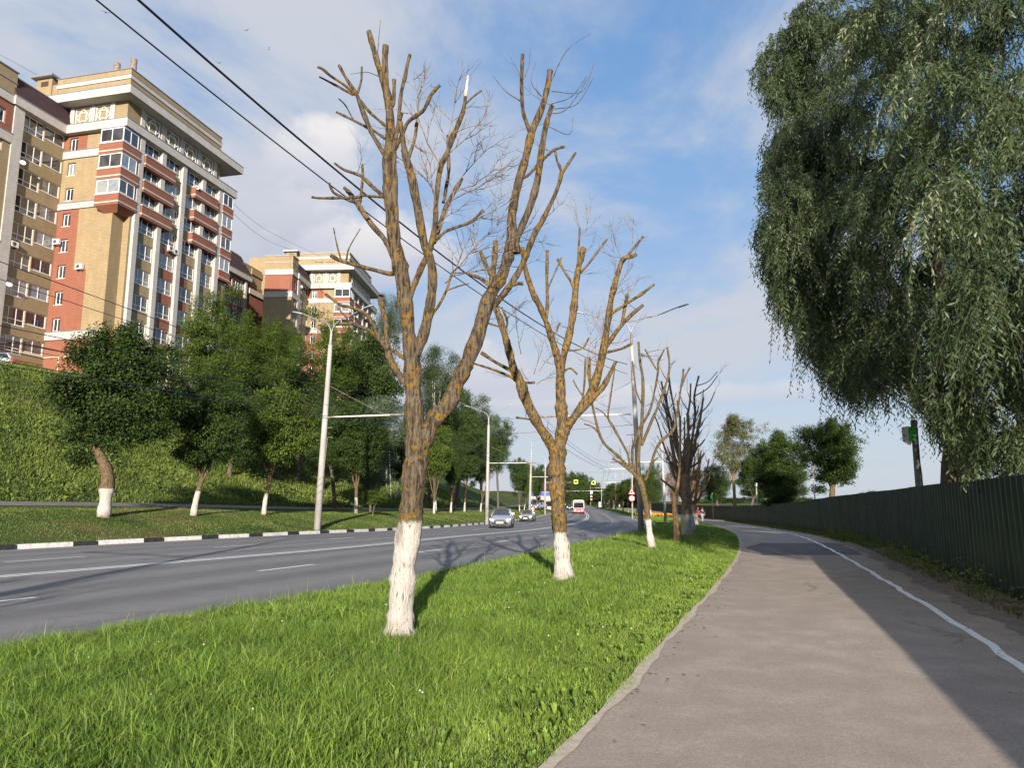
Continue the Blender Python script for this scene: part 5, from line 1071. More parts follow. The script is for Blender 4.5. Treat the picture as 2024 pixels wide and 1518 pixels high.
    # corner bay windows, three floors, and the narrow bay at the far end
    for r in range(3):
        z = ZT[r] - 1.75; mb = MB(); slab(mb, U0-.75, .3, -.45, 2.6, z-1.3, z-.12, R_); slab(mb, U0-.80, .3, -.5, 2.65, z-.12, z, W_); slab(mb, U0-.79, .3, -.49, 2.64, z-1.05, z-.90, W_); mb.build('bay', BM, root)
        fb = Face(XY(U0-.70, -.40), u, root); fg = Face(XY(U0-.70, 2.55), (-w[0], -w[1]), root)
        mb = MB(); slab(mb, U0-.6, .3, -.3, 2.5, z, z+1.62, G_); slab(mb, U0-.72, .3, -.42, 2.57, z+1.62, z+1.75, T_); mb.build('bay_core', BM, root)
        fb.window(0, 2.25, z+.02, z+1.62, 2, False, d=.0); fg.window(.0, 2.95, z+.02, z+1.62, 2, False, d=.0)
    z = ZT[2] - 1.75; mb = MB(); A = [XY(U0-.75, 2.6), XY(U0-.75, -.45), XY(.3, -.45), XY(.3, 2.6)]; Bq = [XY(U0, 1.9), XY(U0, .2), XY(.3, .2), XY(.3, 1.9)]
    mb.hexa([(x, y, z-1.95) for x, y in Bq] + [(x, y, z-1.3) for x, y in A], R_); mb.build('bay_base', BM, root)
    for r in range(4):
        z = ZT[r] - 1.75; mb = MB(); slab(mb, 15.35, 17.6, -.5, 2, z-1.3, z-.1, R_); slab(mb, 15.35, 17.65, -.55, 2, z-.1, z, W_); slab(mb, 15.35, 17.63, -.53, 2, z-1.05, z-.9, W_); slab(mb, 15.4, 17.4, -.35, 2, z, z+1.65, G_); mb.build('bay', BM, root)
        Face(XY(15.4, -.45), u, root).window(0, 2.1, z+.02, z+1.65, 2, False, d=.0)
    # --- glazed wing and mansard
    Wf = fac(VW); UL = -8.35; wh = []
    for k in range(9):
        zt = 41.85 - FL * k; wh.append((-7.1, -4.32, zt-1.85, zt)); wh.append((-4.25, -1.72, zt-1.45, zt))
    Wf.wall(wall, UL, U0, zb, 41.9, wh, lambda t, z: R_ if z < 15.9 else Y_, zs=(15.9,), rev=.25)
    for k in range(9):
        if far and k > 5: continue
        zt = 41.85 - FL * k; Wf.window(-7.1, -4.32, zt-1.85, zt, 3, True); Wf.window(-4.25, -1.72, zt-1.45, zt, 2, False)
        if rn.random() < .3: Wf.dish(-7.0, zt-1.0)
    mb = MB(); Wf.box(mb, UL, -7.2, zb, 41.9, -.3, .40, W_); mb.build('pilaster', BM, root)
    slabo('cornice', UL-.25, U0-.62, VW-.62, VW+3, 41.9, 42.85)
    mb = MB(); A = [XY(UL-.2, VW-.6), XY(U0+.2, VW-.6), XY(U0+.2, VW+1.6), XY(UL-.2, VW+1.6)]; A2 = [XY(UL-.2, VW+.35), XY(U0+.2, VW+.35), XY(U0+.2, VW+1.6), XY(UL-.2, VW+1.6)]
    mb.hexa([(x, y, 42.93) for x, y in A] + [(x, y, 45.3) for x, y in A2], B_); mb.build('mansard_roof', BM, root)
    mb = MB(); slab(mb, UL-.3, U0+.2, VW+.3, VW+5, 45.3, 45.4, T_); mb.build('roof_edge', BM, root)
    mb = MB(); slab(mb, UL-.2, U0+.2, VW+1.55, VW+5, zb, 45.3, Y_); mb.build('rear_wall', BM, root)
    # --- side tower
    UK = -11.1; Kf = fac(VW-.25); kh = [(-10.2, -9.2, 41.0-FL*k-1.5, 41.0-FL*k) for k in range(9)]
    kc = lambda t, z: R_ if (38.75 < z < 41.9 or z < 27) else Y_
    Kf.wall(wall, UK, UL, zb, 45.4, kh, kc, zs=(38.75, 41.9, 27), rev=.3)
    for k, g in enumerate(kh):
        if far and k > 5: continue
        Kf.window(*g, 2, False, d=-.18)
    Kg = gab(UK, VW+4.75); Kg.wall(wall, 0, 5.0, zb, 45.4, [], kc, zs=(38.75, 41.9, 27))
    for (z0, z1) in ((41.9, 42.8), (37.7, 38.7), (26.4, 27.2)):
        slabo('string_course', UK-.12, UL-.02, VW-.4, VW+4.75, z0, z1)
    slabo('parapet_band', UK-.06, UL+.05, VW-.32, VW+4.75, 44.2, 44.3, cap=False, m=T_); slabo('roof_edge', UK-.08, UL+.05, VW-.34, VW+4.9, 45.4, 45.44)
    mb = MB(); slab(mb, UK+.1, UL+.1, VW+4.7, VW+(4.9 if far else 9), zb, 44.9, Y_); mb.build('rear_wall', BM, root)
    # roof housing and vent pipes
    mb = MB(); slab(mb, -1.6, .6, 10.6, 12.7, 44, 49.5, Y_); slab(mb, -2.1, 1.0, 10.2, 13.2, 49.5, 49.75, T_); mb.build('roof_housing', BM, root); mb = MB(); slab(mb, -1.63, -1.58, 11.1, 12.1, 48.5, 49.1, G_); mb.build('vent_opening', [plain('slot_dark', (.05,.035,.02))]*6, root)
    if not far:
        for vv, h_ in ((4.6, 2.9), (2.35, 3.1)):
            x, y = XY(1.2, vv); mb = MB(); mb.tube([(x, y, 49), (x, y, 49.2+h_)], .36, 14); mb.build('vent_pipe', RUST, root, True)
        M.ac(11.95-1.2+.2, 35.25-2.0); M.ac(6.0, 30.6); M.ac(6.9, 30.5); Gf.ac(.0+.02, 29.15) ; Gf.ac(3.35, 26.1); Wf.ac(-7.1, 27.2); M.dish(9.9, 40.0); Wf.dish(-7.0, 36.2)
    wall.build('wall', BM, root)
HA = radians(13.3)
OA = (-41.88, 76.5)
rA = empty('apartment_building', (*OA, 0), 0, 'tall yellow and red brick flats with white cornices standing on top of the bank', 'apartment building', 'brick apartment blocks'); section(OA, HA, rA, 5)
# ground floor strip of the left wing: gas pipe and basement windows
def local_part(root, O, hd, fn):
    u = (sin(hd), cos(hd)); w = (-cos(hd), sin(hd)); fn(lambda a, b: (u[0]*a + w[0]*b, u[1]*a + w[1]*b), u, w)
def bas(XY, u, w):
    f = Face(XY(0, 7.9), u, rA); mb = MB(); f.box(mb, -8, -1.75, 16.6, 16.68, .02, .12, 0); mb.build('gas_pipe', plain('cream_pipe', (.6, .55, .38)), rA)
    f.window(-7.1, -1.9, 13.4, 15.0, 5, False, d=.06); g = Face(XY(-1.6, 7.9), (-w[0], -w[1]), rA); mb = MB(); g.box(mb, .02, 3.4, 16.6, 16.68, .02, .12, 0); g.box(mb, 2.0, 2.08, 12, 16.6, .02, .10, 0); mb.build('gas_pipe', plain('cream_pipe', (.6, .55, .38)), rA)
local_part(rA, OA, HA, bas)
HB = radians(3.5); PB = (-31.52, 136.6); uB = (sin(HB), cos(HB)); wB = (-cos(HB), sin(HB)); OB = (PB[0] + 1.4*uB[0] - .2*wB[0], PB[1] + 1.4*uB[1] - .2*wB[1])
rB = empty('apartment_building', (*OB, 0), 0, 'farther yellow brick flats of the same design, right of the tall flats', 'apartment building', 'brick apartment blocks'); section(OB, HB, rB, 8, True)
# the shaded link block with a mansard roof between the two
def linkblock():
    hd = radians(11.3); u = (sin(hd), cos(hd)); O = (-50.4 - .6, 124.26 + .1); w = (-cos(hd), sin(hd))
    root = empty('apartment_building', (*O, 0), 0, 'red brick link block under a dark slanted roof, shaded between the two yellow blocks', 'apartment building', 'brick apartment blocks')
    XY = lambda a, b: (u[0]*a + w[0]*b, u[1]*a + w[1]*b); f = Face(XY(0, 0), u, root); wall = MB(); hs = []
    for k in range(6):
        zt = 41.6 - FL*k; hs += [(.9, 3.3, zt-1.8, zt), (3.6, 6.9, zt-1.8, zt)]
    f.wall(wall, 0, 15.2, 11, 42, hs, lambda t, z: R_ if t < 9 else (R_ if z < 41 else Y_), ts=(9,)); 
    for (a, b, c, d) in hs: f.window(a, b, c, d, 3 if b - a < 3 else 4, True)
    g = Face(XY(0, 4), (-w[0], -w[1]), root); g.wall(wall, 0, 4, 11, 42, [], lambda t, z: R_ if t < 1.3 else W_, ts=(1.3,)); wall.build('wall', BM, root)
    for a, b in ((0, .75), (7.05, 7.6)): mb = MB(); f.box(mb, a, b, 11, 42, -.1, .35, W_); mb.build('pilaster', BM, root)
    def slab(mb, ua, ub, va, vb, z0, z1, m):
        P = [XY(ua, vb), XY(ua, va), XY(ub, va), XY(ub, vb)]; mb.hexa([(x, y, z0) for x, y in P] + [(x, y, z1) for x, y in P], m)
    mb = MB(); slab(mb, -.7, 8.6, -.7, 5, 42, 42.9, W_); slab(mb, -.75, 8.65, -.75, 5, 42.9, 43, T_); slab(mb, 8.6, 15.2, -.3, 5, 40.0, 41.0, W_); mb.build('cornice', BM, root)
    mb = MB(); A = [XY(-.6, -.7), XY(8.5, -.7), XY(8.5, 2), XY(-.6, 2)]; A2 = [XY(-.6, .9), XY(7.0, .9), XY(7.0, 2), XY(-.6, 2)]; mb.hexa([(x, y, 43.02) for x, y in A] + [(x, y, 46.6) for x, y in A2], B_); mb.build('mansard_roof', BM, root)
    mb = MB(); slab(mb, 7.0, 15.2, .25, 6, 41, 45.4, Y_); slab(mb, 6.9, 15.25, .2, 6, 45.4, 45.5, T_); slab(mb, 9.5, 15.2, .0, 6, 44, 47.0 - 1.9, Y_); slab(mb, -.5, 8.4, 1.95, 12, 11, 46.5, Y_); slab(mb, 5.5, 9.6, 3, 7, 46.4, 48.0, Y_); mb.build('upper_wall', BM, root)
    for k in range(4): f.ornament(3.05, 1.0, 41.6 - FL*(k+1) + .12, .95, .0) if False else None
    for k in range(4):
        mb = MB(); z0 = 38.75 - FL*k; t0 = 3.9; e = .1
        for q in ((t0, t0+1, z0, z0+e), (t0, t0+1, z0+.9, z0+1), (t0, t0+e, z0+e, z0+.9), (t0+.9, t0+1, z0+e, z0+.9)): f.box(mb, *q, 0, .05, 0)
        mb.build('wall_ornament', PVC, root, uv=False)
    f.ac(8.6, 35.0)
linkblock()
# ---------------------------------------------------------------- lamp poles, brackets and overhead wires
gL = 'lamp and trolley wire poles along the road'
def lamp_pole(x, y, z, H, label, armdir, lean=(0, 0), arms=2, bracket=None, r0=.19, name='lamp_pole', lum=(.34, .58), armlen=2.3, concrete=True):
    root = empty(name, (x, y, z), 0, label, 'lamp pole' if arms else 'pole', gL); a = Vector((cos(armdir), sin(armdir), 0)); top = Vector((lean[0], lean[1], H))
    mb = MB(); mb.tube([(0,0,-.2), tuple(top * .5), tuple(top * .82), tuple(top * .93)], [r0, r0*.82, r0*.66, r0*.60], 12); mb.build('pole', [CONC if concrete else STEEL], root, True)
    if arms:
        mb = MB(); mb.tube([tuple(top * .92), tuple(top * .97), tuple(top)], [r0*.5, r0*.35, r0*.3], 8); mb.build('pole_cap', [RUST if arms == 3 else CONC], root, True)
        for k, s in enumerate((-1, 1) if arms >= 2 else (1,)):
            L = armlen * (1 if s < 0 else 1.0); P = [top + a*0 + Vector((0,0,-.15)), top + a*s*.10 + Vector((0,0,.22)), top + a*s*.32 + Vector((0,0,.50)), top + a*s*.62 + Vector((0,0,.68)), top + a*s*L*.6 + Vector((0,0,.86)), top + a*s*L + Vector((0,0,1.22))]
            S = catmull([(*p, 0) for p in P], 5); mb = MB(); mb.tube([Vector(q[:3]) for q in S], .034, 7); arm = mb.build('lamp_arm', [STEEL], root, True)
            e = top + a*s*L + Vector((0,0,1.20)); d = (a*s + Vector((0,0,.26))).normalized(); sd = Vector((-a.y, a.x, 0)); n = d.cross(sd) * (1 if s > 0 else -1)
            mb = MB(); w = .10; pr = [(0, .03, .035), (.12, w, .045), (.46, w, .045), (.66, .04, .03)]; rings = [[e + d*t + sd*ww*c1 + Vector((0,0,1))*hh*c2 for c1, c2 in ((-1,-.4),(1,-.4),(1,.4),(.5,1),(-.5,1),(-1,.4))] for t, ww, hh in pr]
            for i in range(3):
                for j in range(6): mb.quad(rings[i][j], rings[i][(j+1)%6], rings[i+1][(j+1)%6], rings[i+1][j])
            mb.poly(rings[0][::-1]); mb.poly(rings[-1]); mb.build('lamp_head', [plain('lamp_head_grey', (.33,.35,.37), .4)], arm, False)
    if bracket:
        zb, L, side = bracket; b = Vector((cos(armdir), sin(armdir), 0)) * side; mb = MB(); p = top * (zb / H); mb.tube([tuple(p), tuple(p + b * L * .8)], .045, 7); mb.build('bracket', [plain('bracket_white', (.6,.58,.55))], root, True)
        mb = MB(); mb.tube([tuple(p + b * L * .78), tuple(p + b * L)], .05, 6); mb.tube([tuple(p + Vector((0,0,1.9))), tuple(p + b * L * .72)], .012, 4); mb.build('bracket_tip', [RUST], root, False)
        mb = MB()
        for zz in (zb - .6, zb - 1.15): q = top * (zz / H); mb.tube([tuple(q - b*.1), tuple(q + b * .55)], .018, 5)
        mb.tube([tuple(top*((zb-1.2)/H) + b*.24), (b.x*.24, b.y*.24, zb - 3.6)], .016, 5); mb.build('service_rod', [RUST], root, False)
    return root
def ang(f, Y): s = float(f(Y+1) - f(Y-1)) / 2; return -math.atan(s)      # direction square to the road, pointing right
LP = {}
for k, (px, by, Y, tx, ty, H, lb) in enumerate(((627,1035,41.5,655,655,10.9,'nearest white concrete double lamp pole behind the striped kerb, left of the forked trunk'),(962,1022,77,966,826,10.3,'second white lamp pole on the left, rising beside the silver car'),
        (1046,1008,112,1051,876,10.2,'third left lamp pole, standing above the beige car'),(1077,1008,148,1078,908,10.2,'fourth left lamp pole, slender beside the second pruned trunk'))):
    p = atY(px, by, Y); z = float(G(p.x, Y)); t = atY(tx, ty, Y); H = t.z - z
    LP[k] = lamp_pole(p.x, Y, z, H, lb, ang(LE, Y), (t.x - p.x, 0), 2, (6.3 - .0, 5.2, 1), .20, armlen=2.0); LP[k]['h'] = H
for k, (px, by, Y, tx, ty, arms, lb, br) in enumerate(((1268,1052,40.5,1247,655,3,'leaning concrete double lamp pole by the near road edge behind the third pruned tree',1),(1316,1034,79,1306,848,2,'second right lamp pole standing between the ochre tree and the dark snag',1),
        (1249.6,1017,115,1249,888,2,'third right lamp pole carrying two round and triangular signs',1),(1231.5,1013,173,1231,930,2,'fourth right pole, white and thin in front of the distant tree row',1),(1217,1008,196,1217,932,2,'fifth right pole from the camera in the distance',1),
        (1204.6,1003.8,232,1204,948,2,'sixth right pole far along the road beside a blue sign',1),(1188.8,1000.6,262,1189,951,2,'distant double lamp pole behind the small white cabinet',0),(1167.4,998,290,1167,952,2,'far double lamp pole right of the bus with red signs on it',0),(1143,997,300,1143,957,1,'far lamp pole rising directly behind the bus',0),(1123,996,310,1122,952,1,'farthest pole left of the bus by the parked cars',1))):
    p = atY(px, by, Y); z = float(G(p.x, Y)) - .1; t = atY(tx, ty, Y); H = t.z - z
    lamp_pole(p.x, Y, z, H, lb, ang(RE, Y), (t.x - p.x, 0), arms, (6.6 if k < 2 else H*.72, 5.5, -1) if br else None, .165 if k < 2 else .14, armlen=2.6 if k == 0 else 2.2)
lamp_pole(-8.0, -2.0, 0, 9.6, 'concrete lamp pole standing on the near verge left of and behind the camera', ang(RE, 0), (-.2, 0), 2, (6.6, 5.0, -1), .2)
lamp_pole(-25.5, 6.0, .3, 10.3, 'concrete lamp pole on the far verge left of the camera view', ang(LE, 6), (.4, 0), 2, (6.3, 5.2, 1), .2)
def wire(name, pts, r, label, cat_='cable', group='overhead wires above the road', sub=6):
    S = catmull([(*p, 0) for p in pts], sub); mb = MB(); mb.tube([Vector(s[:3]) for s in S], r, 5, 0, False); return tag(mb.build(name, [CABLE], None, True, uv=False), label, cat_, group)
def along(f, d, z, Ys, sag=.35):
    P = []
    for a, b in zip(Ys[:-1], Ys[1:]):
        for t in (0, .25, .5, .75):
            y = a + (b - a) * t; P.append((float(f(a)) * (1-t) + float(f(b)) * t + d / float(lateral(f, y)), y, float(ZP(a))*(1-t) + float(ZP(b))*t + z - sag * 4 * t * (1 - t)))
    P.append((float(f(Ys[-1])) + d, Ys[-1], float(ZP(Ys[-1])) + z)); return P
Yl = [6, 41.5, 77, 112, 148, 190, 240]; Yr = [-2, 40.5, 79, 115, 173, 196, 232, 262]
for d, z, lb in ((4.4, 5.75, 'contact wire over the far lanes, nearest to the left poles'), (5.0, 5.75, 'contact wire over the far lanes, nearest to the centre line')): wire('contact_wire', along(LE, d, z, Yl, .25), .014, lb)
for d, z, lb in ((4.7, 6.5, 'thin carrier wire above the far lane contact wires'), (-1.0, 8.4, 'upper feeder cable strung along the left lamp poles'), (-1.1, 7.9, 'lower feeder cable strung along the left lamp poles')): wire('carrier_wire', along(LE, d, z, Yl, .5), .018 if d < 0 else .009, lb)
for d, z, lb in ((-4.4, 5.8, 'contact wire over the near lanes, closer to the verge'), (-5.0, 5.8, 'contact wire over the near lanes, closer to the centre line')): wire('contact_wire', along(RE, d, z, Yr[1:], .25), .014, lb)
wire('carrier_wire', along(RE, -4.7, 6.5, Yr[1:], .5), .009, 'thin carrier wire above the near lane contact wires')
# the two thick cables crossing the top left of the picture to the right hand pole
R1 = atY(1240, 722, 40.5)
def skycable(a, mid, w, r, lb):
    """one even sagging span from beyond the left edge of view to the pole; sag fitted to the photo"""
    A = atY(*a, 9.6); Bp = R1 + Vector((0, 0, w)); best = None
    for sg in np.arange(0, 2.0, .02):
        for t in np.arange(.02, .5, .01):
            p = A.lerp(Bp, t) - Vector((0, 0, sg*4*t*(1-t))); d = camdepth(p.y, p.z); e = math.hypot(CX + F_PX*p.x/d - mid[0], CY - F_PX*(-p.y*S_ + (p.z-CAM_H)*C_)/d - mid[1])
            if best is None or e < best[0]: best = (e, sg)
    P = [A.lerp(Bp, t) - Vector((0, 0, best[1]*4*t*(1-t))) for t in (-.36, -.15, 0, .12, .25, .4, .55, .7, .85, 1)]; wire('power_cable', P, r, lb, 'cable', 'pair of thick cables crossing the sky')
skycable((275,0), (655,322), .05, .021, 'upper and thicker of the two black cables running down from the top left corner')
skycable((192,0), (640,352), -.5, .014, 'lower and thinner of the two black cables running down from the top left corner')
# cross span and thin house wires
wire('span_wire', [atY(880,815,77), atY(1050,828,78), atY(1240,805,79)], .012, 'thin span wire crossing the road behind the second pruned tree', 'cable', 'cross spans')
wire('span_wire', [atY(925,905,112), atY(1120,932,114), atY(1249,932,115)], .012, 'far thin span wire crossing the road low in the distance', 'cable', 'cross spans')
wire('span_wire', [atY(1000,858,60), atY(1125,850,50), atY(1247,840,40.5)], .010, 'thin span wire reaching the nearest right lamp pole', 'cable', 'cross spans')
wire('thin_wire', [atY(-40,85,84), atY(60,140,86), atY(92,158,88)], .022, 'thin wire sagging across the sky to the roof housing of the tall flats', 'cable', 'wires between the roofs')
wire('thin_wire', [atY(432,395,92), atY(520,470,110), atY(590,498,134)], .022, 'thin wire from the tall flats down to the farther block', 'cable', 'wires between the roofs')
wire('thin_wire', [atY(430,372,92), atY(520,450,110), atY(640,510,137)], .022, 'second thin wire between the tall flats and the farther block', 'cable', 'wires between the roofs')
wire('power_cable', [atY(-60,495,30), atY(245,607,38), atY(500,702,48), atY(800,800,62)], .022, 'black cable sloping across the face of the tall flats, upper one', 'cable', 'cables in front of the flats')
wire('power_cable', [atY(-60,532,30), atY(245,632,38), atY(500,716,48), atY(800,812,62)], .018, 'black cable sloping across the face of the tall flats, lower one', 'cable', 'cables in front of the flats')
wire('power_cable', [atY(-60,655,26), atY(100,690,30), atY(350,742,36), atY(640,815,41.5)], .016, 'low cable passing in front of the crooked maple to the nearest left pole', 'cable', 'cables in front of the flats')
# ---------------------------------------------------------------- vehicles
TYRE = plain('tyre_rubber', (.018,.018,.018), .8); RIM = plain('alloy_rim', (.35,.35,.36), .35, Metallic=.7); BLK = plain('black_plastic', (.015,.015,.016), .5); PLATE = plain('number_plate', (.75,.74,.70), .4)
def emis(name, c, s): return mat(name, c, .3, .5, Emission_Color=(*c, 1), Emission_Strength=s)
HEAD = emis('lit_headlight', (1, .93, .78), 1.6); LAMPG = mat('lamp_glass', (.55, .57, .6), .1, .8)
def paint(name, c): return mat(name, c, .28, .6, Metallic=.55, Coat_Weight=.8, Coat_Roughness=.05)
def wheel(root, x, y, r, w):
    mb = MB(); n = 20; prof = [(-.5, .62), (-.5, .93), (-.32, 1), (.32, 1), (.5, .93), (.5, .62)]
    for i in range(n):
        a, b = 2*pi*i/n, 2*pi*(i+1)/n
        for (u0, q0), (u1, q1) in zip(prof[:-1], prof[1:]): mb.quad((x+q0*r*cos(a), y+u0*w, r+q0*r*sin(a)), (x+q1*r*cos(a), y+u1*w, r+q1*r*sin(a)), (x+q1*r*cos(b), y+u1*w, r+q1*r*sin(b)), (x+q0*r*cos(b), y+u0*w, r+q0*r*sin(b)))
    t = mb.build('wheel', TYRE, root, True, uv=False); mb = MB(); s = 1 if y > 0 else -1
    for k in range(5):
        a = 2*pi*k/5; d = Vector((cos(a), 0, sin(a))); e = Vector((-sin(a), 0, cos(a))); c = Vector((x, y + s*w*.40, r)); mb.quad(c + e*.035, c + d*r*.6 + e*.05, c + d*r*.6 - e*.05, c - e*.035)
    mb.tube([(x, y + s*w*.05, r), (x, y + s*w*.30, r)], r*.62, 16); mb.build('rim', RIM, t, False, uv=False)
def loft(mb, secs, m=0, capf=True):
    b = len(mb.v); n = len(secs[0])
    for s in secs: mb.v += [tuple(p) for p in s]
    for i in range(len(secs)-1):
        for j in range(n-1): q = b + i*n + j; mb.f.append((q, q+1, q+n+1, q+n)); mb.m.append(m); mb.uv.append(((0,0),)*4)
    if capf:
        for q, rv in ((0, 0), (len(secs)-1, 1)): idx = [b+q*n+j for j in range(n)]; mb.f.append(tuple(idx[::-1] if rv else idx)); mb.m.append(m); mb.uv.append(((0,0),)*n)
def car(pos, heading, col, label, group, L=4.4, W=1.74, Hh=1.46, style='sedan', lit=True, cat_='car', grille='wide'):
    """x points forward"""
    root = empty('passenger_car', pos, heading, label, cat_, group); h = W/2; k = Hh / 1.46; suv = style == 'suv'; up = .16 if suv else 0
    st = [(L/2, .60, .38, .62), (L/2-.10, .84, .30, .74), (L/2-.45, .95, .24, .86), (L/2-1.05, 1.0, .22, .98), (L/2-1.3, 1.0, .22, 1.02), (0, 1.0, .22, 1.04), (-L/2+1.1, 1.0, .22, 1.06), (-L/2+.5, .97, .24, 1.07 if not suv else 1.1), (-L/2+.12, .90, .30, 1.02), (-L/2, .80, .40, .92)]
    def sec(x, wf, zb, zt):
        zb, zt = zb*k + up*.6, zt*k + up; w = h*wf; return [(x, s*a, z) for s, seq in ((1, [(0, zt+.015), (w*.60, zt+.005), (w*.86, zt-.05), (w*.97, zt-.16), (w*1.0, (zb+zt)/2), (w*.985, zb+.12), (w*.93, zb), (0, zb)]),) for a, z in seq] + [(x, -a, z) for a, z in [(w*.93, zb), (w*.985, zb+.12), (w*1.0, (zb+zt)/2), (w*.97, zt-.16), (w*.86, zt-.05), (w*.60, zt+.005), (0, zt+.015)]]
    mb = MB(); loft(mb, [sec(*s) for s in st]); 
    # roof and pillars
    zr = Hh + up; zs = 1.02*k + up; rf = [( .28 if not suv else .45, .56), (-.05, .60), (-.9, .60), (-1.25 if not suv else -1.75, .56)]; xw, xr = L/2-1.22, (-L/2+.55 if not suv else -L/2+.15)
    for (xa, wa), (xb, wb) in zip(rf[:-1], rf[1:]):
        mb.quad((xa, -h*wa/.78*.78, zr-.03), (xa, h*wa, zr-.03), (xb, h*wb, zr-.03), (xb, -h*wb, zr-.03)); mb.quad((xa, -h*wa*.8, zr), (xb, -h*wb*.8, zr), (xb, h*wb*.8, zr), (xa, h*wa*.8, zr))
        for s in (-1, 1): q = [(xa, s*h*wa*.8, zr), (xb, s*h*wb*.8, zr), (xb, s*h*(wb+.06), zr-.06), (xa, s*h*(wa+.06), zr-.06)]; mb.quad(*(q if s < 0 else q[::-1]))
    for s in (-1, 1):
        f0, f1 = (xw, s*h*.86, zs-.04), (rf[0][0], s*h*.61, zr-.03); r0, r1 = (xr, s*h*.84, zs), (rf[-1][0], s*h*.61, zr-.03); mb.tube([f0, f1], .045, 6); mb.tube([r0, r1], .07, 6); mb.tube([(-.25, s*h*.90, zs), (-.3, s*h*.635, zr-.03)], .045, 6); mb.tube([f1, (-.05, s*h*.65, zr-.03), r1], .035, 6)
    body = mb.build('body', col, root, True, uv=False)
    mb = MB(); mb.quad((xw, -h*.86, zs-.03), (xw, h*.86, zs-.03), (rf[0][0], h*.60, zr-.02), (rf[0][0], -h*.60, zr-.02)); mb.build('windshield', GLASSD, root)
    mb = MB(); mb.quad((xr, h*.84, zs), (xr, -h*.84, zs), (rf[-1][0], -h*.60, zr-.02), (rf[-1][0], h*.60, zr-.02)); mb.build('rear_window', GLASSD, root)
    for s in (-1, 1):
        mb = MB(); q = [(xw, s*h*.865, zs-.03), (xr, s*h*.85, zs), (rf[-1][0], s*h*.61, zr-.04), (rf[0][0], s*h*.61, zr-.04)]; mb.quad(*(q if s > 0 else q[::-1])); mb.build('side_window', GLASSD, root)
        mb = MB(); x0, y0, z0 = L/2-1.5, s*(h+.02), zs+.03; mb.hexa([(x0-.1,y0-.07,z0),(x0+.1,y0-.07,z0),(x0+.08,y0+.11*s+.03,z0),(x0-.1,y0+.11*s+.03,z0),(x0-.1,y0-.07,z0+.14),(x0+.06,y0-.07,z0+.14),(x0+.04,y0+.11*s+.03,z0+.13),(x0-.1,y0+.11*s+.03,z0+.13)]); mb.build('side_mirror', col, root)
        mb = MB(); x1 = L/2; mb.hexa([(x1-.02,s*h*.42,.60*k+up),(x1-.35,s*h*.93,.62*k+up),(x1-.45,s*h*.93,.72*k+up),(x1-.1,s*h*.40,.70*k+up),(x1-.05,s*h*.46,.72*k+up),(x1-.36,s*h*.95,.77*k+up),(x1-.5,s*h*.93,.80*k+up),(x1-.15,s*h*.42,.74*k+up)]); hl = mb.build('headlight', LAMPG, root)
        if lit: mb = MB(); c = Vector((x1-.10, s*h*.70, .67*k+up)); mb.tube([c, c + Vector((.05,0,0))], .085, 10); mb.build('headlight_lens', HEAD, hl, False, uv=False)
        mb = MB(); mb.box(-L/2-.01, -L/2+.25, min(s*h*.55, s*h*.93), max(s*h*.55, s*h*.93), .78*k+up, .93*k+up); mb.build('tail_light', plain('red_lamp', (.35,.01,.01), .2), root)
    for x in (L/2-.82, -L/2+.80):
        for s in (-1, 1): wheel(root, x, s*(h-.11), .315*k + up*.3, .20)
        for s in (-1, 1):
            mb = MB(); r = .37*k + up*.3; n = 12; y = s*(h*1.003); mb.poly([(x + r*cos(a), y, .315*k + up*.3 + r*sin(a)) for a in np.linspace(0, pi, n)][::s]); mb.build('wheel_arch', BLK, root)
    mb = MB(); x1 = L/2 + .012
    if grille == 'wide': mb.poly([(x1-.0, -.52, .66*k+up), (x1, .52, .66*k+up), (x1+.02, .28, .37*k+up), (x1+.02, -.28, .37*k+up)][::-1]); mb.box(x1-.05, x1+.03, -.55, .55, .24*k+up*.6, .29*k+up*.6)
    else: mb.box(x1-.06, x1+.01, -.32, .32, .60*k+up, .70*k+up); mb.box(x1-.08, x1+.01, -.5, .5, .30*k+up, .37*k+up)
    mb.build('grille', BLK, root); mb = MB(); mb.box(x1+.02, x1+.045, -.26, .26, .41*k+up, .52*k+up); mb.build('number_plate', PLATE, root)
    mb = MB(); mb.box(-L/2+.3, L/2-.3, -h*.8, h*.8, .18+up*.5, .26+up*.5); mb.build('underbody', BLK, root); return root
def heading(f, Y, back=True):
    s = float(f(Y+1) - f(Y-1)) / 2; return atan2(1, s) + (pi if back else 0)
def onroad(px, py):
    r = ray(px, py); Y = np.arange(5, 400, .05); X = r[0]/r[1]*Y; k = np.argmax(CAM_H + r[2]/r[1]*Y <= ZP(Y)); return Vector((X[k], Y[k], float(ZP(Y[k]))))
gC = 'cars driving on the far lanes'
p = onroad(986, 1043.5); car((p.x+.25, p.y-.2, float(ZP(p.y-.2))), heading(LE, p.y) + .13, paint('silver_paint', (.42,.45,.50)), 'silver sedan with a wide black grille and lit headlights, nearest on the road', gC, 4.55, 1.80, 1.50)
p = onroad(1043, 1031.5); car((p.x, p.y+1, float(ZP(p.y+1))), heading(LE, p.y), paint('beige_paint', (.42,.39,.35)), 'beige sedan following right behind the silver car', gC, 4.25, 1.70, 1.42, grille='low')
p = onroad(1126, 1009); car((p.x, p.y, float(ZP(p.y))), heading(LE, p.y), paint('black_paint', (.02,.02,.024)), 'dark car half hidden behind the second pruned trunk, left of the bus', gC, 4.6, 1.8, 1.6, 'suv')
p = onroad(1124, 1004); car((p.x-1.2, p.y+8, float(ZP(p.y+8))), heading(LE, p.y), paint('white_paint', (.7,.7,.7)), 'white car far behind the dark car', gC, 4.6, 1.9, 1.9, 'suv')
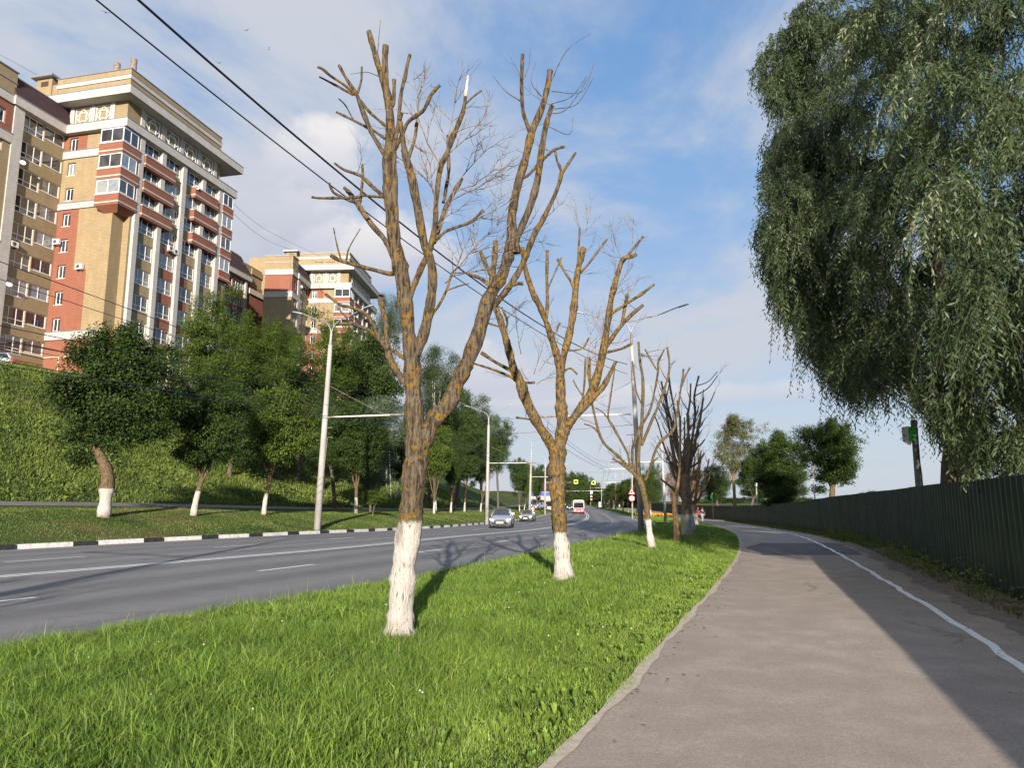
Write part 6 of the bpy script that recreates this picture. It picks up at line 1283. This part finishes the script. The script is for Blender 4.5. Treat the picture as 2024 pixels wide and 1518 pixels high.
sp = atY(8, 733, 59.5); car((sp.x - 2.2, 60.0, float(G(sp.x-2.2, 60)) + .05), radians(205), paint('white_suv_paint', (.78,.79,.82)), 'white hatchback parked at the top of the bank before the tall flats', 'parked cars', 4.4, 1.8, 1.6, 'suv', False)
for i, (px, py, c, lb) in enumerate(((1059, 1003, (.6,.6,.62), 'pale car parked on the side lane behind the third left lamp pole'), (1070, 1005, (.55,.56,.58), 'silver car parked beside the fourth left lamp pole'))):
    Y = 165 + i * 12; q = atY(px, py, Y); car((q.x, Y, float(G(q.x, Y))), radians(250), paint('parked_paint' + str(i), c), lb, 'parked cars', lit=False)
def bus():
    p = onroad(1147, 1015.5); L, W, H = 8.5, 2.5, 2.95; root = empty('city_bus', (p.x, p.y + L/2, float(ZP(p.y+4))), heading(CE, p.y + 4), 'small city bus with a cream roof and red lower front coming down the road', 'bus')
    RED = plain('bus_red', (.55,.03,.04), .35); CRM = plain('bus_cream', (.74,.70,.58), .35); h = W/2
    def sec(x, w, z0, z1, rt): return [(x, w*.75, z1), (x, w*.97, z1-rt), (x, w, (z0+z1)/2), (x, w, z0), (x, -w, z0), (x, -w, (z0+z1)/2), (x, -w*.97, z1-rt), (x, -w*.75, z1)]
    mb = MB(); loft(mb, [[*s, s[0]] for s in (sec(L/2-.02, h*.95, 1.15, H-.06, .2), sec(L/2-.25, h, 1.15, H, .16), sec(-L/2+.1, h, 1.15, H, .16), sec(-L/2, h*.96, 1.15, H-.05, .2))]); mb.build('body', CRM, root)
    mb = MB(); loft(mb, [[*s, s[0]] for s in (sec(L/2+.10, h*.93, .32, 1.15, .05), sec(L/2-.15, h*1.005, .28, 1.15, .03), sec(-L/2+.1, h*1.005, .28, 1.15, .03), sec(-L/2, h*.96, .3, 1.15, .05))]); mb.build('lower_body', RED, root)
    mb = MB(); mb.quad((L/2+.0, -h*.90, 1.2), (L/2+.0, h*.90, 1.2), (L/2-.01+.01, h*.86, 2.42), (L/2+.0, -h*.86, 2.42)); mb.build('windshield', GLASSD, root)
    mb = MB(); mb.box(L/2-.01, L/2+.02, -h*.7, h*.7, 2.52, 2.74); mb.build('destination_board', BLK, root)
    for s in (-1, 1):
        for i in range(5): mb = MB(); x = L/2 - .5 - i*1.5; mb.box(x-1.35, x, min(s*h, s*h*1.01), max(s*h, s*h*1.012), 1.35, 2.35); mb.build('side_window', GLASSD, root)
        mb = MB(); mb.tube([(L/2, s*h*.62, .75), (L/2+.14, s*h*.62, .75)], .13, 12); mb.build('headlight', HEAD, root, uv=False)
        mb = MB(); mb.tube([(L/2-.1, s*h, 2.3), (L/2+.15, s*(h+.2), 2.25)], .02, 5); mb.box(L/2+.08, L/2+.2, s*(h+.2)-.1, s*(h+.2)+.1, 1.8, 2.2); mb.build('side_mirror', BLK, root)
        for x in (L/2-1.7, -L/2+1.9): wheel(root, x, s*(h-.15), .42, .26)
    mb = MB(); mb.box(L/2+.10, L/2+.13, -.26, .26, .48, .60); mb.build('number_plate', PLATE, root)
bus()
# ---------------------------------------------------------------- people
def skinmesh(name, V, E, R, m, parent, sub=1):
    me = bpy.data.meshes.new(name); me.from_pydata(V, E, []); o = link(name, me, m, parent); sk = o.modifiers.new('skin', 'SKIN'); sk.use_smooth_shade = True
    for i, r in enumerate(R): me.skin_vertices[0].data[i].radius = (r, r) if not isinstance(r, tuple) else r
    me.skin_vertices[0].data[0].use_root = True; s = o.modifiers.new('s', 'SUBSURF'); s.levels = s.render_levels = sub; return o
def skinobj(name, V, E, R, m, parent, sub=1):
    bm_ = bmesh.new(); me = bpy.data.meshes.new(name); me.from_pydata(V, E, [])
    o = bpy.data.objects.new(name, me); COL.objects.link(o); o.data.materials.append(m); o.modifiers.new('skin', 'SKIN'); o.modifiers['skin'].use_smooth_shade = True
    bm_.free()
    if not me.skin_vertices: bpy.context.view_layer.objects.active = o; bpy.ops.object.mode_set(mode='OBJECT')
    sv = me.skin_vertices[0].data if me.skin_vertices else None
    if sv is None: return o
    for i, r in enumerate(R): sv[i].radius = r if isinstance(r, tuple) else (r, r)
    sv[0].use_root = True; s = o.modifiers.new('s', 'SUBSURF'); s.levels = s.render_levels = sub; o.parent = parent; return o
SKIN = plain('skin', (.52,.30,.20), .6)
def person(px, py, Y, hgt, face, shirt, trousers, hairc, label, stride=.22, shorts=False, print_=None, skirt=False, x=None):
    q = atY(px, py, Y); X = q.x if x is None else x; root = empty('person', (X, Y, float(G(X, Y)) + .01), face, label, 'person', None); k = hgt / 1.75; s = stride
    # y forward. one connected skeleton: pelvis, spine, head, arms, legs
    V = [(0,0,.95),(0,0,1.15),(0,.01,1.38),(0,0,1.47),(0,.01,1.54),(0,.02,1.64),(0,.01,1.72), (.17,0,1.42),(.25,-.05,1.15),(.27,.06,.90),(.27,.09,.80), (-.17,0,1.42),(-.25,.05,1.15),(-.27,.10,.90),(-.27,.13,.80), (.09,0,.90),(.10,s*.55,.50),(.10,s*.6,.09),(.10,s*.6+.16,.04), (-.09,0,.90),(-.10,-s*.3,.50),(-.10,-s*.9,.11),(-.10,-s*.9+.15,.05)]
    E = [(0,1),(1,2),(2,3),(3,4),(4,5),(5,6),(2,7),(7,8),(8,9),(9,10),(2,11),(11,12),(12,13),(13,14),(0,15),(15,16),(16,17),(17,18),(0,19),(19,20),(20,21),(21,22)]
    R = [(.15,.11),(.13,.10),(.15,.10),.06,.055,(.085,.10),(.07,.08), .06,.042,.032,.04, .06,.042,.032,.04, .085,.055,.038,.035, .085,.055,.038,.035]
    V = [(a*k, b*k, c*k) for a, b, c in V]; R = [tuple(q*k for q in r) if isinstance(r, tuple) else r*k for r in R]
    b = skinobj('body', V, E, R, SKIN, root)
    sub = lambda ids, g: ([V[i] for i in ids], [tuple((t * k + R[i][j] * (g - 1) if False else R[i][j] * g) if isinstance(R[i], tuple) else R[i] * g for j in (0, 1)) for i in ids])
    def cloth(nm, ids, ed, g, c): v, r = sub(ids, g); skinobj(nm, v, ed, r, plain(c[0], c[1], .8), root)
    cloth('shirt', [1,0,2,7,8,11,12], [(0,1),(0,2),(2,3),(3,4),(2,5),(5,6)], 1.14, shirt)
    if shorts: cloth('shorts', [0,15,16,19,20], [(0,1),(1,2),(0,3),(3,4)], 1.2, trousers)
    else: cloth('trousers', [0,15,16,17,19,20,21], [(0,1),(1,2),(2,3),(0,4),(4,5),(5,6)], 1.25, trousers)
    mb = MB(); c = Vector((0, -.015, 1.70)) * k
    for i in range(5):
        for j in range(10):
            def P(a, bb): th, ph = a/5*pi*.62, bb/10*2*pi; return tuple(c + Vector((sin(th)*cos(ph)*.098, sin(th)*sin(ph)*.112 - .01, cos(th)*.095 - .01)) * k)
            mb.quad(P(i, j), P(i, j+1), P(i+1, j+1), P(i+1, j))
    mb.build('hair', plain(*hairc, .7), root, True, uv=False)
    mb = MB()
    for sx in (-.032, .032): mb.box(sx*k-.012*k, sx*k+.012*k, .105*k, .118*k, 1.655*k, 1.668*k)
    mb.box(-.022*k, .022*k, .105*k, .117*k, 1.595*k, 1.603*k); mb.build('face_marks', plain('dark_brown', (.06,.03,.025)), root)
    for i in (18, 22):
        v = Vector(V[i]); mb = MB(); mb.box(v.x-.045*k, v.x+.045*k, v.y-.20*k, v.y+.06*k, v.z-.05*k, v.z+.035*k); mb.build('shoe', plain('shoe_tan' if not shorts else 'shoe_dark', (.35,.22,.15) if not shorts else (.04,.03,.03)), root)
    if print_: mb = MB(); mb.box(-.05*k, .05*k, .118*k, .128*k, 1.18*k, 1.33*k); mb.build('shirt_print', plain('grey_print', (.20,.19,.19)), root)
    return root
person(1389, 1032, 86.0, 1.76, pi + .25, ('black_tee', (.012,.012,.014)), ('white_trousers', (.74,.72,.70)), ('auburn_hair', (.16,.06,.03)), 'person in a black printed t-shirt and white trousers walking on the footpath', print_=True)
person(1380.5, 1031, 88.5, 1.68, pi + .2, ('red_top', (.60,.05,.06)), ('brown_shorts', (.09,.04,.025)), ('fair_hair', (.42,.30,.18)), 'person in a red top and dark cropped trousers walking beside the one in black', shorts=True)
for i, (px, py, Y, sh, tr, lb) in enumerate(((1053, 1008, 128, (.65,.40,.35), (.02,.02,.02), 'person in a pale top and black skirt on the left footway by the third pole'), (1073, 1001, 185, (.7,.7,.7), (.05,.05,.08), 'distant person in a white shirt near the parked cars'),
      (1193.5, 1003, 236, (.03,.03,.05), (.02,.02,.03), 'distant person in dark clothes under the white blue sign'), (1213, 1004, 225, (.62,.6,.58), (.3,.3,.32), 'distant person in white bending at the bus stop'), (1201.5, 1003, 245, (.35,.05,.05), (.03,.03,.03), 'distant person in a red top left of the fourth pole row'), (1224, 1005, 215, (.6,.58,.55), (.2,.15,.12), 'distant person in a pale shirt among the far trunks'))):
    person(px, py, Y, 1.7, pi, ('far_shirt%d' % i, sh), ('far_trousers%d' % i, tr), ('dark_hair', (.05,.03,.02)), lb, .1)
# ---------------------------------------------------------------- signs, boxes, small things
def sign_post(px, by, Y, parts, label, H=3.0, postm=None, cat_='sign'):
    q = atY(px, by, Y); root = empty('road_sign', (q.x, Y, float(G(q.x, Y))), 0, label, cat_, 'road signs'); 
    if H: mb = MB(); mb.tube([(0,0,-.1),(0,0,H)], .04 * max(1, Y / 110), 6); mb.build('post', [postm or STEEL], root, True)
    for kind, z, s, c, extra in parts:
        mb = MB()
        if kind == 'disc': ring = [(s*cos(a), -.08, z + s*sin(a)) for a in np.linspace(0, 2*pi, 20, endpoint=False)]; mb.poly(ring); mb.poly([(x, -.05, zz) for x, y, zz in ring][::-1])
        elif kind == 'tri': ring = [(-s, -.08, z-s*.6), (s, -.08, z-s*.6), (0, -.08, z+s*1.1)]; mb.poly(ring); mb.poly([(x, -.05, zz) for x, y, zz in ring][::-1])
        else: mb.box(-s*extra, s*extra, -.09, -.05, z-s, z+s)
        o = mb.build('sign_face', plain('sign_' + '_'.join(str(int(v*99)) for v in c), c, .4), root)
        if kind in ('disc', 'tri') and extra: 
            mb = MB(); t = s*.72
            if kind == 'disc': mb.poly([(t*cos(a), -.085, z + t*sin(a)) for a in np.linspace(0, 2*pi, 20, endpoint=False)])
            else: mb.poly([(-t*.8, -.085, z-s*.45), (t*.8, -.085, z-s*.45), (0, -.085, z+s*.75)])
            mb.build('sign_field', plain('sign_white', (.8,.8,.8), .4), o)
            mb = MB(); mb.box(-s*.28, s*.28, -.093, -.088, z-s*(.3 if kind == 'disc' else .35), z+s*(.3 if kind == 'disc' else .25)); mb.build('sign_symbol', BLK, o)
    return root
RD, BL, WH, YG = (.60,.03,.03), (.02,.12,.50), (.75,.75,.75), (.55,.80,.05)
sign_post(1249.6, 1017, 113.9, [('tri', 4.05, .52, RD, True), ('disc', 3.1, .46, RD, True)], 'red triangular warning sign above a round red ringed sign on the third right pole', 0)
sign_post(1204.6, 1003.8, 230, [('disc', 8.0*.82, .42, BL, False)], 'round blue sign high on the sixth right pole', 0)
sign_post(1207, 1004, 226, [('rect', 4.6, .30, (.35,.50,.42), 1.1)], 'pale green plate sign just right of the sixth right pole', 4.9)
sign_post(1194, 1002, 238, [('rect', 4.6, .38, (.30,.45,.62), 1.0)], 'square pale blue and white sign on a thin post at the far verge', 5.0)
sign_post(1211.5, 1004, 222, [('rect', 3.9, .42, BL, 1.0), ('rect', 2.9, .35, (.5,.52,.5), 1.0)], 'square blue bus stop sign over a grey plate', 4.3)
sign_post(1169, 998, 288, [('rect', 5.0, .55, (.75,.73,.72), .8), ('disc', 3.5, .42, RD, True), ('disc', 2.3, .35, RD, True)], 'white plate and red ringed discs on the far pole right of the bus', 0)
sign_post(1139, 998, 238, [('rect', 8.6, .62, YG, 1.05), ('rect', 8.6, .38, WH, .9)], 'left yellow green crossing sign hanging over the far road', 0)
sign_post(1173.5, 998, 238, [('rect', 8.3, .60, YG, 1.05), ('rect', 8.3, .38, WH, .9)], 'right yellow green crossing sign hanging over the far road', 0)
q0, q1 = atY(1118, 971, 238), atY(1212, 970, 238); mb = MB(); mb.tube([q0, q1], .07, 6); tag(mb.build('sign_gantry_bar', [plain('bracket_white', (.6,.58,.55))], None, True), 'long pale horizontal bar spanning the far road under the crossing signs', 'sign bar', 'road signs')
q = atY(1185.5, 1000, 262); r_ = empty('utility_cabinet', (q.x, 262, float(G(q.x, 262))), 0, 'small white cabinet at the far right verge left of a double lamp pole', 'cabinet'); mb = MB(); mb.box(-.35, .35, -.25, .25, 0, 1.7); mb.box(-.4, .4, -.3, .3, 1.7, 1.78); mb.build('cabinet_body', plain('cabinet_white', (.75,.75,.75)), r_)
# dark roofed house far left of the second pruned trunk
q = atY(1083, 1000, 190); r_ = empty('roadside_house', (q.x - 1, 190, float(G(q.x-1, 190)) - .5), .1, 'low house with a brown roof and blue sign band behind the second pruned trunk', 'house'); mb = MB(); mb.box(-4, 4, -3, 3, 0, 4.8); mb.build('wall', plain('house_wall', (.35,.33,.32)), r_)
mb = MB(); mb.hexa([(-4.5,-3.5,4.8),(4.5,-3.5,4.8),(4.5,3.5,4.8),(-4.5,3.5,4.8),(-4.2,-.5,7.2),(4.2,-.5,7.2),(4.2,.5,7.2),(-4.2,.5,7.2)]); mb.build('roof', ROOF, r_); mb = MB(); mb.box(-4.05, 4.05, -3.1, -3.0, 3.6, 4.5); mb.build('sign_band', plain('blue_band', (.03,.08,.35)), r_); mb = MB(); mb.box(-3, 3, -3.06, -3.0, 1, 2.6); mb.build('window', GLASS, r_)
# orange flower bed
q = hit(1297, 1021.5); r_ = empty('flower_bed', q, .3, 'bed of orange flowers in the grass left of the second right lamp pole', 'flower bed'); C = np.stack([rng.uniform(-2.6, 2.6, 900), rng.uniform(-3, 3, 900), rng.uniform(.15, .55, 900)], 1); N = rng.normal(0, .4, (900, 3)) + np.array([0, -.5, .8]); N /= np.linalg.norm(N, axis=1, keepdims=True)
co, f, v = leaf_mesh(C, N, .22, .9, np.full(900, .5)); link('blossoms', mesh_np('blossoms', co, f, v), FLOWER, r_); C[:, 2] *= .6; co, f, v = leaf_mesh(C, N, .25, .5, np.full(900, .3)); link('leaves', mesh_np('leaves', co, f, v), LEAF_M, r_)
# camera mast with the green box, small masts and lanterns behind the fence
MY = fenceY(1815) + 1.0
p = atY(1815, 965, MY); t = atY(1806, 830, MY); d = t - p; r_ = empty('camera_mast', (p.x, MY, float(G(p.x, MY))), 0, 'grey square mast with a bright green box and dome camera behind the fence', 'mast'); o_ = r_.location
a0 = Vector((0, 0, 0)); b0 = Vector(t) - o_; mb = MB(); w = .065; mb.hexa([(-w,-w,0),(w,-w,0),(w,w,0),(-w,w,0),(b0.x-w,-w,b0.z),(b0.x+w,-w,b0.z),(b0.x+w,w,b0.z),(b0.x-w,w,b0.z)]); mb.build('mast', plain('mast_grey', (.12,.12,.13)), r_)
g = atY(1797, 858, MY) - o_; mb = MB(); mb.box(g.x-.10, g.x+.10, -.16, .16, g.z-.20, g.z+.20); mb.build('green_box', plain('bright_green', (.03,.50,.04), .5), r_); mb = MB(); mb.box(g.x-.115, g.x-.10, -.17, .17, g.z-.21, g.z+.21); mb.build('box_lid', plain('box_grey', (.4,.42,.42)), r_)
mb = MB(); mb.tube([(g.x-.03, -.02, g.z-.20), (g.x-.03, -.02, g.z-.27), (g.x-.03, -.02, g.z-.32)], [.07, .06, .02], 10); mb.tube([(g.x+.03, -.17, g.z-.06), (g.x+.03, -.28, g.z-.07)], .035, 8); mb.build('dome_camera', plain('camera_white', (.55,.55,.55)), r_); mb = MB(); mb.tube([(b0.x*.8, -.08, b0.z*.82), (b0.x*.5+.07, -.08, b0.z*.6), (.09, -.08, .5)], .012, 5); mb.build('mast_cable', CABLE, r_)
p = atY(1409, 1000, 110); t = atY(1409, 974, 110); r_ = empty('camera_mast', (p.x, 110, float(G(p.x, 110))), 0, 'thin pale mast with a small green box above the fence near the two walkers', 'mast'); mb = MB(); zt = t.z - r_.location.z; mb.tube([(0,0,0),(0,0,zt)], .07, 6); mb.build('mast', CONC, r_); mb = MB(); mb.box(-.25, -.02, -.2, .2, zt-.9, zt-.25); mb.build('green_box', plain('bright_green', (.03,.50,.04), .5), r_)
for px, yt, Y, lb in ((1496, 962, fenceY(1496)+4, 'thin lantern post behind the fence before the dark tree'), (1611, 930, fenceY(1611)+3, 'slim white lantern post behind the fence left of the orange trunks')):
    p = atY(px, 990, Y); t = atY(px, yt, Y); r_ = empty('lantern_post', (p.x, Y, float(G(p.x, Y))), 0, lb, 'lantern', 'lanterns behind the fence'); zt = t.z - r_.location.z; mb = MB(); mb.tube([(0,0,0),(0,0,zt)], .035 * Y / 40, 7); mb.build('post', CONC, r_); mb = MB(); w = .10*Y/55; mb.hexa([(-w*.6,-w*.6,zt),(w*.6,-w*.6,zt),(w*.6,w*.6,zt),(-w*.6,w*.6,zt),(-w,-w,zt+w*3),(w,-w,zt+w*3),(w,w,zt+w*3),(-w,w,zt+w*3)]); mb.build('lantern_head', plain('lantern_white', (.6,.6,.6)), r_)
# birds
def bird(px, py, Y, s, a, c, lb):
    p = atY(px, py, Y); r_ = empty('bird', p, a, lb, 'bird', 'birds in the sky'); mb = MB(); mb.tube([(-.5*s,0,0),(-.25*s,0,.02*s),(0,0,.03*s),(.3*s,0,0),(.48*s,0,0)], [.02*s,.09*s,.12*s,.08*s,.01*s], 7); b_ = mb.build('body', plain(*c), r_, True, uv=False)
    for sd in (-1, 1): mb = MB(); mb.quad((.15*s,sd*.06*s,.05*s),(.2*s,sd*.6*s,.3*s),(-.02*s,sd*.6*s,.28*s),(-.15*s,sd*.06*s,.03*s)); mb.quad((.2*s,sd*.6*s,.3*s),(-.05*s,sd*1.25*s,.15*s),(-.12*s,sd*1.2*s,.14*s),(-.02*s,sd*.6*s,.28*s)); mb.build('wing', plain(*c), r_, uv=False)
bird(209, 24, 40, .22, 2.2, ('bird_black', (.01,.01,.015)), 'black bird at the top left corner of the sky')
for px, py, Y, a, lb in ((487, 59, 60, 1.2, 'uppermost pale gull in the upper left sky'), (531, 96, 60, .5, 'pale gull right of and below the uppermost one'), (433, 124, 60, 1.5, 'pale gull close above the thick cable')): bird(px, py, Y, .26, a, ('gull_grey', (.35,.35,.37)), lb)
# more of the same trees out of frame whose shade falls into the picture
pollard_gen('pollarded_tree', (-8.3, -8.5), 7.5, 2.4, .2, 2.2, 6, BARK2, 71, 'pruned tree on the near verge behind the camera to the left', gP, None)
